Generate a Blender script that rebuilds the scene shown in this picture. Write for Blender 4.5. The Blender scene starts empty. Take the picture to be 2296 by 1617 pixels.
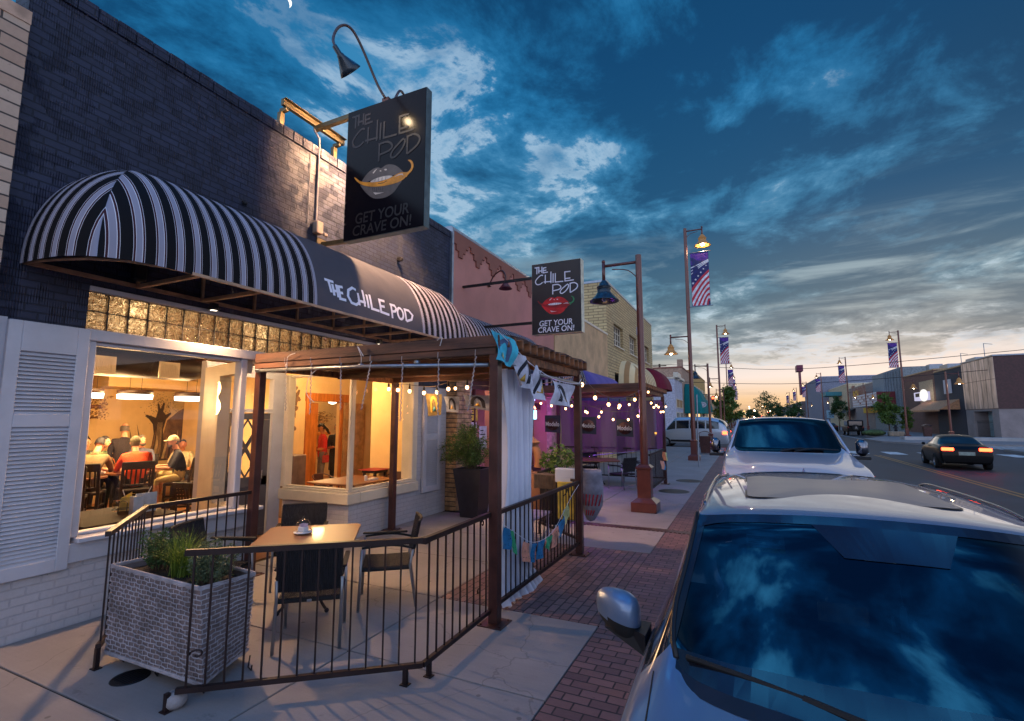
import bpy, math, random
from mathutils import Vector, Matrix
import numpy as np
random.seed(7)
S=bpy.context.scene; C=S.collection; D=bpy.data
R=math.radians; PI=math.pi
# ---------------- camera ----------------
cam_d=D.cameras.new('camera'); cam=D.objects.new('camera',cam_d); C.objects.link(cam)
cam_d.sensor_width=36; cam_d.lens=1110/2296*36; cam_d.clip_end=3000; cam_d.clip_start=.05
cam.location=(0,0,2.0)
YAW=R(25.12); PITCH=R(6.68)
cam.rotation_euler=(PI/2+PITCH,0,YAW)
S.camera=cam
S.render.resolution_x=1024; S.render.resolution_y=721
# ---------------- colour / exposure ----------------
S.view_settings.view_transform='Standard'; S.view_settings.look='None'
S.view_settings.exposure=0.12; S.view_settings.gamma=1
S.view_settings.use_curve_mapping=False
S.render.engine='CYCLES'
S.cycles.max_bounces=7; S.cycles.transparent_max_bounces=16
S.cycles.sample_clamp_indirect=3; S.cycles.caustics_reflective=False; S.cycles.caustics_refractive=False
# ---------------- node helper ----------------
class NT:
    def __init__(s,t): s.t=t; s.n=t.nodes; s.l=t.links
    def N(s,typ,ins=None,**kw):
        n=s.n.new('ShaderNode'+typ)
        for k,v in kw.items(): setattr(n,k,v)
        if ins:
            for k,v in ins.items():
                sk=n.inputs[k]
                if isinstance(v,bpy.types.NodeSocket): s.l.new(v,sk)
                else: sk.default_value=v
        return n
    def M(s,op,a,b=0.0,c=0.0,clamp=False):
        n=s.N('Math',{0:a,1:b,2:c},operation=op); n.use_clamp=clamp; return n.outputs[0]
    def mix(s,f,a,b,bt='MIX'):
        n=s.N('MixRGB',{0:f,1:a,2:b},blend_type=bt); return n.outputs[0]
    def ramp(s,f,stops,interp='LINEAR'):
        n=s.N('ValToRGB',{0:f}); r=n.color_ramp; r.interpolation=interp
        while len(r.elements)<len(stops): r.elements.new(.5)
        for e,(p,c) in zip(r.elements,stops):
            e.position=p; e.color=tuple(c)+(1,) if len(c)==3 else c
        return n.outputs[0]
    def sm(s,x,a,b):
        n=s.N('MapRange',{0:x,1:a,2:b,3:0.0,4:1.0},interpolation_type='SMOOTHSTEP'); return n.outputs[0]
def rgb(r,g,b):   # sRGB 0..255 -> linear
    f=lambda v:(v/255/12.92) if v/255<=.04045 else ((v/255+.055)/1.055)**2.4
    return (f(r),f(g),f(b))
def c4(c): return (c[0],c[1],c[2],1)
# ---------------- world: dusk sky with broken cloud ----------------
SEED=11.2
W=D.worlds.new('World'); S.world=W; W.use_nodes=True
SUN_EL=R(2.0); SUN_AZ=R(14)      # just above the far end of the street, right of it
t=NT(W.node_tree); t.n.clear()
tc=t.N('TexCoord'); sep=t.N('SeparateXYZ',{0:tc.outputs['Generated']})
x,y,z=sep.outputs
zc=t.M('MAXIMUM',z,0.0)
den=t.M('ADD',zc,0.10)
px=t.M('DIVIDE',x,den); py=t.M('DIVIDE',y,den)
P=t.N('CombineXYZ',{0:px,1:t.M('MULTIPLY',py,.85),2:SEED}).outputs[0]
n1=t.N('TexNoise',{'Vector':P,'Scale':1.15,'Detail':9.0,'Roughness':.60,'Distortion':.3}).outputs[0]
n2=t.N('TexNoise',{'Vector':P,'Scale':3.1,'Detail':9.0,'Roughness':.66,'Distortion':.3}).outputs[0]
n3=t.N('TexNoise',{'Vector':P,'Scale':.30,'Detail':2.0,'Roughness':.5}).outputs[0]
cl=t.M('ADD',t.M('ADD',t.M('MULTIPLY',n1,.50),t.M('MULTIPLY',n2,.40)),t.M('MULTIPLY',n3,.14))
az=t.M('ADD',t.M('MULTIPLY',x,math.sin(SUN_AZ)),t.M('MULTIPLY',y,math.cos(SUN_AZ)))
rt=t.M('ADD',t.M('MULTIPLY',x,math.cos(YAW)),t.M('MULTIPLY',y,math.sin(YAW)))
clear=t.ramp(zc,[(0.0,rgb(222,178,128)),(.035,rgb(232,196,154)),(.075,rgb(236,222,214)),(.13,rgb(204,206,208)),(.20,rgb(150,178,190)),(.34,rgb(108,160,192)),(.55,rgb(52,128,176)),(1.0,rgb(40,112,160))])
cloud=t.ramp(zc,[(0.0,rgb(176,152,130)),(.06,rgb(206,196,184)),(.12,rgb(142,154,160)),(.22,rgb(84,124,146)),(.36,rgb(50,118,158)),(.55,rgb(26,106,156)),(1.0,rgb(12,76,122))])
deep=t.ramp(zc,[(0.0,rgb(132,120,112)),(.10,rgb(108,126,136)),(.22,rgb(62,98,120)),(.36,rgb(16,74,112)),(.6,rgb(6,60,102)),(1.0,rgb(4,44,78))])
cov=t.M('ADD',cl,t.M('MULTIPLY',t.M('MULTIPLY',t.M('ADD',rt,.20),.06),t.sm(zc,.12,.35)))
cov=t.M('ADD',cov,t.M('MULTIPLY',t.sm(zc,.115,.075),-.20))
n5=t.N('TexNoise',{'Vector':P,'Scale':1.9,'Detail':6.0,'Roughness':.58,'Distortion':.5}).outputs[0]
cov=t.M('ADD',cov,-.004)
f1=t.sm(cov,.466,.530); f2=t.sm(cov,.50,.585)
edge=t.M('MULTIPLY',t.sm(cov,.425,.475),t.M('SUBTRACT',1.0,t.sm(cov,.472,.50)))
sky=t.mix(t.M('MULTIPLY',edge,.5),clear,c4(rgb(192,212,228)))
sky=t.mix(t.M('MULTIPLY',t.sm(n5,.44,.58),t.M('MULTIPLY',t.sm(zc,.1,.3),.72)),sky,cloud)
sky=t.mix(t.M('MULTIPLY',f1,.96),sky,cloud)
sky=t.mix(t.M('MULTIPLY',f2,.9),sky,deep)
P2=t.N('CombineXYZ',{0:t.M('MULTIPLY',x,2.2),1:t.M('MULTIPLY',y,1.0),2:t.M('MULTIPLY',z,40.0)}).outputs[0]
n4=t.N('TexNoise',{'Vector':P2,'Scale':1.5,'Detail':7.0,'Roughness':.6}).outputs[0]
st=t.M('MULTIPLY',t.sm(n4,.50,.64),t.M('MULTIPLY',t.sm(zc,.010,.02),t.sm(zc,.06,.03)))
sky=t.mix(t.M('MULTIPLY',st,.55),sky,t.ramp(zc,[(0,rgb(150,126,112)),(.06,rgb(160,150,142)),(.14,rgb(104,120,128)),(.25,rgb(80,112,130))]))
n6=t.N('TexNoise',{'Vector':t.N('CombineXYZ',{0:t.M('MULTIPLY',x,1.5),1:y,2:t.M('MULTIPLY',z,7.5)}).outputs[0],'Scale':2.1,'Detail':8.0,'Roughness':.6,'Distortion':.6}).outputs[0]
wh=t.M('MULTIPLY',t.sm(n6,.47,.66),t.M('MULTIPLY',t.sm(zc,.06,.12),t.sm(zc,.42,.24)))
sky=t.mix(t.M('MULTIPLY',wh,.75),sky,t.ramp(zc,[(.08,rgb(196,192,184)),(.2,rgb(164,182,188)),(.4,rgb(96,140,166))]))
lowc=t.M('MULTIPLY',t.sm(n6,.52,.38),t.M('MULTIPLY',t.sm(zc,.085,.12),t.sm(zc,.30,.16)))
sky=t.mix(t.M('MULTIPLY',lowc,.6),sky,c4(rgb(70,104,124)))
dk=t.M('MULTIPLY',t.sm(rt,.35,.85),t.sm(zc,.28,.50))
sky=t.mix(t.M('MULTIPLY',dk,.42),sky,c4(rgb(16,40,66)))
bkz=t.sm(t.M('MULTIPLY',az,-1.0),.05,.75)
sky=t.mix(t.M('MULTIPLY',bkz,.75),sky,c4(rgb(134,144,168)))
sky=t.mix(t.sm(z,-.01,-.03),sky,c4(rgb(70,68,74)))
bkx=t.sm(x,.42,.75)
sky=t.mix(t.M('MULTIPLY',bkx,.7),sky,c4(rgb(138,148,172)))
n7=t.N('TexNoise',{'Vector':t.N('Mapping',{0:tc.outputs['Generated'],3:(1,2.8,1)}).outputs[0],'Scale':2.4,'Detail':5.0,'Roughness':.52,'Distortion':.3}).outputs[0]
zen=t.ramp(t.sm(n7,.40,.66),[(0,rgb(2,26,60)),(.5,rgb(6,56,104)),(1,rgb(44,120,172))])
sky=t.mix(t.sm(z,.70,.84),sky,zen)
bk=t.M('ADD',t.M('ADD',t.M('ADD',1.0,t.M('MULTIPLY',bkz,2.2)),t.M('MULTIPLY',bkx,1.6)),t.M('MULTIPLY',t.sm(z,.74,.95),5.0))  # unseen sky behind, right and overhead brightened to add fill and windshield reflections
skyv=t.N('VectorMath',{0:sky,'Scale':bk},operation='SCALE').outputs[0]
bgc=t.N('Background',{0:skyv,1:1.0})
nish=t.N('TexSky',sky_type='NISHITA',sun_disc=False,sun_elevation=SUN_EL,sun_rotation=SUN_AZ,dust_density=2.0)
bgn=t.N('Background',{0:nish.outputs[0],1:.006})
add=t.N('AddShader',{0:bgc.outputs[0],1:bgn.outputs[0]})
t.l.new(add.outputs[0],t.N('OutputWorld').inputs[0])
# ---------------- sun: last warm light from the end of the street ----------------
sd=D.lights.new('sun','SUN'); sd.energy=.12; sd.angle=R(40); sd.color=(1,.78,.58)
sun=D.objects.new('sun',sd); C.objects.link(sun)
sun.rotation_euler=(R(90)-R(9),0,PI-SUN_AZ)
# ---------------- materials ----------------
def newmat(name):
    m=D.materials.new(name); m.use_nodes=True; t=NT(m.node_tree); t.n.clear()
    out=t.N('OutputMaterial'); return m,t,out
def pmat(name,col,rough=.6,metal=0.,noise=.18,scale=6.,bump=0.,bscale=40.,coat=0.,spec=.5,col2=None,emis=None,es=0.,sheen=0.,stretch=None):
    m,t,out=newmat(name)
    oc=t.N('TexCoord').outputs['Object']
    if stretch: oc=t.N('Mapping',{0:oc,3:stretch}).outputs[0]
    n=t.N('TexNoise',{'Vector':oc,'Scale':scale,'Detail':6.,'Roughness':.6}).outputs[0]
    c2=col2 or tuple(v*(1-noise*1.8) for v in col); c1=tuple(min(1,v*(1+noise)) for v in col)
    base=t.mix(t.sm(n,.3,.7),c4(c2),c4(c1))
    b=t.N('BsdfPrincipled',{'Base Color':base,'Metallic':metal,'Coat Weight':coat,'Coat Roughness':.06,'Specular IOR Level':spec})
    t.l.new(t.M('ADD',rough-.06,t.M('MULTIPLY',n,.12)),b.inputs['Roughness'])
    if emis: b.inputs['Emission Color'].default_value=c4(emis); b.inputs['Emission Strength'].default_value=es
    if bump:
        nb=t.N('TexNoise',{'Vector':oc,'Scale':bscale,'Detail':5.,'Roughness':.65}).outputs[0]
        bm=t.N('Bump',{'Height':nb,'Strength':bump,'Distance':.02}); t.l.new(bm.outputs[0],b.inputs['Normal'])
    t.l.new(b.outputs[0],out.inputs[0]); return m
def emat(name,col,s):
    m,t,out=newmat(name); e=t.N('Emission',{0:c4(col),1:s}); t.l.new(e.outputs[0],out.inputs[0]); return m
def brickmat(name,c1,c2,mort,bw=.2,bh=.075,ms=.012,rough=.75,bump=.6,flat=False,groove=0.,off=.5,stain=.2,rot=0.,spec=.4,frq=2):
    """flat: on the ground (x,y); else wall (x+y, z)"""
    m,t,out=newmat(name)
    oc=t.N('TexCoord').outputs['Object']; sp=t.N('SeparateXYZ',{0:oc})
    if flat:
        v=oc if not rot else t.N('Mapping',{0:oc,2:(0,0,rot)}).outputs[0]
    else: v=t.N('CombineXYZ',{0:t.M('ADD',sp.outputs[0],sp.outputs[1]),1:sp.outputs[2],2:0.}).outputs[0]
    br=t.N('TexBrick',{'Vector':v,'Color1':c4(c1),'Color2':c4(c2),'Mortar':c4(mort),'Scale':1.,'Mortar Size':ms,'Mortar Smooth':.25,'Bias':0.,'Brick Width':bw,'Row Height':bh})
    br.offset=off; br.offset_frequency=frq
    n=t.N('TexNoise',{'Vector':oc,'Scale':1.3,'Detail':6.,'Roughness':.65}).outputs[0]
    nf=t.N('TexNoise',{'Vector':oc,'Scale':24.,'Detail':5.,'Roughness':.7}).outputs[0]
    k=t.M('MULTIPLY',t.M('ADD',1-stain,t.M('MULTIPLY',n,stain*2)),t.M('ADD',.86,t.M('MULTIPLY',nf,.28)))
    big=t.N('TexNoise',{'Vector':t.N('Mapping',{0:oc,3:(1,1,.35)}).outputs[0],'Scale':2.6,'Detail':8.,'Roughness':.7}).outputs[0]
    k=t.M('MULTIPLY',k,t.M('SUBTRACT',1.,t.M('MULTIPLY',t.sm(big,.57,.72),stain)))
    chip=t.N('TexNoise',{'Vector':oc,'Scale':14.,'Detail':7.,'Roughness':.75}).outputs[0]
    k=t.M('MULTIPLY',k,t.M('SUBTRACT',1.,t.M('MULTIPLY',t.sm(chip,.64,.69),.5)))
    col=t.N('VectorMath',{0:br.outputs[0],'Scale':k},operation='SCALE').outputs[0]
    h=t.M('ADD',t.M('MULTIPLY',br.outputs[1],-1.),t.M('MULTIPLY',nf,.35))
    if groove:   # vertical scoring on wire-cut bricks, only on some of them
        gx=t.M('SINE',t.M('MULTIPLY',t.M('ADD',sp.outputs[0],sp.outputs[1]),2*PI/.021))
        bn=t.N('TexNoise',{'Vector':v,'Scale':5.,'Detail':2.}).outputs[0]
        h=t.M('ADD',h,t.M('MULTIPLY',gx,t.M('MULTIPLY',t.sm(bn,.45,.6),groove)))
    bm=t.N('Bump',{'Height':h,'Strength':bump,'Distance':.012})
    b=t.N('BsdfPrincipled',{'Base Color':col,'Roughness':rough,'Normal':bm.outputs[0],'Specular IOR Level':spec})
    t.l.new(b.outputs[0],out.inputs[0]); return m
def concrete(name,c,jx=None,jy=None,rough=.7,streak=True):
    m,t,out=newmat(name); oc=t.N('TexCoord').outputs['Object']
    n=t.N('TexNoise',{'Vector':oc,'Scale':.9,'Detail':7.,'Roughness':.62}).outputs[0]
    nf=t.N('TexNoise',{'Vector':oc,'Scale':60.,'Detail':3.}).outputs[0]
    vs=t.N('Mapping',{0:oc,3:(1.2,30,1)}).outputs[0]
    ns=t.N('TexNoise',{'Vector':vs,'Scale':1.5,'Detail':4.}).outputs[0]
    sp=t.N('TexNoise',{'Vector':oc,'Scale':4.3,'Detail':8.,'Roughness':.75}).outputs[0]
    k=t.M('ADD',.50,t.M('MULTIPLY',n,.86)); k=t.M('MULTIPLY',k,t.M('ADD',.92,t.M('MULTIPLY',nf,.16)))
    wn=t.N('TexNoise',{'Vector':oc,'Scale':1.7,'Detail':5.}).outputs['Color']; cv=t.N('VectorMath',{0:oc,1:t.N('VectorMath',{0:wn,'Scale':.5},operation='SCALE').outputs[0]},operation='ADD').outputs[0]
    ck=t.N('TexVoronoi',{'Vector':cv,'Scale':.38},feature='DISTANCE_TO_EDGE').outputs[0]; k=t.M('MULTIPLY',k,t.M('SUBTRACT',1.,t.M('MULTIPLY',t.sm(ck,.0025,.001),.28)))
    if streak: k=t.M('MULTIPLY',k,t.M('ADD',.93,t.M('MULTIPLY',ns,.14)))
    k=t.M('MULTIPLY',k,t.M('SUBTRACT',1.,t.M('MULTIPLY',t.sm(sp,.58,.72),.42)))
    vo=t.N('TexVoronoi',{'Vector':oc,'Scale':2.3}).outputs[0]; k=t.M('MULTIPLY',k,t.M('SUBTRACT',1.,t.M('MULTIPLY',t.sm(vo,.05,.035),.45)))
    col=t.N('VectorMath',{0:c,'Scale':k},operation='SCALE').outputs[0]
    bm=t.N('Bump',{'Height':t.M('ADD',nf,ns),'Strength':.12,'Distance':.006})
    b=t.N('BsdfPrincipled',{'Base Color':col,'Roughness':t.M('ADD',rough-.18,t.M('MULTIPLY',n,.3)),'Normal':bm.outputs[0]})
    t.l.new(b.outputs[0],out.inputs[0]); return m
def glassmat(name,tint=(.9,.93,.92),ior=1.45,rough=.0,extra=0.):
    m,t,out=newmat(name)
    fc=t.N('LayerWeight',{0:.5}).outputs['Facing']; f0=((ior-1)/(ior+1))**2
    fr=t.M('ADD',f0,t.M('MULTIPLY',t.M('POWER',fc,5.),1-f0))
    if extra: fr=t.M('ADD',fr,extra,clamp=True)
    tr=t.N('BsdfTransparent',{0:c4(tint)}); gl=t.N('BsdfGlossy',{'Color':(1,1,1,1),'Roughness':rough})
    mx=t.N('MixShader',{0:fr,1:tr.outputs[0],2:gl.outputs[0]}); t.l.new(mx.outputs[0],out.inputs[0]); return m
def leafmat(name,c,c2):
    m,t,out=newmat(name); oc=t.N('TexCoord').outputs['Object']
    n=t.N('TexNoise',{'Vector':oc,'Scale':9.,'Detail':3.}).outputs[0]
    gi=t.N('NewGeometry').outputs['Random Per Island']
    col=t.mix(t.M('ADD',t.M('MULTIPLY',n,.5),t.M('MULTIPLY',gi,.5)),c4(c),c4(c2))
    b=t.N('BsdfPrincipled',{'Base Color':col,'Roughness':.55}); tl=t.N('BsdfTranslucent',{0:col})
    mx=t.N('MixShader',{0:.3,1:b.outputs[0],2:tl.outputs[0]}); t.l.new(mx.outputs[0],out.inputs[0]); return m
M={}
M['navy']=brickmat('navy_painted_brick',rgb(50,56,80),rgb(42,47,68),rgb(30,35,52),.205,.075,.008,.6,.9,groove=.6,stain=.42,spec=.35)
M['whitebrick']=brickmat('white_painted_brick',rgb(190,187,192),rgb(184,182,188),rgb(176,174,181),.21,.078,.008,.62,.7,stain=.26)
M['tanblock']=brickmat('tan_block',rgb(214,190,170),rgb(186,152,130),rgb(84,74,70),.40,.125,.009,.75,.7,stain=.12)
M['tanbrick']=brickmat('tan_rustic_brick',rgb(176,138,98),rgb(150,112,78),rgb(96,78,62),.30,.10,.014,.8,1.,stain=.2)
M['buff']=brickmat('buff_brick',rgb(206,180,132),rgb(188,162,118),rgb(136,114,84),.5,.15,.020,.8,.6,stain=.12)
M['redbrown']=brickmat('brown_brick',rgb(122,84,86),rgb(100,68,72),rgb(128,104,104),.4,.13,.018,.8,.5)
M['farbrick']=brickmat('far_brown_brick',rgb(126,92,80),rgb(112,80,70),rgb(120,96,86),.3,.09,.01,.85,.3)
M['paver']=brickmat('red_paver',rgb(138,106,102),rgb(108,84,84),rgb(62,52,56),.20,.10,.008,.62,.9,flat=True,rot=PI/2,stain=.25)
M['paver2']=brickmat('red_paver_border',rgb(138,104,102),rgb(106,80,82),rgb(58,50,54),.20,.10,.007,.6,.9,flat=True,stain=.22)
M['slab']=concrete('sidewalk_concrete',rgb(148,142,141))
M['slab2']=concrete('far_concrete',rgb(136,130,130),streak=False)
M['kerb']=concrete('kerb_concrete',rgb(170,166,166),streak=False)
M['joint']=pmat('joint_dark',rgb(60,56,58),.9)
M['asphalt']=pmat('asphalt',rgb(54,55,60),.62,0,.25,.6,.25,90.)
M['yellow']=pmat('yellow_paint',rgb(170,118,56),.6,0,.15,8.)
M['white']=pmat('road_white',rgb(205,205,205),.6,0,.2,5.)
M['trimw']=pmat('white_trim',rgb(190,190,200),.5,0,.05,3.,.08,30.)
M['trimc']=pmat('cream_trim',rgb(222,208,186),.5,0,.05,3.)
M['pink']=pmat('pink_stucco',rgb(196,134,122),.85,0,.08,.8,.35,60.)
M['pinktrim']=pmat('pink_trim',rgb(146,92,78),.8,0,.06,2.)
M['tan']=pmat('tan_stucco',rgb(208,170,128),.85,0,.14,1.2,.8,22.)
M['steel']=pmat('brown_steel',rgb(78,46,42),.42,.25,.18,5.,.05,60.,coat=.15)
M['pole']=pmat('pole_paint',rgb(104,54,46),.33,.2,.08,3.,coat=.4)
M['rail']=pmat('rail_steel',rgb(46,30,30),.45,.3,.2,7.,.05,80.)
M['wood']=pmat('old_wood',rgb(140,92,60),.75,0,.3,2.,.5,30.,stretch=(1,6,6),col2=rgb(78,50,36))
M['wooddk']=pmat('dark_old_wood',rgb(98,66,54),.75,0,.35,2.,.5,30.,stretch=(.6,5,5),col2=rgb(56,40,38))
M['galv']=pmat('galvanised',rgb(150,158,170),.38,.8,.1,9.)
M['black']=pmat('black_metal',rgb(30,30,34),.45,.3,.1)
M['dark']=pmat('dark_void',(.008,.008,.009),.9)
M['lampblk']=pmat('lamp_enamel',rgb(40,54,66),.35,.3,.1,coat=.4)
M['cream']=pmat('cream_plaster',rgb(222,188,132),.85,0,.06,1.5,.1,12.)
M['plaster2']=pmat('plaster_warm',rgb(226,192,140),.85,0,.08,1.5)
M['floorw']=pmat('brown_floor',rgb(150,98,56),.35,0,.3,2.)
M['chairwd']=pmat('dark_chair_wood',rgb(36,20,15),.6,0,.2,4.)
M['tablewd']=pmat('table_brown',rgb(126,80,54),.42,0,.08,2.,coat=.1)
M['wickerbk']=pmat('black_wicker',rgb(34,33,40),.55,0,.35,60.,1.2,120.,stretch=(1,1,.1))
M['alu']=pmat('aluminium',rgb(150,152,158),.35,.8,.06)
M['orange']=pmat('orange_wood',rgb(190,112,44),.45,0,.2,3.,stretch=(4,4,.6))
M['doorgray']=pmat('door_gray',rgb(78,76,84),.45,0,.06,3.)
M['glass']=glassmat('window_glass',(.97,.98,.97),1.45)
M['dome']=glassmat('dome_glass',(.96,.97,.97),1.5)
M['porcelain']=pmat('porcelain',rgb(232,230,234),.25,0,.02)
M['soil']=pmat('soil',rgb(44,36,32),.9,0,.4,20.,.8,40.)
M['leaf']=leafmat('leaf_green',rgb(52,84,34),rgb(120,142,62))
M['leafd']=leafmat('leaf_dark',rgb(34,62,34),rgb(84,112,58))
M['grassb']=leafmat('grass_blade',rgb(60,100,34),rgb(142,160,60))
M['sage']=leafmat('sage_leaf',rgb(66,84,60),rgb(120,134,96))
M['bark']=pmat('bark',rgb(92,74,60),.9,0,.3,8.,.8,20.)
M['curtain']=pmat('white_curtain',rgb(214,214,228),.8,0,.05,3.)
M['bulb']=emat('warm_bulb',(1,.52,.22),9.)
M['bulbdim']=emat('lamp_bulb',(1,.74,.45),60.)
M['drum']=emat('drum_light',(1,.86,.66),9.)
M['belllit']=pmat('bell_lit',rgb(150,110,60),.4,.2,.1,emis=(1,.5,.18),es=.10)
M['rubber']=pmat('rubber',rgb(24,24,26),.8)
M['chrome']=pmat('chrome',rgb(225,228,232),.12,1.,.02)
M['wht']=pmat('letter_white',rgb(226,226,240),.5,0,.02)
M['clay']=pmat('adobe_clay',rgb(150,104,74),.9,0,.15,3.,.5,20.)
def cmat(name,c,rough=.7,**k):
    if name not in M: M[name]=pmat(name,rgb(*c),rough,**k)
    return M[name]
# ---------------- mesh builder ----------------
class MB:
    def __init__(s): s.v=[]; s.f=[]; s.mi=[]; s.m=0; s.smooth=False
    def add(s,vs,fs):
        o=len(s.v); s.v.extend([tuple(v) for v in vs])
        for f in fs: s.f.append([i+o for i in f]); s.mi.append(s.m)
        return s
    def box(s,x0,x1,y0,y1,z0,z1):
        return s.add([(x0,y0,z0),(x1,y0,z0),(x1,y1,z0),(x0,y1,z0),(x0,y0,z1),(x1,y0,z1),(x1,y1,z1),(x0,y1,z1)],
          [(0,3,2,1),(4,5,6,7),(0,1,5,4),(1,2,6,5),(2,3,7,6),(3,0,4,7)])
    def bbox(s,x0,x1,y0,y1,z0,z1,b=.01):  # bevelled box
        if x0>x1:x0,x1=x1,x0
        if y0>y1:y0,y1=y1,y0
        if z0>z1:z0,z1=z1,z0
        b=min(b,(x1-x0)*.45,(y1-y0)*.45,(z1-z0)*.45)
        vs=[];fs=[];idx={}
        for ix in(0,1):
            for iy in(0,1):
                for iz in(0,1):
                    X=(x0,x1)[ix];Y=(y0,y1)[iy];Z=(z0,z1)[iz]
                    dx=(b,-b)[ix];dy=(b,-b)[iy];dz=(b,-b)[iz]
                    idx[ix,iy,iz]=len(vs)
                    vs+=[(X,Y+dy,Z+dz),(X+dx,Y,Z+dz),(X+dx,Y+dy,Z)]
        I=lambda a,b_,c,k: idx[a,b_,c]+k
        for a in(0,1):
            q=[I(a,0,0,0),I(a,1,0,0),I(a,1,1,0),I(a,0,1,0)]; fs.append(q if a else q[::-1])
            q=[I(0,a,0,1),I(1,a,0,1),I(1,a,1,1),I(0,a,1,1)]; fs.append(q[::-1] if a else q)
            q=[I(0,0,a,2),I(1,0,a,2),I(1,1,a,2),I(0,1,a,2)]; fs.append(q if a else q[::-1])
        for a in(0,1):
            for b_ in(0,1):
                q=[I(0,a,b_,1),I(1,a,b_,1),I(1,a,b_,2),I(0,a,b_,2)]; fs.append(q if (a+b_)%2 else q[::-1])
                q=[I(a,0,b_,0),I(a,1,b_,0),I(a,1,b_,2),I(a,0,b_,2)]; fs.append(q if (a+b_)%2==0 else q[::-1])
                q=[I(a,b_,0,0),I(a,b_,1,0),I(a,b_,1,1),I(a,b_,0,1)]; fs.append(q if (a+b_)%2 else q[::-1])
        for a in(0,1):
            for b_ in(0,1):
                for c in(0,1):
                    q=[I(a,b_,c,0),I(a,b_,c,1),I(a,b_,c,2)]; fs.append(q if (a+b_+c)%2 else q[::-1])
        return s.add(vs,fs)
    def tube(s,pts,r,n=8,cap=True,square=False,up=None):
        pts=[Vector(p) for p in pts]; m=len(pts); rs=r if isinstance(r,(list,tuple)) else [r]*m
        rings=[];prev=None
        for i,p in enumerate(pts):
            d=(pts[min(i+1,m-1)]-pts[max(i-1,0)]).normalized()
            if prev is None:
                u=Vector(up) if up else (Vector((0,0,1)) if abs(d.z)<.95 else Vector((0,1,0)))
                a=d.cross(u).normalized()
            else: a=(prev-d*prev.dot(d)).normalized()
            prev=a; b=d.cross(a)
            o=PI/4 if square else 0; nn=4 if square else n
            rings.append([p+(a*math.cos(o+2*PI*k/nn)+b*math.sin(o+2*PI*k/nn))*rs[i]*(1.414 if square else 1) for k in range(nn)])
        nn=4 if square else n
        vs=[v for r_ in rings for v in r_]; fs=[]
        for i in range(m-1):
            for k in range(nn):
                fs.append((i*nn+k,i*nn+(k+1)%nn,(i+1)*nn+(k+1)%nn,(i+1)*nn+k))
        if cap: fs.append(tuple(range(nn))[::-1]); fs.append(tuple((m-1)*nn+k for k in range(nn)))
        return s.add(vs,fs)
    def lathe(s,prof,c=(0,0,0),n=20,sx=1,sy=1):
        vs=[];fs=[];m=len(prof)
        for r,z in prof:
            for k in range(n): vs.append((c[0]+r*sx*math.cos(2*PI*k/n),c[1]+r*sy*math.sin(2*PI*k/n),c[2]+z))
        for i in range(m-1):
            for k in range(n): fs.append((i*n+k,i*n+(k+1)%n,(i+1)*n+(k+1)%n,(i+1)*n+k))
        if prof[0][0]>1e-4: fs.append(tuple(range(n))[::-1])
        if prof[-1][0]>1e-4: fs.append(tuple((m-1)*n+k for k in range(n)))
        return s.add(vs,fs)
    def sph(s,c,r,n=12,m=8,sc=(1,1,1)):
        prof=[(max(1e-5,r*math.sin(PI*i/m)),-r*math.cos(PI*i/m)) for i in range(m+1)]
        o=len(s.v); s.lathe(prof,(0,0,0),n)
        for i in range(o,len(s.v)):
            v=s.v[i]; s.v[i]=(c[0]+v[0]*sc[0],c[1]+v[1]*sc[1],c[2]+v[2]*sc[2])
        return s
    def quad(s,a,b,c,d): return s.add([a,b,c,d],[(0,1,2,3)])
    def prism(s,poly,fn,d0,d1):
        """poly: 2D points; fn(u,v,d)->3D; extruded between depth d0 and d1"""
        n=len(poly); vs=[fn(u,v,d0) for u,v in poly]+[fn(u,v,d1) for u,v in poly]
        fs=[tuple(range(n))[::-1],tuple(range(n,2*n))]+[(i,(i+1)%n,n+(i+1)%n,n+i) for i in range(n)]
        return s.add(vs,fs)
    def ribbon(s,pts,w,fn,d,closed=False):
        """flat mitred stroke in 2D mapped through fn(u,v,d)"""
        n=len(pts); L=[];Rr=[]
        for i in range(n):
            if closed: a=pts[(i-1)%n];b=pts[(i+1)%n]
            else: a=pts[max(i-1,0)];b=pts[min(i+1,n-1)]
            p=pts[i]
            def nn(q,r_):
                dx,dy=r_[0]-q[0],r_[1]-q[1];l=math.hypot(dx,dy) or 1; return (-dy/l,dx/l)
            if (i==0 or i==n-1) and not closed: nx,ny=nn(a,b);k=1
            else:
                n1=nn(a,p);n2=nn(p,b);nx,ny=n1[0]+n2[0],n1[1]+n2[1];l=math.hypot(nx,ny) or 1;nx/=l;ny/=l
                k=1/max(.5,nx*n1[0]+ny*n1[1])
            L.append((p[0]+nx*w/2*k,p[1]+ny*w/2*k)); Rr.append((p[0]-nx*w/2*k,p[1]-ny*w/2*k))
        vs=[fn(u,v,d) for u,v in L]+[fn(u,v,d) for u,v in Rr]
        fs=[(i,i+1,n+i+1,n+i) for i in range(n-1)]
        if closed: fs.append((n-1,0,n,2*n-1))
        return s.add(vs,fs)
    def leaves(s,pts,size,asp=.45,droop=.3,jit=.4):
        for p in pts:
            a=random.uniform(0,2*PI); e=random.uniform(-.6,.9)-droop
            d=Vector((math.cos(a)*math.cos(e),math.sin(a)*math.cos(e),math.sin(e))); l=size*random.uniform(1-jit,1+jit)
            w=d.cross(Vector((random.uniform(-1,1),random.uniform(-1,1),random.uniform(-.3,1)))).normalized()*l*asp*.5
            p=Vector(p); s.add([p,p+d*l*.5+w,p+d*l,p+d*l*.5-w],[(0,1,2,3)])
        return s
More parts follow.
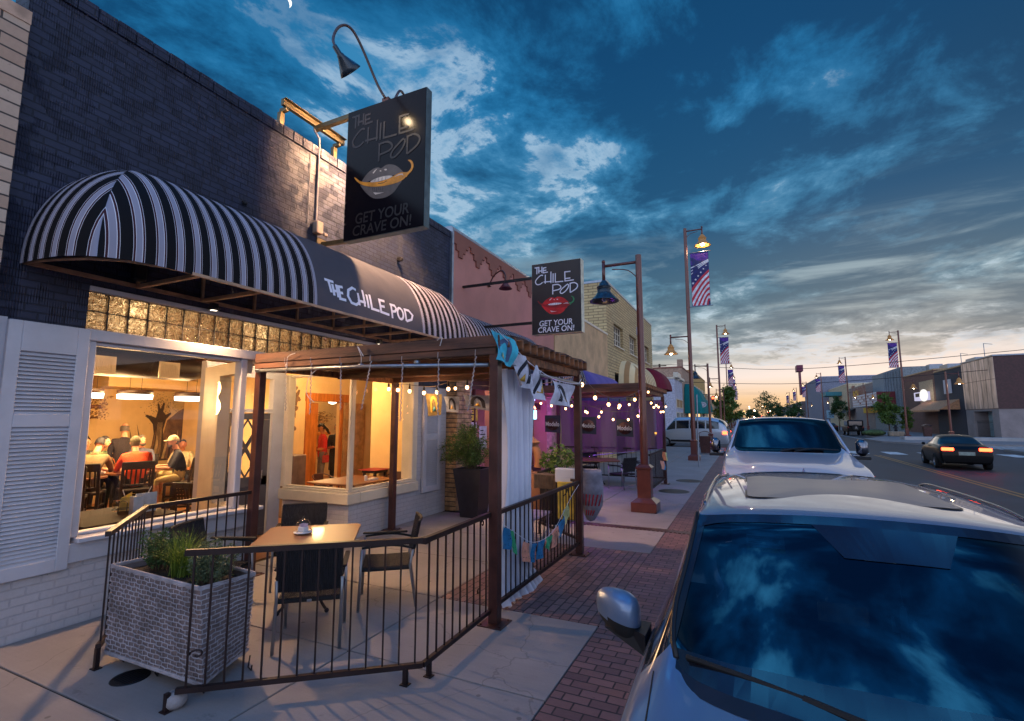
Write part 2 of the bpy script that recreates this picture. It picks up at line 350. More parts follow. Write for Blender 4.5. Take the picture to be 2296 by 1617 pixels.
    def build(s,name,mat,parent=None,smooth=False,loc=None):
        me=D.meshes.new(name)
        off=Vector((0,0,0))
        if parent is not None:
            q=parent
            while q is not None: off+=q.location; q=q.parent
        elif loc is not None: off=Vector(loc)
        me.from_pydata([tuple(Vector(v)-off) for v in s.v],[],s.f)
        mats=mat if isinstance(mat,(list,tuple)) else [mat]
        for m_ in mats: me.materials.append(M[m_] if isinstance(m_,str) else m_)
        if len(mats)>1: me.polygons.foreach_set('material_index',s.mi)
        if smooth or s.smooth: me.polygons.foreach_set('use_smooth',[True]*len(me.polygons))
        me.validate(); me.update()
        o=D.objects.new(name,me); C.objects.link(o)
        if parent is not None: o.parent=parent
        elif loc is not None: o.location=loc
        return o
def smooth_by_angle(o,ang=35):
    me=o.data; me.polygons.foreach_set('use_smooth',[True]*len(me.polygons))
    try: me.set_sharp_from_angle(angle=R(ang))
    except Exception: pass
    return o
def tag(o,label,cat,group=None):
    o['label']=label; o['category']=cat
    if group: o['group']=group
    return o
def struct(o,kind='structure'): o['kind']=kind; return o
def thing(name,label,cat,loc=(0,0,0),group=None):
    o=D.objects.new(name,None); C.objects.link(o); o.location=loc; o.empty_display_size=.2
    return tag(o,label,cat,group)
def copy_tree(o,parent=None):
    c=o.copy(); C.objects.link(c)
    if parent is not None: c.parent=parent
    for ch in list(o.children): copy_tree(ch,c)
    return c
def dup(o,loc,rz,label,group=None,scale=None):
    c=copy_tree(o); c.location=loc; c.rotation_euler=(0,0,rz); c['label']=label
    if group: c['group']=group
    if scale: c.scale=scale
    return c
def textpoly(txt,bold=0.0,shear=0.):
    """returns verts (2D, unit cap height box normalised to 0..1 x 0..1 with aspect) and faces"""
    cu=D.curves.new('t','FONT'); cu.body=txt; cu.offset=bold; cu.shear=shear; cu.resolution_u=4
    o=D.objects.new('t',cu); C.objects.link(o); dg=bpy.context.evaluated_depsgraph_get()
    me=D.meshes.new_from_object(o.evaluated_get(dg)); D.objects.remove(o); 
    v=[(p.co.x,p.co.y) for p in me.vertices]; f=[tuple(p.vertices) for p in me.polygons]; D.meshes.remove(me)
    x0=min(p[0] for p in v);x1=max(p[0] for p in v);y0=min(p[1] for p in v);y1=max(p[1] for p in v)
    return [((a-x0)/(x1-x0),(b-y0)/(y1-y0)) for a,b in v],f
def text(mb,txt,fn,u0,u1,v0,v1,d,bold=.0,shear=0.):
    v,f=textpoly(txt,bold,shear)
    mb.add([fn(u0+(u1-u0)*a,v0+(v1-v0)*b,d) for a,b in v],f); return mb
def lamp_light(name,loc,e,col,r=.05,typ='POINT',parent=None,spot=None,aim=None,blend=.4):
    l=D.lights.new(name,typ); l.energy=e; l.color=col; l.shadow_soft_size=r
    o=D.objects.new(name,l); C.objects.link(o); o.location=loc
    if typ=='SPOT': l.spot_size=spot; l.spot_blend=blend
    if aim is not None: o.rotation_euler=(Vector(aim)-Vector(loc)).to_track_quat('-Z','Y').to_euler()
    if parent is not None:
        q=parent; off=Vector((0,0,0))
        while q is not None: off+=q.location; q=q.parent
        o.location=Vector(loc)-off; o.parent=parent
    return o
# =============== ground, road, pavement ===============
WX=-6.05
g=MB(); g.box(-700,900,-60,1600,-.6,-.15); struct(g.build('road','asphalt'))
# left sidewalk: real slabs with joints over a dark bed
b=MB(); b.box(-30,-.58,-8,37.4,-.3,-.012); struct(b.build('sidewalk_bed','joint'))
s=MB()
ys=[-7.8,-6.4,-5,-3.57,-2.15,-.73,.69,2.11,3.53,4.95,6.4,7.82,9.36]
for i in range(len(ys)-1):
    s.bbox(-6.3,-3.229,ys[i]+.008,ys[i+1]-.008,-.1,0,.004)
    if not(4.9<ys[i]<7.4 or 6.3<ys[i]<7.0): s.bbox(-3.211,-1.396,ys[i]+.008,ys[i+1]-.008,-.1,0,.004)
y=9.62
while y<37.3:
    y2=min(y+1.42,37.4)
    s.bbox(-6.3,-3.229,y+.008,y2-.008,-.1,0,.004); s.bbox(-3.211,-1.396,y+.008,y2-.008,-.1,0,.004); y=y2
struct(s.build('sidewalk','slab'))
p=MB(); p.box(-3.22,-1.385,4.955,7.815,-.1,-.002); struct(p.build('paver_field','paver'))
p=MB(); p.box(-1.385,-.70,-8,9.36,-.1,-.004); p.box(-1.385,-.70,9.62,37.4,-.1,-.004); struct(p.build('paver_border','paver2'))
k=MB(); k.bbox(-.70,-.56,-8,37.4,-.25,-.002,.015); struct(k.build('kerb','kerb'))
tr=MB(); tr.box(-5.3,-.72,9.37,9.61,-.1,-.006)
for i in range(60): tr.box(-5.3+i*.075,-5.3+i*.075+.045,9.385,9.595,-.006,.001)
tag(tr.build('trench_drain','steel'),'rusty steel trench drain grate crossing the sidewalk','drain grate')
# far blocks of pavement
f=MB()
f.bbox(-60,-1.0,52.5,600,-.25,0,.02)                       # left, across the side street
f.bbox(15.2,23.6,-30,43.5,-.25,0,.02); f.bbox(23.6,80,-30,43.5,-.25,0,.02)      # right near
f.bbox(15.2,120,62.5,600,-.25,0,.02)
f.add([(10.6,60.5,-.25),(10.9,54,-.25),(13,51,-.25),(30,51,-.25),(30,62.5,-.25),(15.2,62.5,-.25),(15.2,72,-.25),
       (10.6,60.5,0),(10.9,54,0),(13,51,0),(30,51,0),(30,62.5,0),(15.2,62.5,0),(15.2,72,0)],
      [(0,1,2,3,4,5,6),(7,8,9,10,11,12,13)]+[(i,(i+1)%7,7+(i+1)%7,7+i) for i in range(7)])
struct(f.build('far_sidewalk','slab2'))
kb=MB(); kb.box(13.5,22,58.5,60.2,0,.28); tag(kb.build('planter_kerb','kerb'),'low pale concrete planter wall on the far corner','planter')
mk=MB()
for dx in(0,.24): mk.box(6.72+dx,6.83+dx,8,36,-.148,-.146); mk.box(6.72+dx,6.83+dx,56,300,-.148,-.146)
struct(mk.build('centre_line','yellow'))
cw=MB()
for i in range(8): cw.box(.2+i*1.9,1.1+i*1.9,37.2,39.8,-.148,-.146)
for i in range(7): cw.box(16+0*i,19,44+i*1.1,44.55+i*1.1,-.148,-.146)
for q in((10.9,62,120),(3.0,56,120)): cw.box(q[0],q[0]+.12,q[1],q[2],-.148,-.146)
struct(cw.build('road_marking','white'))
mh=MB(); mh.lathe([(0.001,.003),(.105,.004),(.125,.006),(.135,-.002)],(-4.43,2.46,0),28)
for i in range(7): mh.box(-4.52+i*.03,-4.51+i*.03,2.38,2.54,.004,.008)
tag(mh.build('access_cover','black'),'small round iron cover in the concrete under the wicker planter','utility cover')
for i,(mx,my) in enumerate(((-1.9,14.6),(-1.75,17.2))):
    mh=MB(); mh.lathe([(0.001,.003),(.34,.004),(.4,.005),(.42,-.002)],(mx,my,0),28)
    tag(mh.build('manhole_cover','black'),('round iron cover beside the brick border behind the first lamp post','round iron cover farther along beyond the second patio railing')[i],'utility cover')
# distant hills
h=MB()
for i in range(60):
    x0=-300+i*14; a=10+5*math.sin(i*.5)+3*math.sin(i*1.7)+1.2*math.sin(i*3.1)
    a2=10+5*math.sin((i+1)*.5)+3*math.sin((i+1)*1.7)+1.2*math.sin((i+1)*3.1)
    h.add([(x0,1150,-1),(x0+14,1150,-1),(x0+14,1150,a2),(x0,1150,a),(x0+14,1300,-1),(x0,1300,-1)],[(0,1,2,3),(3,2,4,5)])
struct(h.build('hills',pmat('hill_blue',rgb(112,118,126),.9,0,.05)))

# =============== restaurant building ===============
def seg(mb,a,b_,th,z0,z1,side=1):
    """wall strip from a to b (xy); thickness th to the left (side=1)"""
    dx,dy=b_[0]-a[0],b_[1]-a[1]; l=math.hypot(dx,dy); nx,ny=-dy/l*th*side,dx/l*th*side
    return mb.add([(a[0],a[1],z0),(b_[0],b_[1],z0),(b_[0]+nx,b_[1]+ny,z0),(a[0]+nx,a[1]+ny,z0),
                   (a[0],a[1],z1),(b_[0],b_[1],z1),(b_[0]+nx,b_[1]+ny,z1),(a[0]+nx,a[1]+ny,z1)],
      [(0,3,2,1),(4,5,6,7),(0,1,5,4),(1,2,6,5),(2,3,7,6),(3,0,4,7)])
RB=thing('restaurant_building','navy painted brick restaurant with white brick base and glass block transom','building',(-6.2,5.5,0))
w=MB(); w.box(-6.35,WX,1.95,9.5,3.36,6.2); w.box(-6.35,WX,1.95,2.66,.6,3.36); w.box(-6.35,WX,8.36,9.5,2.66,3.36)
w.build('wall','navy',RB)
w=MB()
for i in range(42):   # soldier-course coping, slightly uneven
    y0=1.95+i*.18; d=random.uniform(-.004,.004); w.bbox(-6.4,-6.025+d,y0+.003,y0+.177,6.2,6.36+d,.006)
w.build('coping','navy',RB)
w=MB(); w.box(-6.35,WX,1.95,4.5,0,.60); seg(w,(-6.07,4.5),(-7.6,4.95),.2,0,.6,-1); w.build('base_wall','whitebrick',RB)
w=MB(); seg(w,(-6.05,6.5),(-7.6,6.5),.2,0,.6,-1)
w.box(-6.35,WX,6.702,9.44,0,.58); w.box(-6.35,WX,8.36,9.44,.58,2.66); w.build('base_wall','whitebrick',RB)
# header above the windows
w=MB(); w.bbox(-6.30,-6.0,2.66,8.36,2.79,2.91,.008); w.bbox(-6.3,-6.03,2.66,8.36,3.31,3.36,.004); w.build('header_trim','trimw',RB)
w=MB(); w.bbox(-6.3,-6.0,2.0,4.62,.60,.79,.01); w.bbox(-6.2,-5.93,2.72,4.78,.79,.84,.008); w.build('window_sill','trimw',RB)
w=MB(); w.bbox(-7.62,-5.98,6.40,6.7,.58,.76,.012); w.bbox(-6.28,-5.98,6.702,8.36,.58,.76,.012); w.bbox(-7.55,-6.02,6.44,6.7,.762,.80,.006); w.bbox(-6.26,-6.02,6.702,8.34,.762,.80,.006)
w.build('window_sill','trimc',RB)
def window(name,frames,panes,fm,parent):
    fr=MB()
    for q in frames: fr.bbox(*q)
    f=fr.build(name,fm,parent)
    pn=MB()
    for q in panes: pn.quad(*q)
    pn.build('pane','glass',f); return f
# left show window
window('window',[(-6.2,-6.02,2.66,2.76,.84,2.79),(-6.16,-6.06,2.762,4.40,.842,.88),(-6.16,-6.06,2.762,4.40,2.75,2.788),(-6.17,-6.03,4.40,4.49,.84,2.79)],
  [[(-6.11,2.76,.88),(-6.11,4.40,.88),(-6.11,4.40,2.75),(-6.11,2.76,2.75)]],'trimw',RB)
# angled return beside the door: casing, glass
w=MB(); seg(w,(-6.99,4.765),(-7.62,4.95),.16,.6,2.79,-1); seg(w,(-6.17,4.525),(-6.99,4.765),.2,.6,.80,-1); seg(w,(-6.17,4.525),(-6.99,4.765),.12,2.62,2.789,-1)
f=w.build('window','trimc',RB)
w=MB(); w.quad((-6.17,4.5,.8),(-6.99,4.74,.8),(-6.99,4.74,2.62),(-6.17,4.5,2.62)); w.build('pane','glass',f)
# right show window: return at y=6.5 and front
window('window',[(-6.09,-6.02,6.46,6.56,.8,2.79),(-7.62,-7.5,6.44,6.6,.8,2.79),(-7.5,-6.09,6.47,6.55,.8,.83),(-7.5,-6.09,6.47,6.55,2.74,2.79),
   (-6.13,-6.05,6.56,8.2,.8,.83),(-6.13,-6.05,6.56,8.2,2.74,2.788),(-6.3,-6.03,8.2,8.36,.8,2.79)],
  [[(-7.5,6.5,.83),(-6.09,6.5,.83),(-6.09,6.5,2.74),(-7.5,6.5,2.74)],[(-6.085,6.56,.83),(-6.085,8.2,.83),(-6.085,8.2,2.74),(-6.085,6.56,2.74)]],'trimc',RB)
# door wall at the back of the recess
w=MB(); w.box(-7.72,-7.6,4.95,5.30,0,2.9); w.box(-7.72,-7.6,6.2,6.44,0,2.9); w.box(-7.70,-7.6,5.30,6.2,2.1,2.16); w.box(-7.70,-7.6,5.30,6.2,2.7,2.9); w.build('door_frame','trimw',RB)
w=MB(); w.quad((-7.65,5.3,2.16),(-7.65,6.2,2.16),(-7.65,6.2,2.7),(-7.65,5.3,2.7)); w.build('transom_pane','glass',RB)
d=MB(); y0,y1=5.32,6.18
d.bbox(-7.68,-7.63,y0,y1,.02,.14,.004); d.bbox(-7.68,-7.63,y0,y1,1.98,2.09,.004); d.bbox(-7.68,-7.63,y0,y1,.86,1.02,.004)
d.bbox(-7.68,-7.63,y0,y0+.12,.142,1.978,.004); d.bbox(-7.68,-7.63,y1-.12,y1,.142,1.978,.004)
d.box(-7.67,-7.655,y0+.12,y1-.12,.14,.86)
for (za,zb) in((.14,.86),(1.02,1.98)):
    for a,b_ in(((y0+.12,za),(y1-.12,zb)),((y0+.12,zb),(y1-.12,za))):
        m_=MB(); d.ribbon([a,b_],.045,lambda u,v,q:(-7.645+q,u,v),.0 if a[1]==za else .004)
        d.ribbon([a,b_],.045,lambda u,v,q:(-7.685+q,u,v),.0 if a[1]==za else .004)
# an inner diamond of mullions in the upper light
d.ribbon([(y0+.12,1.5),(5.75,1.98)],.035,lambda u,v,q:(-7.637,u,v),0); d.ribbon([(5.75,1.98),(y1-.12,1.5)],.035,lambda u,v,q:(-7.637,u,v),0)
d.ribbon([(y0+.12,1.5),(5.75,1.02)],.035,lambda u,v,q:(-7.637,u,v),0); d.ribbon([(5.75,1.02),(y1-.12,1.5)],.035,lambda u,v,q:(-7.637,u,v),0)
do=d.build('door','doorgray',RB)
w=MB(); w.quad((-7.66,y0+.12,1.02),(-7.66,y1-.12,1.02),(-7.66,y1-.12,1.98),(-7.66,y0+.12,1.98)); w.build('pane','glass',do)
w=MB(); w.tube([(-7.61,6.02,.98),(-7.57,6.02,.98),(-7.57,6.02,1.12),(-7.61,6.02,1.12)],.008); w.build('handle','chrome',do)
w=MB(); w.bbox(-7.64,-7.52,6.45,6.62,1.72,1.83,.01) ; w.build('card_reader','black',RB)
# louvred shutters
def shutter(y0,y1,z0,z1,rails,nsl):
    s_=MB(); x0,x1=-6.04,-5.985; wd=.1
    s_.bbox(x0,x1,y0,y0+wd,z0,z1,.005); s_.bbox(x0,x1,y1-wd,y1,z0,z1,.005)
    zz=[z0]+rails+[z1]
    for a,b_ in rails: s_.bbox(x0,x1,y0+wd,y1-wd,a,b_,.005)
    gaps=[]; prev=rails[0][1]
    for a,b_ in rails[1:]: gaps.append((prev,a)); prev=b_
    for a,b_ in gaps:
        n=int((b_-a)/nsl)
        for i in range(n):
            zc=a+(i+.5)*(b_-a)/n
            s_.add([(x1-.008,y0+wd,zc-.022),(x1-.008,y1-wd,zc-.022),(x0+.006,y1-wd,zc+.026),(x0+.006,y0+wd,zc+.026),
                    (x1-.002,y0+wd,zc-.017),(x1-.002,y1-wd,zc-.017),(x0+.010,y1-wd,zc+.031),(x0+.010,y0+wd,zc+.031)],
                   [(0,3,2,1),(4,5,6,7),(0,1,5,4),(1,2,6,5),(2,3,7,6),(3,0,4,7)])
    s_.build('shutter','trimw',RB)
shutter(2.06,2.68,.56,2.90,[(.56,.68),(1.92,2.04),(2.62,2.90)],.036)
shutter(8.52,9.14,.5,2.60,[(.5,.62),(1.55,1.67),(2.46,2.60)],.036)
w=MB(); w.box(-6.05,-6.03,1.97,2.06,.5,2.92); w.build('trim_board','trimw',RB)
# glass block transom
gm,t,out=newmat('glass_block'); oc=t.N('TexCoord').outputs['Object']
oi=t.N('ObjectInfo'); ov=t.N('VectorMath',{0:oc,1:t.N('VectorMath',{0:oi.outputs['Location'],'Scale':3.3},operation='SCALE').outputs[0]},operation='ADD').outputs[0]
n=t.N('TexNoise',{'Vector':ov,'Scale':9.,'Detail':2.,'Distortion':3.}).outputs[0]
sw=t.sm(n,.35,.66)
bm=t.N('Bump',{'Height':n,'Strength':1.,'Distance':.05})
pr=t.N('BsdfPrincipled',{'Base Color':(1,.97,.92,1),'Roughness':.06,'Transmission Weight':1.,'IOR':1.3,'Normal':bm.outputs[0]})
tl=t.N('BsdfTranslucent',{0:t.mix(sw,c4((.20,.13,.08)),c4((1,.96,.88))),'Normal':bm.outputs[0]}); mx=t.N('MixShader',{0:.62,1:pr.outputs[0],2:tl.outputs[0]})
t.l.new(mx.outputs[0],out.inputs[0]); M['gblock']=gm
gb=None
fr=MB()
for j in range(2):
    for i in range(29):
        yy=2.665+i*.1965; zz=2.912+j*.199
        if gb is None:
            m_=MB(); m_.bbox(-.04,.03,.006,.190,.005,.193,.012); gb=m_.build('glass_block','gblock'); gb.parent=RB; o=gb
        else: o=gb.copy(); C.objects.link(o); o.parent=RB
        o.location=Vector((-6.12,yy,zz))-RB.location
for i in range(30): fr.box(-6.15,-6.095,2.66+i*.1965,2.671+i*.1965,2.91,3.31)
for j in(0,1,2): fr.box(-6.152,-6.097,2.66,8.36,2.906+j*.199,2.916+j*.199)
fr.build('block_grout','black',RB)
# bolt / camera / conduit on the facade
w=MB(); w.bbox(-6.04,-5.93,7.55,7.62,5.06,5.14,.01); w.sph((-5.93,7.585,5.1),.03); tag(w.build('security_camera','black'),'small dark camera high on the navy brick wall right of the hanging sign','camera')
w=MB(); w.sph((-6.0,4.28,4.9),.028); w.tube([(-6.05,4.28,4.9),(-5.98,4.28,4.9)],.012)
w.tube([(-6.03,4.25,4.93),(-6.02,4.31,4.87)],.01); tag(w.build('wall_hook','black'),'little rusty anchor bolt on the navy brick above the striped awning','bolt')
w=MB(); w.tube([(-6.03,5.52,5.1),(-6.03,5.52,6.35),(-6.03,5.50,6.5),(-6.2,5.55,6.72)],.016,8); w.tube([(-6.035,5.36,5.0),(-6.035,5.36,6.3)],.006,6)
cd=w.build('conduit',cmat('conduit_grey',(120,116,122),.5)); tag(cd,'thin grey conduit running down the navy brick behind the tall sign','conduit')
w=MB(); w.bbox(-6.04,-5.94,5.46,5.60,4.90,5.10,.012); w.bbox(-5.95,-5.90,5.585,5.66,4.88,4.93,.01); w.build('switch_box',cmat('box_beige',(150,134,122),.5),cd)
# roof slab closes the building
w=MB(); w.box(-18,-6.352,1.2,9.45,5.9,6.0); w.box(-18.2,-18,1.2,9.5,0,6.0); w.build('roof','tan',RB)

# ---- interior shell ----
w=MB(); w.box(-17.9,-6.36,1.21,13.9,-.1,.012); struct(w.build('interior_floor','floorw'))
w=MB(); w.box(-14.2,-14,1.2,13.9,.012,3.5); w.box(-14,-6.36,1.2,1.3,.012,3.5)
w.box(-9.7,-9.6,7.9,8.86,.012,3.5); w.box(-9.7,-9.6,9.86,13.9,.012,3.5); w.box(-9.7,-9.6,8.86,9.86,2.42,3.5); w.box(-14,-9.7,7.62,7.72,3.49,3.5)
w.box(-9.6,-8.1,13.8,13.9,.012,3.5); w.box(-8.1,-8.05,9.36,13.8,.012,3.5); w.box(-8.05,-6.36,9.36,9.42,.012,3.5)
w.build('interior_wall','cream',RB)
w=MB(); w.box(-14,-6.36,1.3,13.8,3.5,3.6); w.build('ceiling',cmat('ceiling_brown',(150,96,54),.8),RB)
w=MB(); w.bbox(-14,-12.9,6.2,13.7,2.72,2.96,.01); w.build('soffit','cream',RB)
w=MB()
for i in range(6): w.bbox(-13.9,-6.5,1.8+i*1.3,1.92+i*1.3,3.3,3.5,.01)
w.build('ceiling_beam',cmat('beam_brown',(84,50,32),.7),RB)
w=MB(); w.tube([(-9.9,1.4,2.96),(-9.9,6.1,2.98),(-9.9,6.3,3.0)],[.25,.25,.21],20,cap=True); w.smooth=True
du=w.build('air_duct',cmat('duct_grey',(44,34,30),.5,metal=.2)); tag(du,'round dark ventilation duct under the brown dining room ceiling','duct')
w=MB()
for yy in(4.35,5.4):
    w.bbox(-9.66,-9.62,yy,yy+.36,2.74,3.04,.006)
    for i in range(9): w.box(-9.621,-9.612,yy+.05+i*.03,yy+.062+i*.03,2.78,3.0)
w.build('vent_grille','trimc',du)
def mural_fn(u,v,d): return (-13.995+d,u,v)
mu=MB(); mu.m=0; rr=random.Random(3)
mu.prism([(8.02,.9),(8.06,1.5),(8.15,1.95),(8.3,2.08),(8.42,2.2),(8.55,2.27),(8.66,2.22),(8.8,2.24),(8.95,2.32),(9.1,2.30),(9.3,2.36),(9.9,2.3),(10.6,2.0),(11.5,1.7),(11.5,.9)],mural_fn,0,.004)
mu.m=1   # gnarled trunk with forked branches
mu.prism([(7.70,.9),(7.80,1.2),(7.84,1.6),(7.80,1.85),(7.70,1.98),(7.60,2.06),(7.63,2.10),(7.76,2.06),(7.86,2.02),(7.90,2.2),(7.87,2.38),(7.91,2.4),(7.96,2.25),(8.02,2.42),(8.06,2.40),(8.03,2.18),(8.10,2.10),(8.22,2.16),(8.24,2.12),(8.12,1.98),(8.06,1.7),(8.10,1.3),(8.22,.9)],mural_fn,.004,.008)
for i in range(16):   # agave and grass blades
    y0=7.35+i*.075; tip=(y0+rr.uniform(-.16,.16),rr.uniform(1.5,1.95)); mid_=((y0+tip[0])/2+.05,1.35); mu.m=(1,2,0)[i%3]
    q=sm2=[(y0,.95),mid_,tip]; mu.prism([(y0-.03,.95),(mid_[0]-.035,mid_[1]),tip,(mid_[0]+.02,mid_[1]),(y0+.03,.95)],mural_fn,.008+i*.0004,.0084+i*.0004)
mu.m=2
for k in range(5): mu.ribbon([(7.86+k*.04,1.0),(7.90+k*.03,1.4),(7.92+k*.025,1.9)],.008,mural_fn,.0165+k*.0003)
mu.m=1
for i in range(260):
    a=rr.gauss(8.02,.24);b_=rr.gauss(2.36,.17)
    if b_>2.7: continue
    an=rr.uniform(0,6.3);l=rr.uniform(.02,.045)
    mu.add([mural_fn(a,b_,.019+i*1e-4),mural_fn(a+l*math.cos(an),b_+l*math.sin(an),.019+i*1e-4),mural_fn(a+l*.6*math.cos(an+.7),b_+l*.6*math.sin(an+.7),.019+i*1e-4)],[(0,1,2)])
for i in range(50): a,b_=rr.uniform(9.4,10.9),rr.uniform(1.9,2.6); l=rr.uniform(.03,.09); mu.add([mural_fn(a,b_,.02),mural_fn(a+l,b_+.01,.02),mural_fn(a+l*.4,b_+l,.02)],[(0,1,2)])
mu.m=3; mu.prism([(8.86,1.98),(8.9,1.75),(9.05,1.55),(9.3,1.42),(9.6,1.44),(9.3,1.52),(9.05,1.68),(8.94,1.84)],mural_fn,.004,.010)
mu.m=2; mu.prism([(8.82,2.75),(8.78,2.4),(8.95,2.2),(9.1,2.0),(9.25,2.3),(9.2,2.6),(9.0,2.72)],mural_fn,.004,.010)
tag(mu.build('wall_mural',[cmat('mural_grey',(132,98,70)),cmat('mural_black',(70,52,42)),cmat('mural_light',(206,176,130)),cmat('mural_yellow',(232,170,70))]),'brown and black desert mural with tree and mesa on the dining room wall','mural')
# leaf silhouettes painted on the far wall seen in the right window
mu=MB()
for k,(cy,cz) in enumerate(((8.36,2.66),(8.40,2.22),(8.37,1.78),(8.46,2.5))):
    pts=[]
    for i in range(22):
        a=2*PI*i/22; r_=.16*(1+.38*math.sin(a*5+k)+rr.uniform(-.15,.15)); pts.append((cy+r_*.62*math.cos(a),cz+r_*math.sin(a)))
    mu.prism(pts,lambda u,v,d:(-9.595+d,u,v),0,.004)
tag(mu.build('wall_painting',cmat('mural_brown',(112,84,58))),'brown painted leaf shapes on the cream wall seen through the right window','mural')
# wooden doorway casing and door leaf in the right room
dc=MB(); dc.bbox(-9.6,-9.55,8.74,8.88,.01,2.42,.006); dc.bbox(-9.6,-9.52,8.72,10.1,2.42,2.62,.006); dc.bbox(-9.6,-9.55,9.85,9.95,.01,2.42,.006); dc.build('door_casing','orange',RB)
dl=MB(); dl.bbox(-9.69,-9.63,8.87,9.17,.02,2.38,.004); d2=dl.build('door','orange',RB)
dl=MB(); dl.bbox(-9.6,-9.55,10.0,10.78,.02,2.4,.006); d3=dl.build('door',cmat('door_tan',(176,136,92),.5),RB)
w=MB(); w.tube([(-9.55,10.1,1.02),(-9.5,10.1,1.02),(-9.5,10.22,1.02)],.012); w.build('handle','chrome',d3)
# second room behind the doorway
w=MB(); w.box(-13.4,-13.3,8.2,13.6,.012,3.2); w.box(-13.3,-9.71,8.2,8.3,.012,3.2); w.box(-13.3,-9.71,8.3,13.6,3.2,3.25); w.build('interior_wall','plaster2',RB)
w=MB(); w.box(-7.6,-6.36,4.95,6.44,2.92,2.97); w.build('soffit','trimw',RB)
# =============== awnings ===============
def stripemat(name,cols,period,rough=.75,sheen=.1):
    """cols: [(pos,colour)] constant ramp over one period of UV.x (metres)"""
    m,t,out=newmat(name); uv=t.N('UVMap'); uv.uv_map='uv'
    u=t.N('SeparateXYZ',{0:uv.outputs[0]}).outputs[0]
    f=t.M('FRACT',t.M('DIVIDE',u,period))
    c=t.ramp(f,cols,'CONSTANT')
    n=t.N('TexNoise',{'Vector':t.N('TexCoord').outputs['Object'],'Scale':2.5,'Detail':5.}).outputs[0]
    c=t.N('VectorMath',{0:c,'Scale':t.M('ADD',.8,t.M('MULTIPLY',n,.4))},operation='SCALE').outputs[0]
    wv=t.N('TexNoise',{'Vector':t.N('TexCoord').outputs['Object'],'Scale':3.,'Detail':3.}).outputs[0]
    bm=t.N('Bump',{'Height':wv,'Strength':.5,'Distance':.04})
    b=t.N('BsdfPrincipled',{'Base Color':c,'Roughness':rough,'Normal':bm.outputs[0],'Specular IOR Level':.2})
    t.l.new(b.outputs[0],out.inputs[0]); M[name]=m; return m
blk=rgb(14,12,17); lav=rgb(150,149,166); whi=rgb(220,220,232); mar=rgb(66,34,44)
stripemat('stripe_bw',[(0,lav),(.25,whi),(.28,mar),(.36,whi),(.38,blk),(.87,whi),(.89,mar),(.98,whi)],.17)
stripemat('stripe_cream',[(0,rgb(236,214,170)),(.5,rgb(180,142,100))],.55)
stripemat('plain_black',[(0,rgb(74,74,84)),(.5,rgb(74,74,84))],1.)
stripemat('plain_purple',[(0,rgb(96,84,150)),(.5,rgb(104,90,156))],1.2)
stripemat('plain_maroon',[(0,rgb(110,26,46)),(.5,rgb(116,30,50))],1.2)
stripemat('plain_teal',[(0,rgb(16,112,112)),(.5,rgb(20,118,118))],1.2)
def prof(t):   # 0 at wall top, 1 at the bottom hem: returns (outward 0..1, height 1..0)
    a=t*PI/2; return math.sin(a)**.92, (math.cos(a) if t<1 else 0.)
def awn_patch(name,mat,parent,X0,a,z0,h,cols,nt=18,hem=0.0):
    """cols: list of functions t-> (dx 0..a, y, u)"""
    me=D.meshes.new(name); vs=[];fs=[];uvs=[]
    for c in cols:
        for i in range(nt+1):
            t_=i/nt; o,zz=prof(t_); dx,y,u=c(t_,o); vs.append((X0+dx,y,z0+h*zz)); uvs.append((u,t_))
        if hem: vs.append((vs[-1][0],vs[-1][1],z0-hem)); uvs.append((u,1.05))
    r=nt+1+(1 if hem else 0)
    for j in range(len(cols)-1):
        for i in range(r-1): fs.append((j*r+i,j*r+i+1,(j+1)*r+i+1,(j+1)*r+i))
    off=parent.location; me.from_pydata([tuple(Vector(v)-off) for v in vs],[],fs)
    ul=me.uv_layers.new(name='uv')
    for p_ in me.polygons:
        for li in p_.loop_indices: ul.data[li].uv=uvs[me.loops[li].vertex_index]
    me.materials.append(M[mat]); me.polygons.foreach_set('use_smooth',[True]*len(me.polygons))
    me.update(); o=D.objects.new(name,me); C.objects.link(o); o.parent=parent; return o
def end_cols(a,b,Yc,sgn,ns=26,nexp=3.2):
    """plan of the rounded corner, from the wall round to the straight front; stripes meet in a mitre on the diagonal"""
    cols=[]; ks=[(PI/2*k/ns,0) for k in range(ns//2+1)]+[(PI/2*k/ns,1) for k in range(ns//2,ns+1)]
    for th,side in ks:
        cu=abs(math.sin(th))**(2/nexp); cv=abs(math.cos(th))**(2/nexp)
        def f(t_,o,cu=cu,cv=cv,side=side):
            dx=a*cu*o; y=Yc-sgn*b*cv*o
            return dx,y,((y+.03) if side else dx)
        cols.append(f)
    return cols
AW=thing('striped_awning','black and white striped barrel awning with white lettering on its plain panel','awning',(-6.0,6.,3.4))
X0=-6.04; aa=1.11; z0=3.46; hh=1.20
awn_patch('awning_end','stripe_bw',AW,X0,aa,z0,hh,end_cols(aa,.98,3.08,1),hem=.03)
def sag(y): return 1-.028*abs(math.sin(PI*(y-3.08)/.72))
def fr_cols(y0,y1,n): n=n*3; return [(lambda t_,o,y=y0+(y1-y0)*i/n:(aa*o*(1-(1-sag(y))*min(1,2*(1-t_)+.15)),y,y+.03)) for i in range(n+1)]
awn_patch('striped_panel','stripe_bw',AW,X0,aa,z0,hh,fr_cols(3.08,4.60,10),hem=.03)
awn_patch('plain_panel','plain_black',AW,X0,aa,z0,hh,fr_cols(4.60,6.92,12),hem=.03)
awn_patch('striped_panel','stripe_bw',AW,X0,aa,z0,hh,fr_cols(6.92,8.0,6),hem=.03)
awn_patch('awning_end','stripe_bw',AW,X0,aa,z0,hh,end_cols(aa,.98,8.0,-1),hem=.03)
w=MB()
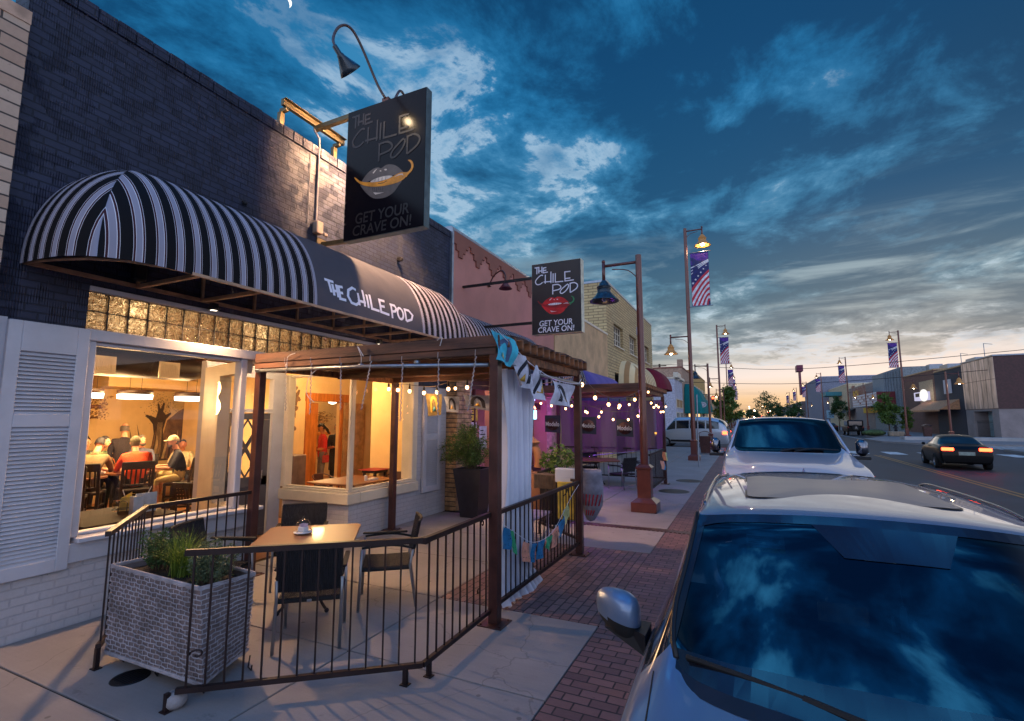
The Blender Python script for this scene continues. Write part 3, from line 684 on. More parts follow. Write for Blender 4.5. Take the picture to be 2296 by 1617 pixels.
w.box(-6.04,-6.0,2.12,8.95,3.43,3.47); w.box(-4.965,-4.93,3.0,8.05,3.425,3.455)
for yy in [3.08,3.80,4.52,5.24,5.96,6.68,7.40,8.0]:
    w.box(-6.0,-4.97,yy-.02,yy+.02,3.425,3.465); w.box(-6.03,-6.0,yy-.015,yy+.015,3.47,3.95)
w.tube([(-6.02,2.13,3.45),(-5.69,2.2,3.45),(-5.35,2.32,3.45),(-5.12,2.5,3.45),(-4.98,2.8,3.45),(-4.95,3.05,3.45)],.016,6)
w.build('awning_frame',cmat('frame_brown',(176,140,112),.45,metal=.2),AW)
def awn_pt(y,t_,d):
    o,zz=prof(t_); o2,z2=prof(min(1,t_+.02)); o1,z1=prof(max(0,t_-.02))
    dx,dz=aa*(o2-o1),hh*(z2-z1); l=math.hypot(dx,dz); nx,nz=-dz/l,dx/l
    return (X0+aa*o*(1-(1-sag(y))*min(1,2*(1-t_)+.15))+nx*d,y,z0+hh*zz+nz*d)
# hand lettering shared by the awning and the hanging signs: strokes in a 0..1 frame per word
def C_(cx,cy,rx,ry,a0,a1,n=14): return [(cx+rx*math.cos(R(a0+(a1-a0)*i/n)),cy+ry*math.sin(R(a0+(a1-a0)*i/n))) for i in range(n+1)]
def line_awn():
    # u along (0..1) , v up (0..1)
    L=[]
    L+=[[(0,.92),(.085,.92)],[(.035,.92),(.05,.30)],[(.068,.78),(.075,.18)],[(.105,.82),(.112,.14)],[(.062,.42),(.115,.46)],
        [(.165,.78),(.122,.74),(.128,.1),(.185,.1)],[(.125,.42),(.16,.44)]]
    L+=[[(.30,.86),(.262,.92),(.215,.70),(.205,.36),(.235,.05),(.285,.02),(.315,.16)],
        [(.315,.72),(.322,.04)],[(.375,1.0),(.382,.06)],[(.305,.28),(.395,.3)],[(.415,.8),(.422,.04)],
        [(.45,.86),(.458,.06),(.545,.04)],[(.615,.72),(.555,.72),(.562,.02),(.66,-.02)],[(.556,.36),(.608,.38)]]
    L+=[[(.695,.62),(.70,-.16)],[(.678,.64),(.745,.66),(.765,.48),(.742,.30),(.70,.24)],
        C_(.812,.27,.038,.34,60,420,18),[(.878,.60),(.884,-.10)],[(.866,.62),(.93,.62),(.975,.38),(.955,.08),(.884,-.10)]]
    return L
w=MB()
for i,l_ in enumerate(line_awn()):
    fn=lambda u,v,d:awn_pt(4.76+u*1.92,.925-.145*v,d+.004)
    # subdivide to follow the curve of the cloth
    q=[]
    for a,b_ in zip(l_[:-1],l_[1:]):
        n=max(1,int(abs(b_[1]-a[1])/.15))
        q+=[(a[0]+(b_[0]-a[0])*k/n,a[1]+(b_[1]-a[1])*k/n) for k in range(n)]
    q.append(l_[-1])
    # stroke width: build in metric space
    ql=[(p[0]*1.92,p[1]*.30) for p in q]
    w.ribbon(ql,.042,lambda u,v,d:fn(u/1.92,v/.30,d),i*.0006)
w.build('lettering','wht',AW)
w=MB(); w.bbox(-6.03,-5.93,3.0,3.13,3.5,3.72,.02); tag(w.build('horn_speaker','black'),'small dark speaker box tucked under the left end of the striped awning','speaker')
# second striped awning next door
aa=.85
A2=thing('striped_awning','smaller black and white striped awning on the pink stucco front','awning',(-6.0,12,3.2))
z0=3.32; hh=1.1
awn_patch('striped_panel','stripe_bw',A2,X0,.85,3.32,1.12,fr_cols(9.0,13.2,12),hem=.16)
awn_patch('awning_end','stripe_bw',A2,X0,.85,3.32,1.12,end_cols(.85,.7,13.2,-1),hem=.16)
w=MB(); w.box(-6.03,-5.25,9.58,13.8,3.16,3.17); w.build('awning_frame','black',A2)
A3=thing('striped_awning','third black and white striped awning, the farthest one on the pink front','awning',(-6.0,15.6,3.2))
awn_patch('awning_end','stripe_bw',A3,X0,.85,3.22,1.0,end_cols(.85,.7,14.9,1),hem=.3)
awn_patch('striped_panel','stripe_bw',A3,X0,.85,3.22,1.0,fr_cols(14.9,17.2,8),hem=.3)
awn_patch('awning_end','stripe_bw',A3,X0,.85,3.22,1.0,end_cols(.85,.7,17.2,-1),hem=.3)

# =============== neighbouring buildings, left side ===============
TB=thing('corner_building','tan and pink concrete block building edge left of the navy brick wall','building',(-6.2,0,0))
w=MB(); w.box(-6.6,-5.95,-9,1.945,0,5.7); w.build('wall','tanblock',TB)
w=MB(); w.box(-6.6,-5.94,-9,1.947,5.7,5.83); w.build('coping',cmat('coping_tan',(206,170,146),.8),TB)
w=MB(); w.box(-16,-6.6,-9,1.19,0,5.6); w.build('rear_wall','tan',TB)
# rustic brick pillar
PB=thing('brick_pillar','rough tan brick pillar between the white shutter and the dark planter','pillar',(-5.9,9.75,0))
w=MB()
for j in range(31):
    z=j*.1; d=random.uniform(-.012,.012)
    for (a,b_) in(((9.46,9.78),(9.785,10.12)) if j%2 else ((9.46,9.62),(9.625,9.95),(9.955,10.12))):
        e=random.uniform(-.012,.012); w.bbox(-6.2,-5.78+e,a[0] if isinstance(a,tuple) else a,b_,z+.006,z+.096,.008) if False else w.bbox(-6.2,-5.78+e,a,b_,z+.006,z+.096,.008)
w.build('pillar_wall',[cmat('rustic_tan',(186,146,104),.8,bump=.6,noise=.3)],PB)
w=MB(); w.box(-6.19,-5.80,9.465,10.115,0,3.1); w.build('mortar','joint',PB)
# pink stucco shop
PK=thing('pink_building','pink stucco shop with stepped brown cornice and purple lit doorway','building',(-6.2,13,0))
w=MB(); w.box(-6.5,WX,9.505,16.4,3.1,6.42); w.box(-6.5,WX,12.1,13.2,0,3.1); w.box(-6.5,WX,15.6,16.4,0,3.1); w.box(-8,-6.5,9.5,9.7,0,6.3); w.box(-8,-7.9,9.7,16.4,0,6.3); w.box(-7.9,-6.5,16.3,16.4,0,6.3)
w.build('wall','pink',PK)
w=MB(); w.bbox(-6.52,-6.02,9.5,16.42,6.42,6.50,.01); w.box(-6.54,-5.98,9.49,9.56,3.2,6.46); w.build('coping','galv',PK)
w=MB(); pts=[(9.6,6.4)]; y=9.6; zz=6.05
def step(y): return [(y,6.12),(y+.16,6.12),(y+.16,5.98),(y+.28,5.98),(y+.28,5.84),(y+.46,5.84),(y+.46,5.98),(y+.58,5.98),(y+.58,6.12),(y+.72,6.12),(y+.72,6.24),(y+.85,6.24)]
poly=[(9.57,6.415)]; poly+=[]
y=9.57
while y<15.6: poly+=step(y); y+=.85
poly+=[(y,6.415)]
w.prism(poly,lambda u,v,d:(WX+d,u,v),0,.04); w.build('cornice','pinktrim',PK)
w=MB(); w.box(-6.4,-6.2,10.13,10.2,0,3.1); w.box(-6.35,-6.3,10.2,12.1,0,.5); w.box(-6.35,-6.25,10.2,12.1,2.75,3.1); w.box(-6.36,-6.26,11.1,11.16,.5,2.75); w.box(-6.35,-6.25,13.2,15.6,2.3,2.5); w.box(-6.35,-6.25,13.2,15.6,0,.5)
w.build('window_frame','steel',PK)
w=MB(); w.quad((-6.3,10.2,.5),(-6.3,12.1,.5),(-6.3,12.1,2.75),(-6.3,10.2,2.75)); w.quad((-6.3,13.2,.5),(-6.3,15.6,.5),(-6.3,15.6,2.3),(-6.3,13.2,2.3)); w.build('window_pane','glass',PK)
w=MB(); w.box(-7.88,-6.5,9.71,16.2,-.05,.02); w.box(-7.88,-6.5,9.71,16.2,3.09,3.1); w.build('shop_floor',cmat('floor_dim',(120,84,64)),PK)
# pale rusticated pilasters lit purple
w=MB()
for (ya,yb) in((12.15,12.55),(12.75,13.15),(15.65,16.1)):
    w=MB(); w.box(-6.1,-5.90,ya+.005,yb-.005,0,3.1)
    for j in range(26):
        e=random.uniform(-.01,.01); w.bbox(-6.09,-5.88+e,ya,yb,j*.12+.006,j*.12+.115,.008)
    w.build('pilaster',cmat('pilaster_brick',(196,166,146),.8,bump=.5),PK)
lamp_light('shop_light',(-7.2,11.6,2.7),38,(1,.72,.42),.2,parent=PK)
# tan stucco building
TN=thing('tan_building','tan rough stucco building with purple awning beyond the pink shop','building',(-6.2,20,0))
w=MB(); w.box(-12,WX+.03,16.45,23.98,2.6,6.1); w.box(-12,WX+.03,16.45,18,0,2.6); w.box(-12,WX+.03,22.5,23.98,0,2.6); w.box(-6.6,-6.4,18,22.5,0,.6); w.build('wall','tan',TN)
w=MB(); w.bbox(-12,WX+.06,16.43,24.0,6.1,6.2,.01); w.build('coping','trimc',TN)
w=MB(); w.quad((-6.45,18,.6),(-6.45,22.5,.6),(-6.45,22.5,2.6),(-6.45,18,2.6)); w.build('window_pane','glass',TN)
def simple_awning(name,label,mat,y0,y1,xo,z0,h,b,parent=None,X=WX,grp=None,sgn=1):
    o=thing(name,label,'awning',(X,(y0+y1)/2,z0),grp)
    def fc(ya,yb,n=8): return [(lambda t_,oo,y=ya+(yb-ya)*i/n:(sgn*xo*oo,y,y)) for i in range(n+1)]
    ec=lambda Yc,s:[(lambda t_,oo,f=f:(sgn*f(t_,oo)[0],f(t_,oo)[1],f(t_,oo)[2])) for f in end_cols(xo,b,Yc,s,14)]
    awn_patch('awning_end',mat,o,X,xo,z0,h,ec(y0+b,1),12); awn_patch('awning_front',mat,o,X,xo,z0,h,fc(y0+b,y1-b),12); awn_patch('awning_end',mat,o,X,xo,z0,h,ec(y1-b,-1),12)
    return o
simple_awning('purple_awning','purple rounded awning on the tan stucco building','plain_purple',18.2,23.4,1.0,3.0,.95,.6)
w=MB(); w.box(-6.0,-5.02,18.3,23.3,2.55,3.0); tag(w.build('awning_valance',cmat('val_purple',(70,62,120),.8)),'dark purple straight skirt below the rounded purple awning','awning skirt')
# two-storey buff brick corner building
BF=thing('brick_building','two storey buff brick building with dark grid windows at the side street','building',(-6.2,30.5,0))
w=MB(); w.box(-6.4,WX,24.02,25.5,0,8.85); w.box(-6.4,WX,25.5,37.4,7.0,8.85); w.box(-6.4,WX,25.5,37.4,4.4,5.85)
for a,b_ in((27.7,29.4),(31.5,33.8),(36.0,37.4)): w.box(-6.4,WX,a,b_,5.85,7.0)
w.box(-6.4,WX,34.2,37.4,0,4.4); w.box(-6.4,WX,29.2,30.2,0,4.4); w.box(-16,-6.4,37.2,37.4,0,8.85); w.build('wall','buff',BF)
w=MB(); w.box(-16,-7.3,24.02,24.2,0,8.85); w.box(-16,-15.8,24.2,37.2,0,8.85); w.build('side_wall','redbrown',BF)
w=MB(); w.box(-7.3,-6.4,24.02,24.2,0,8.85); w.box(-15.8,-6.4,24.2,37.2,8.5,8.6); w.build('quoin','buff',BF)
w=MB(); w.bbox(-16,-6.02,24.0,37.42,8.85,8.98,.01); w.build('coping','galv',BF)
for a,b_ in((25.5,27.7),(29.4,31.5),(33.8,36.0)):
    w=MB(); w.box(-6.3,-6.22,a,b_,5.85,5.91); w.box(-6.3,-6.22,a,b_,6.94,7.0)
    for i in range(5): q=a+(b_-a-.05)*i/4; w.box(-6.3,-6.22,q,q+.05,5.91,6.94)
    for i in(1,2): w.box(-6.29,-6.23,a,b_,5.85+i*.38,5.89+i*.38)
    w.bbox(-6.3,-5.98,a-.05,b_+.05,5.78,5.85,.01); fo=w.build('window','trimc',BF)
    w=MB(); w.quad((-6.26,a,5.9),(-6.26,b_,5.9),(-6.26,b_,6.95),(-6.26,a,6.95)); w.build('pane',cmat('pane_dark',(40,50,62),.1,metal=.5),fo)
w=MB(); w.bbox(-6.05,-6.0,31.6,32.1,7.3,7.8,.01); tag(w.build('vent_panel','trimw'),'small white square vent high on the buff brick wall','vent')
w=MB(); w.box(-6.5,-6.42,25.5,29.2,0,4.4); w.box(-6.5,-6.42,30.2,34.2,0,4.4); w.build('shopfront',cmat('shopfront_dark',(60,56,60),.25),BF)
simple_awning('striped_awning','tall cream and tan striped dome awning on the buff brick building','stripe_cream',26.3,31.6,1.3,3.75,1.45,1.3)
simple_awning('maroon_awning','maroon dome awning at the corner of the buff brick building','plain_maroon',32.8,37.2,1.5,3.9,1.5,1.4)
# =============== hanging signs ===============
# artwork drawn in the frame of the sign face: u 0..1 left to right, v 0..1 bottom to top
TLc,TRc,BLc,BRc=(248,290),(1065,198),(268,1525),(1090,1475)
def inv(x,y):
    u,v=.5,.5
    for _ in range(25):
        px=(1-u)*(1-v)*BLc[0]+u*(1-v)*BRc[0]+(1-u)*v*TLc[0]+u*v*TRc[0]; py=(1-u)*(1-v)*BLc[1]+u*(1-v)*BRc[1]+(1-u)*v*TLc[1]+u*v*TRc[1]
        u+=(x-px)/820.; v-=(y-py)/1250.
    return u,v
def sm_(p,n=4,closed=False):
    """catmull-rom smoothing of a polyline"""
    q=[]; N=len(p); rng=range(N if closed else N-1)
    for i in rng:
        g=lambda k:p[k%N] if closed else p[max(0,min(N-1,k))]
        a,b_,c,d=g(i-1),g(i),g(i+1),g(i+2)
        for k in range(n):
            t_=k/n; f=lambda A,B,Cc,Dd:.5*((2*B)+(-A+Cc)*t_+(2*A-5*B+4*Cc-Dd)*t_*t_+(-A+3*B-3*Cc+Dd)*t_**3)
            q.append((f(a[0],b_[0],c[0],d[0]),f(a[1],b_[1],c[1],d[1])))
    if not closed: q.append(p[-1])
    return q
LET=[[(298,345),(380,335)],[(338,340),(338,457)],[(372,342),(372,442)],[(424,325),(424,436)],[(360,404),(432,398)],
 [(500,342),(447,350),(447,436),(527,423)],[(450,396),(500,388)],
 sm_([(446,482),(408,480),(352,528),(316,588),(340,640),(395,638),(440,604)]),
 [(485,470),(485,630)],[(581,418),(581,620)],[(456,600),(594,592)],[(618,452),(618,616)],[(655,448),(655,606),(790,596)],
 [(906,424),(813,432),(818,592),(962,576)],[(820,550),(906,541)],
 [(615,660),(615,823)],sm_([(606,660),(700,650),(750,692),(722,735),(622,760)]),
 sm_([(866,648),(812,690),(755,745),(740,796),(778,808),(838,758),(876,692)],4,True),[(903,636),(904,800)],sm_([(893,640),(970,626),(1022,665),(1004,730),(906,799)])]
UPLIP=sm_([(428,1012),(452,968),(500,915),(560,882),(610,876),(642,890),(690,868),(740,868),(800,892),(860,945),(905,1000),(840,985),(740,972),(620,974),(540,990),(470,1005)],3,True)
LOLIP=sm_([(428,1014),(520,1045),(640,1058),(760,1052),(860,1040),(830,1080),(790,1130),(720,1166),(640,1172),(570,1158),(505,1110),(460,1062)],3,True)
CHI=sm_([(356,934),(380,946),(420,978),(480,998),(560,1008),(640,1014),(700,1004),(760,990),(820,968),(870,962),(895,985),(900,1012),(850,1042),(760,1058),(650,1060),(540,1048),(450,1020),(400,988),(372,960)],3,True)
STEM=sm_([(878,964),(915,968),(945,945),(952,915),(940,882),(915,858),(945,862),(968,890),(974,925),(958,965),(925,992),(905,1016),(893,988)],3,True)
TEETH=sm_([(536,1002),(580,982),(650,972),(720,972),(768,982),(742,996),(690,1006),(620,1012),(560,1010)],3,True)
def sign_art(mb,fn,w,h,with_text=True):
    asp=w; 
    def st(p,wd,d,closed=False):
        q=[inv(*k) for k in p]; q=[(a*w,b_*h) for a,b_ in q]
        mb.ribbon(q,wd,lambda u,v,dd:fn(u/w,v/h,dd),d,closed)
    def pg(p,d,th=.0005): mb.prism([inv(*k) for k in p][::-1],fn,d,d+th)
    mb.m=0
    for i,l in enumerate(LET): st(l,w*.021,.002+i*.0003)
    mb.m=4; text(mb,'GET YOUR',fn,.155,.83,.108,.188,.003,.012,.08); text(mb,'CRAVE ON!',fn,.125,.86,.020,.098,.003,.012,.08)
    mb.m=1; pg(UPLIP,.002); pg(LOLIP,.002)
    mb.m=2; pg(CHI,.004); mb.m=3; pg(STEM,.005)
    mb.m=5; pg(TEETH,.006)
    for q in ([(556,922),(575,902),(606,886),(588,908),(566,930)],[(628,916),(640,908),(652,920),(640,922)],[(676,906),(700,904),(708,918),(688,920)],[(572,1108),(600,1112),(640,1120),(690,1122),(640,1128),(598,1132)],[(780,996),(830,976),(868,974),(880,1000),(862,985),(830,986)]): pg(q,.0068)
    mb.m=6
    for a in(588,625,662,700): st([(a,976),(a-4,1008)],w*.004,.0075)
    st(sm_([(620,1030),(670,1032),(710,1018)]),w*.006,.0055)
    for a in range(6): st([(560+a*22,1062),(568+a*20,1090+6*(a%3))],w*.004,.0032)
def make_sign(name,label,x0,x1,yf,yb,z0,z1,faces,mats):
    sg=thing(name,label,'sign',((x0+x1)/2,(yf+yb)/2,z0)); fm,art,side=mats
    b=MB(); b.bbox(x0,x1,yf+.004,yb-.004,z0,z1,.004); b.build('sign_box',side,sg)
    b=MB(); b.box(x0+.008,x1-.008,yf-.004,yf+.003,z0+.008,z1-.008); b.build('sign_face',fm,sg)
    w,h=x1-x0-.016,z1-z0-.016
    a=MB(); sign_art(a,lambda u,v,d:(x0+.008+u*w,yf-.0045-d,z0+.008+v*h),w,h); a.build('sign_artwork',art,sg)
    b=MB(); b.box(x0+.008,x1-.008,yb-.003,yb+.004,z0+.008,z1-.008); b.build('sign_face',fm,sg); return sg
glossblk=pmat('sign_gloss_black',rgb(20,16,22),.16,0,.04,2.,spec=.14)
S1=make_sign('hanging_sign','tall dark hanging sign with grey lips biting an orange chile',-5.52,-4.01,5.6,5.74,4.72,6.86,1,
 (glossblk,[cmat('art_letter_dim',(44,36,38),.5),cmat('art_lip_grey',(100,88,82),.5),cmat('art_chile_orange',(236,150,30),.45),cmat('art_chile_orange',(236,150,30),.45),cmat('art_text_dim',(34,26,27),.5),cmat('art_tooth',(226,206,190),.45),cmat('art_line',(28,24,26),.5)],
 cmat('sign_edge_grey',(84,100,104),.5,metal=.4)))
w=MB(); w.box(-6.33,-6.27,5.0,6.3,6.86,6.95); w.box(-6.33,-6.22,5.0,6.3,6.953,6.965)
for yy in(5.08,6.2): w.box(-6.42,-6.28,yy-.03,yy+.03,6.80,6.857); w.box(-6.45,-6.38,yy-.04,yy+.04,6.36,6.80)
w.tube([(-6.30,5.66,6.82),(-5.5,5.66,6.83)],.038,square=True)
w.build('bracket',cmat('bracket_steel',(110,96,66),.45,metal=.5),S1)
w=MB(); w.tube([(-6.05,5.67,4.78),(-5.5,5.67,4.755)],.03,square=True); w.box(-6.06,-6.03,5.56,5.78,4.70,4.86); w.build('bracket','bracket_steel',S1)
w=MB(); w.box(-4.86,-4.74,5.62,5.72,6.86,6.93); w.build('lamp_mount','steel',S1)
# gooseneck lamps over both faces of the sign
gpath=[(-4.8,5.62,6.92),(-4.9,5.55,7.13),(-5.02,5.4,7.54),(-5.07,5.3,7.73),(-5.11,5.2,7.85),(-5.15,5.1,7.87),(-5.2,5.02,7.80),(-5.21,4.95,7.65),(-5.14,4.86,7.44),(-5.0,4.78,7.22),(-4.88,4.72,7.06)]
def sm3(p,n=4):
    q=[];N=len(p)
    for i in range(N-1):
        a,b_,c,d=[Vector(p[max(0,min(N-1,k))]) for k in(i-1,i,i+1,i+2)]
        for k in range(n):
            t_=k/n; q.append(.5*((2*b_)+(-a+c)*t_+(2*a-5*b_+4*c-d)*t_*t_+(-a+3*b_-3*c+d)*t_**3))
    q.append(Vector(p[-1])); return q
def shade_along(mb,p0,d,prof,n=20):
    d=Vector(d).normalized(); q=d.to_track_quat('Z','Y').to_matrix(); o=len(mb.v); mb.lathe(prof,(0,0,0),n)
    for i in range(o,len(mb.v)): mb.v[i]=tuple(Vector(p0)+q@Vector(mb.v[i]))
def cmat_e():
    if 'flood_bulb' not in M: M['flood_bulb']=emat('flood_bulb',(1,.74,.45),34.)
    return 'flood_bulb'
def goose(label,path,aim,group):
    g=thing('gooseneck_lamp',label,'lamp',path[0],group)
    w=MB(); w.tube(sm3(path),.020,10); w.build('neck',cmat('neck_brown',(84,64,60),.5),g,True)
    e=Vector(path[-1]); d=(Vector(aim)-e).normalized()
    w=MB(); shade_along(w,e,d,[(.02,-.10),(.035,-.09),(.038,.02),(.05,.03),(.055,.06),(.13,.20),(.165,.27),(.16,.272),(.12,.20),(.04,.07)]); s_=w.build('lamp_shade','lampblk',g,True)
    w=MB(); w.sph(tuple(e+d*.17),.045); w.build('bulb',cmat_e(),g,True)
    return g,e+d*.24,d
g1,lp,ld=goose('gooseneck lamp bent toward the street over the tall hanging sign',gpath,(-4.79,5.5,6.5),'gooseneck lamps of the tall sign')
lamp_light('light',lp,14,(1,.72,.42),.05,'SPOT',g1,R(125),(-4.7,5.6,5.9))
rp=[(x_,5.67+(5.67-y_),z_) for x_,y_,z_ in gpath]; rp=[(p[0],p[1],p[2]) for p in rp]
g2,lp2,ld2=goose('second gooseneck lamp behind the tall hanging sign, lighting the brick wall',[(-4.7,5.72,6.92),(-4.75,5.9,7.2),(-4.85,6.15,7.3),(-4.93,6.4,7.2),(-4.98,6.5,7.0)],(-5.3,5.7,5.6),'gooseneck lamps of the tall sign')
lamp_light('light',lp2,1900,(1,.56,.29),.22,'SPOT',g2,R(150),(-5.8,5.5,4.6),.25)
S2=make_sign('hanging_sign','smaller black hanging sign with red lips and green stemmed chile',-4.20,-3.05,10,10.2,3.83,5.44,1,
 (pmat('sign_black',rgb(22,24,32),.4,0,.05),['wht',cmat('art_red',(196,24,34),.4),cmat('art_red_dark',(150,12,26),.4),cmat('art_green',(40,134,84),.4),'wht',cmat('art_white',(236,230,236),.4),cmat('art_line',(28,24,26),.5)],
 cmat('sign_cream_side',(222,214,190),.5)))
for zz in(5.16,4.13): w=MB(); w.tube([(-6.06,10.1,zz),(-4.2,10.1,zz)],.028,square=True); w.build('bracket','black',S2)
# barn lamp on pink wall
bl=thing('wall_lamp','small maroon gooseneck wall lamp on the pink stucco','wall lamp',(-6.05,11.4,5.55))
w=MB(); w.tube(sm3([(-6.03,11.4,5.5),(-5.8,11.25,5.72),(-5.5,11.1,5.78),(-5.35,11.0,5.62),(-5.33,10.98,5.45)]),.018,8); w.lathe([(.001,0),(.07,.0)],(-6.03,11.4,5.5)); w.build('neck','steel',bl,True)
w=MB(); w.lathe([(.02,.02),(.05,0),(.07,-.07),(.17,-.2),(.165,-.2),(.05,-.06)],(-5.33,10.98,5.45),18); w.build('lamp_shade',cmat('lamp_maroon',(92,40,56),.35),bl,True)

# =============== street lamps ===============
def bell(mb,c,s=1.):
    mb.lathe([(.025*s,.42*s),(.05*s,.40*s),(.11*s,.33*s),(.13*s,.26*s),(.17*s,.25*s),(.17*s,.235*s),(.13*s,.225*s),(.165*s,.21*s),(.165*s,.195*s),(.125*s,.185*s),(.16*s,.17*s),(.15*s,.13*s),(.20*s,.05*s),(.30*s,-.06*s),(.345*s,-.09*s),(.345*s,-.105*s),(.27*s,-.085*s),(.12*s,.06*s),(.02*s,.08*s)],c,28)
def post_parts(t_,h,r0=.085,r1=.07,pm='pole'):
    w=MB(); L=t_.location
    w.bbox(L.x-.27,L.x+.27,L.y-.27,L.y+.27,0,.20,.008); w.add([(L.x-.27,L.y-.27,.20),(L.x+.27,L.y-.27,.20),(L.x+.27,L.y+.27,.20),(L.x-.27,L.y+.27,.20),(L.x-.15,L.y-.15,.29),(L.x+.15,L.y-.15,.29),(L.x+.15,L.y+.15,.29),(L.x-.15,L.y+.15,.29)],[(0,1,5,4),(1,2,6,5),(2,3,7,6),(3,0,4,7)])
    w.bbox(L.x-.145,L.x+.145,L.y-.145,L.y+.145,.2,.92,.006); w.bbox(L.x-.17,L.x+.17,L.y-.17,L.y+.17,.9,.94,.006)
    w.add([(L.x-.17,L.y-.17,.94),(L.x+.17,L.y-.17,.94),(L.x+.17,L.y+.17,.94),(L.x-.17,L.y+.17,.94),(L.x-.1,L.y-.1,1.0),(L.x+.1,L.y-.1,1.0),(L.x+.1,L.y+.1,1.0),(L.x-.1,L.y+.1,1.0)],[(0,1,5,4),(1,2,6,5),(2,3,7,6),(3,0,4,7)])
    w.build('base',pm,t_)
    w=MB(); w.tube([(L.x,L.y,.98),(L.x,L.y,h)],[r0,r1],16); o=w.build('pole',pm,t_); smooth_by_angle(o,50)
def arm(t_,z,sx,l,lit,s=1.):
    L=t_.location; w=MB(); ex=L.x+sx*l
    w.tube([(L.x,L.y,z),(ex,L.y,z)],.035,10); w.tube([(ex,L.y,z-.42),(ex,L.y,z+.1)],.04,10); w.sph((ex,L.y,z+.11),.045)
    w.tube(sm3([(L.x,L.y,z-.42),(L.x+sx*l*.3,L.y,z-.17),(L.x+sx*l*.75,L.y,z-.1)]),.012,6)
    a=w.build('arm','pole',t_,True)
    w=MB(); bell(w,(ex,L.y,z-.75),s); w.build('lamp_shade','belllit' if lit else 'lampblk',a,True)
    w=MB(); w.sph((ex,L.y,z-.80),.075 if lit else .06); w.build('bulb','bulbdim' if lit else 'porcelain',a,True)
    return (ex,L.y,z-.95)
bn_m=[cmat('banner_navy',(34,40,104),.7),cmat('banner_white',(222,222,232),.7),cmat('banner_red',(196,46,66),.7),cmat('banner_purple',(84,44,150),.7)]
def banner(t_,x0,x1,z0,z1,flip):
    L=t_.location; w=MB(); W_=x1-x0; H=z1-z0
    for zz in(z1+.03,z0-.03): w=MB(); w.tube([(L.x,L.y,zz),((x1+.12) if not flip else (x0-.12),L.y,zz)],.022,8); w.build('banner_rod','galv',t_)
    w=MB(); w.m=0
    fn=lambda u,v,d:(x0+u*W_,L.y-.012-d+.03*math.sin(v*6+u*2),z0+v*H)
    n=10
    for i in range(n):
        for j in range(8): w.add([fn(j/8,i/n,0),fn((j+1)/8,i/n,0),fn((j+1)/8,(i+1)/n,0),fn(j/8,(i+1)/n,0)],[(0,1,2,3)])
    w.m=3; w.prism([(0.01,.78),(.99,.86),(.99,.99),(.01,.99)],fn,.002,.003)
    for k in range(3):
        w.m=1; w.ribbon([(.01,.72-.075*k*.8),(.5,.78-.03*k),(.99,.855-.02*k)],.018,fn,.004+k*.0004)
    def cv_(k):   # one edge of the fan of stripes: from the right side sweeping down to the left and bottom
        f=k/11; s0=(.99,.66-.60*f); e0=(.01,.34-.34*min(1,f*3)) if f<1/3 else (.01+.9*(f-1/3)*1.5,.005)
        c0=(.45+.45*f,.52-.40*f); return [((1-t_)**2*s0[0]+2*t_*(1-t_)*c0[0]+t_*t_*e0[0],(1-t_)**2*s0[1]+2*t_*(1-t_)*c0[1]+t_*t_*e0[1]) for t_ in [i/8 for i in range(9)]]
    for k in range(11):
        w.m=2 if k%2==0 else 1; p,q=cv_(k),cv_(k+1); o_=.005
        for i in range(8): w.add([fn(p[i][0],p[i][1],o_),fn(p[i+1][0],p[i+1][1],o_),fn(q[i+1][0],q[i+1][1],o_),fn(q[i][0],q[i][1],o_)],[(0,1,2,3)])
    w.m=1
    for k in range(6):
        cu,cv=.10+k*.15,.43+k*.062; rr_=.085-.007*k; st=[]
        for i in range(10): a=PI/2+i*PI/5; q=rr_ if i%2==0 else rr_*.42; st.append((cu+q*math.cos(a),cv+q*math.sin(a)*W_/H))
        w.prism(st,fn,.011,.0115)
    w.build('banner',bn_m,t_)
def short_lamp(label,x,y,sx,lit,light=0,h=5.76):
    t_=thing('street_lamp',label,'street lamp',(x,y,0),'street lamps along the pavements'); post_parts(t_,h)
    e=arm(t_,5.6,sx,.82,lit)
    if light: lamp_light('light',e,light,(1,.72,.42),.08,parent=t_)
    return t_
def tall_lamp(label,x,y,sx,light=0,lit2=True):
    t_=thing('street_lamp',label,'street lamp',(x,y,0),'street lamps along the pavements'); post_parts(t_,11.6,.11,.08)
    e=arm(t_,11.45,sx,.8,True,1.15); arm(t_,6.05,-sx,.9,lit2)
    if sx>0: banner(t_,x+.2,x+1.05,7.55,10.25,False)
    else: banner(t_,x-1.05,x-.2,7.55,10.25,True)
    if light: lamp_light('light',e,light,(1,.75,.45),.1,parent=t_)
    return t_
short_lamp('brown street lamp with unlit blue bell on the brick border, nearest the patio',-2.07,11.3,-1,False)
tall_lamp('tall brown street lamp with flag banner, nearest on the left sidewalk',-2.33,25.7,1,60)
short_lamp('short brown street lamp with dark bell just behind the tall bannered one',-2.34,38+2.2,-1,False) if False else short_lamp('short brown street lamp with dark bell behind the trash bin',-2.2,36.4,-1,False)
tall_lamp('tall street lamp with flag banner, second from the camera on the left side',-2.25,54.6,1)
short_lamp('short street lamp, third of the low ones down the left side',-2.4,68,-1,True)
tall_lamp('tall street lamp with flag banner, third down the left side',-2.6,92,1)
for i,y in enumerate((116,140,164)): tall_lamp('small distant bannered street lamp, number %s beyond the green tree on the left'%('one','two','three')[i],-2.7-.1*i,y,1)
tall_lamp('tall street lamp with flag banner in front of the brown brick shops on the right',15.6,66.5,-1)
tall_lamp('bannered street lamp beside the dark parked off-road car on the right',14.6,92,-1)
for i,y in enumerate((122,150,178,206)): tall_lamp('distant bannered street lamp on the right, %s in its row'%('nearest','second','third','farthest')[i],14.8,y,-1)
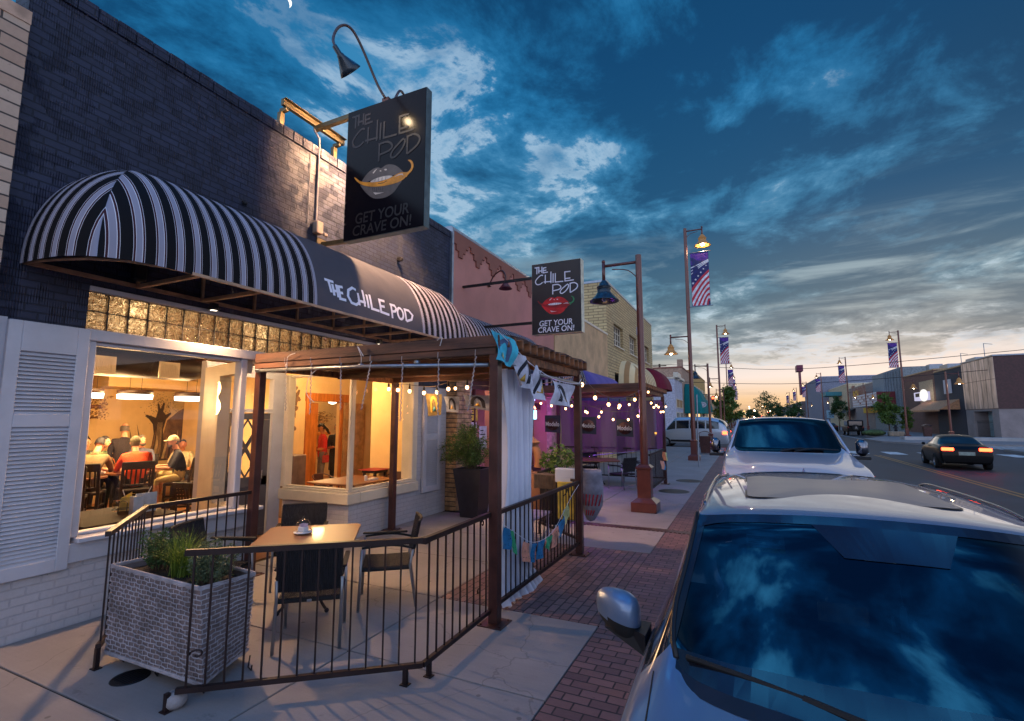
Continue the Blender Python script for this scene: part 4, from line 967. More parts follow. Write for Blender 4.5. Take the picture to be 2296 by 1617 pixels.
short_lamp('short lamp post with bright lamp in front of the navy shop',14.8,51,1,True,25)
short_lamp('short lamp post before the theatre marquee',15.2,83,1,True)
# =============== pergolas ===============
def pergola(name,label,posts,x0,x1,y0,y1,zt,nslat):
    P_=thing(name,label,'pergola',((x0+x1)/2,(y0+y1)/2,0),'wooden pergolas over the patios')
    for (px_,py_) in posts:
        w=MB(); w.bbox(px_-.05,px_+.05,py_-.05,py_+.05,0.012,zt-.19,.004); w.bbox(px_-.13,px_+.13,py_-.13,py_+.13,0,.012,.003)
        for a in(-1,1):
            for b_ in(-1,1): w.lathe([(.012,.012),(.012,.022),(.001,.024)],(px_+a*.1,py_+b_*.1,0),8)
        w.build('post','steel',P_)
    # doubled beams front and back, ledger along the street side
    for yy in(y0,y1):
        w=MB(); w.bbox(x0-.06,x1+.03,yy-.055,yy-.015,zt-.20,zt-.125,.004); w.bbox(x0-.06,x1+.03,yy+.015,yy+.055,zt-.20,zt-.125,.004); w.build('beam','wooddk',P_)
        w=MB(); w.bbox(x0-.04,x1+.07,yy-.07,yy-.03,zt-.123,zt+.0,.004); w.build('fascia','wooddk',P_)
    for xx in(x0,x1):
        w=MB(); w.bbox(xx-.02,xx+.02,y0+.06,y1-.06,zt-.22,zt-.125,.004); w.build('side_beam','wood',P_)
    w=MB(); w.bbox(x0+.03,x1-.03,(y0+y1)/2-.05,(y0+y1)/2+.04,zt-.24,zt-.125,.004); w.build('cross_beam','wood',P_)
    sl=None
    for i in range(nslat):
        yy=y0+.02+(y1-y0+.02)*i/(nslat-1)
        if sl is None: w=MB(); w.bbox(x0-.15,x1+.13,-.022,.022,-.12,0,.004); sl=w.build('slat','wood'); sl.parent=P_; o=sl
        else: o=sl.copy(); C.objects.link(o); o.parent=P_
        o.location=(0-P_.location.x,yy-P_.location.y+(.05 if i==0 else 0),zt+.0+random.uniform(-.004,.004)); o.rotation_euler=(0,0,random.uniform(-.004,.004))
    return P_
PG=pergola('pergola','weathered wooden pergola on four brown steel posts over the nearest patio table',[(-5.87,4.57),(-2.33,4.57),(-5.9,7.45),(-2.33,7.35)],-5.87,-2.33,4.57,7.38,2.86,15)
w=MB()
for i in range(8):
    yy=4.62+i*.36; w.add([(-6.0,yy,2.868+.02*(i%2)),(-2.2,yy,2.868+.02*(i%2)),(-2.2,yy+.33,2.868+.02*((i+1)%2)),(-6.0,yy+.33,2.868+.02*((i+1)%2))],[(0,1,2,3)])
w.build('roof_sheet',cmat('roof_sheet_white',(206,210,220),.5),PG)
PG2=pergola('pergola','second wooden pergola farther along, over the purple lit patio',[(-5.8,12.5),(-2.33,12.5),(-5.8,16.1),(-2.33,16.1)],-5.8,-2.33,12.5,16.1,2.88,14)
# galvanised curtain pipes
w=MB(); w.tube([(-5.87,4.5,2.63),(-4.1,4.49,2.61),(-2.38,4.5,2.55)],.022,10)
for x_ in(-5.2,-4.1,-3.3): w.tube([(x_,4.5,2.62),(x_+.05,4.5,2.615)],.027,10)
w.lathe([(.001,0),(.05,0),(.05,.02),(.001,.02)],(-5.83,4.5,2.63),12)
tag(w.build('curtain_rail','galv',smooth=True),'galvanised pipe hanging under the front beam of the first pergola','pipe rail')
w=MB(); w.tube([(-2.27,4.6,2.6),(-2.26,5.7,2.53),(-2.27,7.32,2.52)],.02,10); w.lathe([(.001,0),(.045,0),(.045,.02),(.001,.02)],(-2.27,7.3,2.5),12)
tag(w.build('curtain_rail','galv',smooth=True),'galvanised pipe under the street side beam above the white curtain','pipe rail')
# twisted cords with ties hanging from the pipe
for i,(xa,za,xb,zb) in enumerate(((-5.29,2.7,-5.25,2.1),(-4.84,2.68,-4.83,2.05),(-4.36,2.66,-4.34,2.1),(-3.9,2.66,-4.02,2.1),(-3.45,2.62,-3.46,1.97),(-2.97,2.64,-2.97,2.02),(-2.51,2.64,-2.6,2.08))):
    w=MB(); p=[]
    for k in range(40): f=k/39; p.append((xa+(xb-xa)*f+.006*math.sin(k*1.9),4.47+.006*math.cos(k*1.9),za+(zb-za)*f))
    w.tube(p,.0065,6); w.tube([(xa,4.45,za),(xa+.01,4.44,za+.07)],.004,5)
    tag(w.build('twisted_rope',cmat('cord_grey',(178,170,172),.7)),'twisted pale cord hanging from the galvanised pipe, %s from the wall'%('first','second','third','fourth','fifth','sixth','seventh')[i],'cord','twisted cords under the pergola pipe')
w=MB()
for i,q in enumerate(([(-5.3,4.50,2.64),(-5.25,4.46,2.78),(-5.12,4.46,2.82)],[(-4.08,4.5,2.62),(-4.05,4.47,2.72),(-4.1,4.46,2.84),(-4.0,4.45,2.72)],[(-4.75,4.5,2.62),(-4.9,4.49,2.5),(-4.93,4.5,2.3),(-4.8,4.5,2.2)],[(-2.95,4.46,2.78),(-2.92,4.45,2.87),(-2.98,4.45,2.84)])):
    w=MB(); w.tube(sm3(q),.005,5); tag(w.build('cable_tie',cmat('tie_white',(206,206,212),.5)),('curled white cable tie on the front beam nearest the wall','forked white cable tie on the front beam near its middle','drooping loose wire under the front beam','short white cable tie on the front beam near the street post')[i],'cable tie','loose ties on the pergola front beam')

# =============== railings ===============
def railing(name,label,pts,zb=.17,zt=1.05,sp=.118,feet=(),mat='rail',scroll=(),grp='dark steel patio railings'):
    o=thing(name,label,'railing',(pts[0][0],pts[0][1],0),grp)
    w=MB()
    for a,b_ in zip(pts[:-1],pts[1:]): w.tube([(a[0],a[1],zt),(b_[0],b_[1],zt)],.021,square=True)
    for a in pts[1:-1]: w.bbox(a[0]-.028,a[0]+.028,a[1]-.028,a[1]+.028,zt-.026,zt+.024,.004)
    w.build('top_rail',mat,o)
    w=MB()
    for a,b_ in zip(pts[:-1],pts[1:]): w.tube([(a[0],a[1],zb),(b_[0],b_[1],zb)],.018,square=True)
    w.build('bottom_rail',mat,o)
    bal=None
    for a,b_ in zip(pts[:-1],pts[1:]):
        L=math.hypot(b_[0]-a[0],b_[1]-a[1]); n=max(2,int(L/sp)); an=math.atan2(b_[1]-a[1],b_[0]-a[0])
        for i in range(n):
            f=(i+.5)/n; x_=a[0]+(b_[0]-a[0])*f; y_=a[1]+(b_[1]-a[1])*f
            if bal is None: m_=MB(); m_.bbox(-.0065,.0065,-.0065,.0065,zb+.01,zt-.012,.001); bal=m_.build('baluster',mat); bal.parent=o; c=bal
            else: c=bal.copy(); C.objects.link(c); c.parent=o
            c.location=(x_-o.location.x,y_-o.location.y,0); c.rotation_euler=(0,0,an)
    for fx,fy in feet:
        w=MB(); w.tube([(fx,fy,zb-.01),(fx,fy,.005)],.016,square=True); w.bbox(fx-.035,fx+.035,fy-.03,fy+.03,0,.008,.002); w.build('foot',mat,o)
    for (sx,sy,sz,dx,dy) in scroll:
        w=MB(); p=[]
        for k in range(14): a=k*.45; r_=.035*(1-k/18); p.append((sx+dx*(r_*math.cos(a)-.035),sy+dy*(r_*math.cos(a)-.035),sz+r_*math.sin(a)))
        w.tube(p,.007,6); w.build('scroll',mat,o)
    return o
railing('patio_railing','steel patio railing running from the pergola post past the window, behind the wicker planter',[(-5.87,4.52),(-5.9,3.3),(-4.83,2.42)],feet=[(-4.83,2.42),(-5.85,3.3)])
railing('patio_railing','front steel patio railing before the chair, bending back to the pergola post',[(-3.66,2.33),(-2.33,3.36),(-2.36,4.5)],zb=.13,feet=[(-3.70,2.30),(-2.43,3.28),(-2.34,3.46)],scroll=[(-2.4,4.4,.35,0,1),(-2.4,4.4,.97,0,-1),(-3.62,2.38,.35,-1,-1)])
railing('patio_railing','street side steel railing with paper flags between the two pergola posts',[(-2.33,4.64),(-2.33,7.29)],scroll=[(-2.33,4.7,.9,0,1),(-2.33,7.2,.3,0,-1)])
railing('patio_railing','short steel railing turning in toward the potted bush at the end of the first patio',[(-2.38,7.42),(-3.36,8.3),(-3.5,10.2)],zb=.2,feet=[(-3.36,8.3)])
railing('patio_railing','steel railing of the second patio behind the first lamp post',[(-2.33,13.4),(-2.33,16.02)],feet=[(-2.33,13.45)])
railing('patio_railing','steel railing across the far end of the second patio under the shade cloth',[(-2.4,16.2),(-5.7,16.2)],sp=.15)
# =============== wicker planter ===============
PL=thing('wicker_planter','tall grey woven wicker planter box with herbs in front of the railing','planter',(-4.3,2.85,0))
def pl_corners(z):   # slightly tapered box
    f=(z-.10)/.64; B_=[(-4.86,2.49),(-3.63,2.50),(-3.84,3.02),(-4.86,3.04)]; T_=[(-4.95,2.53),(-3.70,2.48),(-3.66,2.90),(-4.90,3.02)]
    return [(p[0]+(q[0]-p[0])*f,p[1]+(q[1]-p[1])*f) for p,q in zip(B_,T_)]
w=MB(); za,zb_=.10,.74
ca,cb=pl_corners(za),pl_corners(zb_)
for j in range(19):
    z0_,z1_=za+(zb_-za)*j/19,za+(zb_-za)*(j+1)/19; c0,c1=pl_corners(z0_),pl_corners(z1_); m0=(sum(p[0] for p in c0)/4,sum(p[1] for p in c0)/4)
    sh=lambda p:(m0[0]+(p[0]-m0[0])*.992,m0[1]+(p[1]-m0[1])*.985)
    w.add([sh(p)+(z0_,) for p in c0]+[sh(p)+(z1_,) for p in c1],[(0,1,5,4),(1,2,6,5),(2,3,7,6),(3,0,4,7)])
w.build('planter_core',cmat('wicker_taupe',(126,112,112),.7,noise=.2),PL)
w=MB(); rows=19; random.seed(5)
for j in range(rows+1):
    z=za+(zb_-za)*j/rows; c=pl_corners(z); q=[]
    for s_ in range(4):
        a,b_=c[s_],c[(s_+1)%4]; L=math.hypot(b_[0]-a[0],b_[1]-a[1]); n=int(L/.03)
        nx,ny=(b_[1]-a[1])/L,-(b_[0]-a[0])/L
        for k in range(n): f=k/n; e=.004+.004*math.sin(k*2.1+j*1.7); q.append((a[0]+(b_[0]-a[0])*f+nx*e,a[1]+(b_[1]-a[1])*f+ny*e,z+.0035*math.sin(k*1.3+j)))
    q.append(q[0]); w.tube(q,.0042,5,cap=False)
    if j<rows:
        for s_ in range(4):
            a,b_=c[s_],c[(s_+1)%4]; L=math.hypot(b_[0]-a[0],b_[1]-a[1]); nx,ny=(b_[1]-a[1])/L,-(b_[0]-a[0])/L; n=int(L/.072)
            for k in range(n):
                f=(k+(.5 if j%2 else .05))/n+random.uniform(-.003,.003); x_,y_=a[0]+(b_[0]-a[0])*f+nx*.003,a[1]+(b_[1]-a[1])*f+ny*.003
                dz=(zb_-za)/rows; w.tube([(x_,y_,z-.002),(x_+nx*.003,y_+ny*.003,z+dz*.5),(x_,y_,z+dz+.002)],.0032,4,cap=False)
w.build('weave',cmat('wicker_grey',(172,166,172),.6,noise=.2),PL)
w=MB()
for zz in(zb_+.01,za-.01):
    c=pl_corners(zz); 
    for o_ in(0,.012): w.tube([(p[0],p[1],zz+o_) for p in c]+[(c[0][0],c[0][1],zz+o_)],.010,6,cap=False)
w.build('rim',cmat('wicker_grey',(172,166,172)),PL)
w=MB(); c=pl_corners(.70); w.add([(p[0]*.985-.0645,p[1]*.97+.083,.70) for p in c],[(0,1,2,3)]); w.build('soil','soil',PL)
for fx,fy in((-4.8,2.60),(-4.3,2.58),(-3.74,2.58),(-3.72,2.95),(-4.72,2.98)):
    w=MB(); w.tube([(fx,fy,.10),(fx+.01,fy-.02,.02),(fx+.06,fy-.03,.012),(fx+.065,fy-.03,.05)],.006,6); w.build('foot','black',PL)
# plants in it
def grass_clump(n,c,h,sp,mat='grassb'):
    w=MB()
    for i in range(n):
        a=random.uniform(0,2*PI); l=h*random.uniform(.6,1.1); bend=random.uniform(.2,1.0)*sp; x_,y_=c[0]+random.gauss(0,.04),c[1]+random.gauss(0,.035)
        dx,dy=math.cos(a),math.sin(a); px_,py_=-dy,dx; wd=.004; pr_=None; vs=[]
        for k in range(6):
            f=k/5; X=x_+dx*bend*f*f; Y=y_+dy*bend*f*f; Z=c[2]+l*(f-.35*f*f*bend/sp); ww=wd*(1-f*.9)
            vs+=[(X-px_*ww,Y-py_*ww,Z),(X+px_*ww,Y+py_*ww,Z)]
        w.add(vs,[(2*k,2*k+1,2*k+3,2*k+2) for k in range(5)])
    return w
random.seed(9)
w=grass_clump(260,(-4.34,2.74,.69),.42,.36); tag(w.build('grass_clump','grassb'),'clump of bright green grassy daylily leaves in the wicker planter','plant')
w=grass_clump(150,(-4.06,2.76,.69),.34,.32); tag(w.build('grass_clump','grassb'),'lower arching grass clump right of the tall one in the wicker planter','plant')
def herb(cx,cy,z,rx,ry,h,n,mat,size=.03,stems=26):
    w=MB(); 
    for i in range(stems):
        a=random.uniform(0,6.28);r_=random.uniform(.2,1); ex,ey,ez=cx+rx*r_*math.cos(a),cy+ry*r_*math.sin(a),z+h*random.uniform(.55,1.05)
        b_=(cx+rx*.5*r_*math.cos(a),cy+ry*.5*r_*math.sin(a),z); w.m=1; w.tube([b_,((b_[0]+ex)/2,(b_[1]+ey)/2,z+ (ez-z)*.6),(ex,ey,ez)],[.003,.0025,.0012],4,cap=False); w.m=0
        pts=[]
        for k in range(n//stems):
            f=random.uniform(.25,1.03); pts.append((b_[0]+(ex-b_[0])*f+random.gauss(0,.012),b_[1]+(ey-b_[1])*f+random.gauss(0,.012),z+(ez-z)*f))
        w.leaves(pts,size,.35)
    return w
tag(herb(-4.66,2.76,.69,.24,.18,.34,3000,'leafd',.032,40).build('herb_plant',['leafd','bark']),'dark leafy herb at the left end of the wicker planter','plant')
tag(herb(-3.88,2.70,.69,.20,.17,.32,3000,'sage',.026,40).build('herb_plant',['sage','bark']),'fine grey green herb at the right end of the wicker planter','plant')
w=MB(); w.lathe([(.001,0),(.05,.005),(.075,.04),(.07,.09),(.03,.11),(.028,.10),(.001,.09)],(-3.70,2.36,0),14); tag(smooth_by_angle(w.build('stone',cmat('stone_grey',(150,144,146),.85,bump=.6)),60),'round grey stone weight on the concrete under the planter corner','stone')
# =============== patio chairs and table ===============
def make_chair(label,arms=True,bk='wickerbk'):
    c=thing('patio_chair',label,'chair',(0,0,0),'woven metal patio chairs')
    sw,sd=.27,.25
    def lg(x_,y0_,y1_,z1): w=MB(); w.tube([(x_,y0_,0.012),(x_,y1_,z1)],.0145,10); w.lathe([(.016,0),(.016,.012)],(x_,y0_,0),10); return w
    for sx in(-1,1):
        lg(sx*sw,sd+.02,sd,.63).build('leg','alu',c,True)
        w=MB(); w.tube([(sx*sw,-sd-.07,0.01),(sx*sw,-sd,.44),(sx*sw,-sd-.03,.60)],.0145,10); w.build('leg','alu',c,True)
        w=MB(); w.tube(sm3([(sx*sw,-sd-.03,.62),(sx*(sw+.01),-.05,.66),(sx*(sw+.01),sd,.64)]),.012,8); w.bbox(sx*(sw+.01)-.024,sx*(sw+.01)+.024,-sd+.02,sd+.03,.665,.685,.008); w.build('armrest','rubber',c)
    w=MB(); w.bbox(-sw,sw,-sd,sd,.395,.43,.01); w.build('seat_frame','rubber',c)
    # woven seat: strands side by side
    w=MB()
    for i in range(30):
        x_=-sw+.02+i*(2*sw-.04)/29; w.tube([(x_,-sd+.005,.435),(x_+.006,0,.428),(x_,sd-.005,.437)],.0085,5)
    w.build('seat',bk,c)
    w=MB()
    for i in range(34):
        x_=-sw+.004+i*(2*sw-.008)/33; cv=-.045*(1-(x_/sw)**2); w.tube([(x_,-sd-.0+cv,.50),(x_,-sd-.03+cv,.66),(x_,-sd-.075+cv,.885)],.0092,6)
    w.tube([(-sw+.004+k*(2*sw-.008)/10,-sd-.078-.045*(1-((-sw+.004+k*(2*sw-.008)/10)/sw)**2),.885) for k in range(11)],.016,8)
    w.build('backrest',bk,c)
    w=MB(); w.bbox(-.02,.02,-sd-.016,-sd-.002,.40,.422,.004); w.build('name_plate','alu',c)
    return c
def face(frm,to): return math.atan2(to[1]-frm[1],to[0]-frm[0])-PI/2
TC=(-4.38,4.13)
ch=make_chair('black woven patio chair seen from behind at the front of the brown table')
ch.location=(-3.72,3.58,0); ch.rotation_euler=(0,0,face((-3.72,3.58),(-4.30,4.28)))
dup(ch,(-3.70,4.60,0),face((-3.70,4.60),(-4.45,4.02)),'brown looking woven patio chair turned side on at the right of the table')
dup(ch,(-5.05,4.62,0),face((-5.05,4.62),(-4.6,4.1)),'black woven patio chair behind the brown table below the right window')
dup(ch,(-5.16,3.60,0),face((-5.16,3.6),(-4.5,3.9)),'woven patio chair half hidden by the planter grass at the left of the table')
def square_table(label,cx,cy,rot,s,z=.74,grp=None,top='tablewd'):
    t_=thing('patio_table',label,'table',(0,0,0),grp); w=MB(); c=.06; h=s/2
    poly=[(-h+c,-h),(h-c,-h),(h,-h+c),(h,h-c),(h-c,h),(-h+c,h),(-h,h-c),(-h,-h+c)]
    w.prism(poly,lambda u,v,d:(u,v,d),z-.028,z); o=w.build('tabletop',top,t_)
    w=MB()
    for k in range(4):
        a=PI/4+k*PI/2; dx,dy=math.cos(a),math.sin(a)
        w.tube(sm3([(dx*.02,dy*.02,.60),(dx*.10,dy*.10,.36),(dx*.22,dy*.22,.12),(dx*.34,dy*.34,.022)]),.015,8); w.sph((dx*.34,dy*.34,.022),.024)
        w.tube([(dx*.02,dy*.02,.60),(dx*.25,dy*.25,z-.03)],.012,8)
    w.build('table_base','black',t_); t_.location=(cx,cy,0); t_.rotation_euler=(0,0,rot); return t_
square_table('brown square patio table with glass dome on top, inside the railing',TC[0],TC[1],R(37),1.0)
DM=thing('glass_dome','small glass cloche over white sugar packet holder on the brown table','cloche',(-4.47,4.12,.74))
w=MB(); w.lathe([(.03,.0),(.035,.004),(.04,.012),(.098,.018),(.102,.026),(.001,.026)],(-4.47,4.12,.74),28); w.build('plate','porcelain',DM,True)
w=MB(); w.lathe([(.078,.028),(.08,.08),(.072,.12),(.045,.148),(.01,.158)],(-4.47,4.12,.74),28); w.sph((-4.47,4.12,.74+.175),.016); w.build('cover','dome',DM,True)
w=MB(); w.bbox(-4.515,-4.425,4.085,4.155,.768,.818,.004); w.build('sugar_holder','porcelain',DM)
w=MB()
for i in range(9): w.bbox(-4.505+i*.009,-4.502+i*.009,4.093,4.147,.80,.843+.004*(i%3),.0005)
w.build('sugar_packets',cmat('packet',(206,180,206)),DM)
# second patio set
square_table('dark square table of the second patio, in purple light behind the post',-4.3,15.3,R(20),1.35)
w=MB(); w.lathe([(.09,0),(.1,.02),(.07,.03),(.07,.1),(.03,.15),(.015,.18)],(-4.45,15.3,.74),16); tag(w.build('glass_dome','dome',smooth=True),'glass cloche on the second patio table','cloche')
for i,(x_,y_,an,lb) in enumerate(((-3.3,14.5,R(60),'open armed metal chair nearest the first lamp post at the second patio table'),(-3.25,15.7,R(100),'purple lit chair on the far right of the second patio table'),(-5.1,14.6,R(-40),'metal chair at the left of the second patio table'),(-4.7,16.0,R(200),'metal chair behind the second patio table'))):
    dup(ch,(x_,y_,0),an,lb)
# =============== black tall planter with bush ===============
BP=thing('tapered_planter','tall tapered black planter with feathery bush beside the brick pillar','planter',(-5.15,9.2,0))
w=MB(); w.add([(-5.38,8.98,0),(-4.98,8.98,0),(-4.98,9.38,0),(-5.38,9.38,0),(-5.50,8.86,.98),(-4.86,8.86,.98),(-4.86,9.50,.98),(-5.50,9.50,.98),(-5.45,8.91,.98),(-4.91,8.91,.98),(-4.91,9.45,.98),(-5.45,9.45,.98),(-5.45,8.91,.92),(-4.91,8.91,.92),(-4.91,9.45,.92),(-5.45,9.45,.92)],
 [(0,1,5,4),(1,2,6,5),(2,3,7,6),(3,0,4,7),(4,5,9,8),(5,6,10,9),(6,7,11,10),(7,4,8,11),(8,9,13,12),(9,10,14,13),(10,11,15,14),(11,8,12,15),(12,13,14,15)])
w.build('pot',cmat('pot_black',(38,36,46),.45),BP)
random.seed(21)
w=MB()
for i in range(46):
    a=random.uniform(0,6.28); q=random.uniform(.1,1); ex=-5.18+math.cos(a)*.62*q-.22; ey=9.18+math.sin(a)*.45*q; ez=.95+random.uniform(.15,.95)*(1-.45*q)
    b_=(-5.18+random.gauss(0,.08),9.18+random.gauss(0,.08),.93); mid=((b_[0]*.4+ex*.6),(b_[1]*.4+ey*.6),max(b_[2],ez)+.08)
    pth=sm3([b_,mid,(ex,ey,ez)],6); w.m=1; w.tube(pth,.005,4,cap=False); w.m=0
    for p_ in pth[3:]:
        for k in range(26): w.leaves([(p_.x+random.gauss(0,.045),p_.y+random.gauss(0,.045),p_.z+random.gauss(0,.035))],.045,.3)
w.build('foliage',['leaf','bark'],BP)
# kiva clay oven & bush at the end of patio
w=MB(); p=[]
for k in range(20): 
    a=-.5+k*.27; p.append((-4.17+.15*math.cos(a),9.9,1.12+.30*math.sin(a)))
w.tube(p,[.085]*20,12); w.lathe([(.05,1.35),(.16,1.5),(.001,1.62)],(-4.15,9.9,0),16) ; w.lathe([(.30,0),(.34,.3),(.26,.7),(.2,.86),(.001,.87)],(-4.15,9.9,0),20)
tag(smooth_by_angle(w.build('clay_chiminea','clay'),60),'brown curved clay chiminea with a dark mouth past the white curtain','chiminea')
BU=thing('potted_bush','leafy yellow green potted bush behind the short railing','potted plant',(-3.45,9.3,0))
w=MB(); w.lathe([(.22,0),(.28,.5),(.3,.86),(.26,.86),(.24,.8),(.001,.8)],(-3.45,9.3,0),20); w.build('pot','black',BU,True)
w=MB()
for i in range(620):
    a=random.uniform(0,6.28);q=random.random()**.5; w.leaves([(-3.34+math.cos(a)*q*.36,9.3+math.sin(a)*q*.35,.95+random.uniform(0,.45)*(1.1-q*.7)+ (.15 if abs(math.cos(a))>.7 else 0))],.085,.5)
for i in range(14): w.m=1; a=random.uniform(0,6.28); w.tube([(-3.42,9.3,.8),(-3.42+math.cos(a)*.3,9.3+math.sin(a)*.25,1.3)],.005,4)
w.build('foliage',['leaf','bark'],BU)
# low white table with candles just inside
w=MB(); w.bbox(-3.25,-2.75,6.6,7.3,.57,.60,.008)
for a in(-3.2,-2.8):
    for b_ in(6.65,7.25): w.box(a-.015,a+.015,b_-.015,b_+.015,0,.57)
tag(w.build('side_table',cmat('table_lilac',(176,160,190),.35)),'small pale side table inside the street railing, catching purple light','side table')
w=MB(); w.bbox(-3.28,-2.80,7.86,8.06,.84,1.07,.008)
for i in range(9): w.box(-3.27+i*.053,-3.262+i*.053,7.85,7.858,.85,1.06)
tag(w.build('planter_basket',cmat('basket_brown',(132,104,78),.8)),'brown woven box hung on the short railing beside the white banner bag','basket')
w=MB(); w.bbox(-2.78,-2.45,7.52,7.66,1.0,1.22,.015); w.bbox(-2.74,-2.48,7.515,7.519,1.09,1.10,.001) ; tag(w.build('white_pouch','porcelain'),'white plastic pouch tied over the corner of the railing','bag')
w=MB(); w.m=0; w.bbox(-2.72,-2.42,7.46,7.5,.45,1.02,.01); w.m=1
w.ribbon(sm_([(-2.66,.9),(-2.6,.96),(-2.56,.88),(-2.62,.8)]),.014,lambda u,v,d:(u,7.455-d,v),0); w.ribbon(sm_([(-2.55,.92),(-2.5,.78),(-2.46,.9)]),.014,lambda u,v,d:(u,7.455-d,v),.001)
tag(w.build('yellow_bag',[cmat('bag_yellow',(226,190,76)),'black']),'yellow printed bag hanging inside the railing corner','bag')
PB_=[(.02,.36),(.30,.385),(.55,.46),(.85,.62),(1.0,.80),(.98,.95),(.84,1.12),(.80,1.18),(.74,1.16),(.70,1.0)]
w=MB(); w.m=0; w.lathe([(r_,z_) for r_,z_ in PB_],(0,0,0),26,.20,.11)
w.v=[(-2.31+x_*(1+.05*math.sin(z_*23))-.10*max(0,.6-z_),7.95+y_,z_) for x_,y_,z_ in w.v]
w.m=1
def br(z):
    for (r0,z0_),(r1,z1_) in zip(PB_,PB_[1:]):
        if z0_<=z<=z1_: return r0+(r1-r0)*(z-z0_)/(z1_-z0_)
    return .5
def bf(u,z,d): r_=br(z); u=max(-.93,min(.93,u)); return (-2.31+u*r_*.20-.10*max(0,.6-z),7.95-r_*.11*math.sqrt(1-u*u)-.008-d,z)
for k in range(6): w.prism([(-.78+k*.3,.62),(-.66+k*.3,.62),(-.50+k*.3,.80),(-.62+k*.3,.80)],bf,.0,.004)
for k in range(4): w.prism([(-.6+k*.3,.46),(-.45+k*.3,.47),(-.35+k*.3,.55),(-.5+k*.3,.55)],bf,.0,.004)
w.m=0; w.tube([(-2.42,7.9,1.16),(-2.44,7.75,1.3),(-2.42,7.6,1.08)],.012,6)
tag(w.build('banner_bag',[cmat('bag_white',(138,134,148),.95),cmat('bag_red',(170,34,54))],smooth=True),'bulging white vinyl banner bag with slanted red letters hanging beyond the pergola post','banner')
# =============== curtain ===============
w=MB(); nx_=64; nz=26; vs=[]; fs=[]
for j in range(nz+1):
    f=j/nz; z=2.55-(2.52)*f
    for i in range(nx_+1):
        u=i/nx_; spread=.86 if f<.9 else .86+(f-.9)*1.4
        tie=1-.22*math.sin(min(1,f*1.3)*PI)*.6
        y_=4.92+(u*.86+ .0)*tie*spread/.86+.04*math.sin(f*5); amp=.06+.03*math.sin(f*3+u*9)
        x_=-2.44+amp*math.sin(u*2*PI*7.5+.8*math.sin(f*4+u*5))+.05*(1-f)*(0)
        if f>.93: z_=z+.03*math.sin(u*2*PI*7.5); x_+=.08*(f-.93)/.07
        else: z_=z
        vs.append((x_,y_,max(.012,z_)))
for j in range(nz):
    for i in range(nx_): fs.append((j*(nx_+1)+i,j*(nx_+1)+i+1,(j+1)*(nx_+1)+i+1,(j+1)*(nx_+1)+i))
w.add(vs,fs); tag(w.build('patio_curtain','curtain',smooth=True),'long bunched white curtain hanging at the street side of the first pergola','curtain')
# =============== paper flags & beer pennants ===============
def cloth(name,label,corners,mat,cat,grp,art=None,n=7,wav=.008,nrm=(1,0,0)):
    w=MB(); a,b_,c,d=[Vector(q) for q in corners]; nv=Vector(nrm)
    fn=lambda u,v,dd:(a*(1-u)*(1-v)+b_*u*(1-v)+c*u*v+d*(1-u)*v)+nv*(wav*math.sin(u*5+v*4+a.y*3)+dd)
    for i in range(n):
        for j in range(n): w.add([fn(i/n,j/n,0),fn((i+1)/n,j/n,0),fn((i+1)/n,(j+1)/n,0),fn(i/n,(j+1)/n,0)],[(0,1,2,3)])
    if art: art(w,fn)
    o=w.build(name,mat,smooth=True); return tag(o,label,cat,grp)
def papel(w,fn):
    w.m=1; rr=random.Random(4)
    for i in range(14):
        u,v=rr.uniform(.12,.8),rr.uniform(.12,.85); s=rr.uniform(.02,.06); w.add([fn(u,v,.004),fn(u+s,v,.004),fn(u+s,v+.04,.004),fn(u,v+.04,.004)],[(0,1,2,3)])
cols=dict(blue=(36,124,178),green=(60,170,120),peach=(232,160,136),yell=(206,206,140),orange=(226,128,84))
pf=[('blue',[(4.72,.89),(4.89,.83),(4.88,.63),(4.66,.69)],'deep blue paper flag on the railing nearest the first pergola post'),('green',[(4.86,.83),(4.96,.80),(5.0,.55),(4.89,.63)],'narrow green paper flag on the railing next to the deep blue one'),
('peach',[(5.18,.65),(5.4,.58),(5.38,.38),(5.17,.44)],'peach paper flag printed with dark letters before the white curtain'),('blue',[(5.41,.58),(5.59,.54),(5.49,.35),(5.39,.38)],'small blue paper flag joined to the printed peach one'),('blue',[(5.6,.55),(5.85,.53),(5.8,.33),(5.59,.35)],'square blue paper flag in the middle of the street railing'),
('green',[(5.86,.53),(6.08,.54),(6.0,.35),(5.87,.43)],'small green paper flag right of the square blue one'),('peach',[(6.08,.57),(6.32,.61),(6.32,.37),(6.08,.37)],'orange pink paper flag between green and blue ones'),('blue',[(6.33,.61),(6.54,.7),(6.56,.52),(6.33,.44)],'tilted blue paper flag near the second pergola post'),('yell',[(6.55,.75),(6.72,.84),(6.81,.64),(6.59,.56)],'yellowish paper flag highest and last on the street railing')]
for i,(c,q,lb) in enumerate(pf):
    x_=-2.30+.008*(i%2); cloth('paper_flag',lb,[(x_,q[3][0],q[3][1]),(x_,q[2][0],q[2][1]),(x_,q[1][0],q[1][1]),(x_,q[0][0],q[0][1])],[cmat('paper_'+c,cols[c],.85),cmat('paper_ink',(30,40,60),.9)],'paper flag','paper flags strung along the street railing',papel,5,.012)
w=MB(); w.tube(sm3([(-2.3,4.7,.92),(-2.3,4.95,.80),(-2.3,5.5,.57),(-2.3,6.1,.56),(-2.3,6.6,.76),(-2.3,6.9,.9),(-2.3,7.25,1.02)]),.003,4); tag(w.build('flag_string','wht'),'thin string that carries the paper flags along the street railing','string')
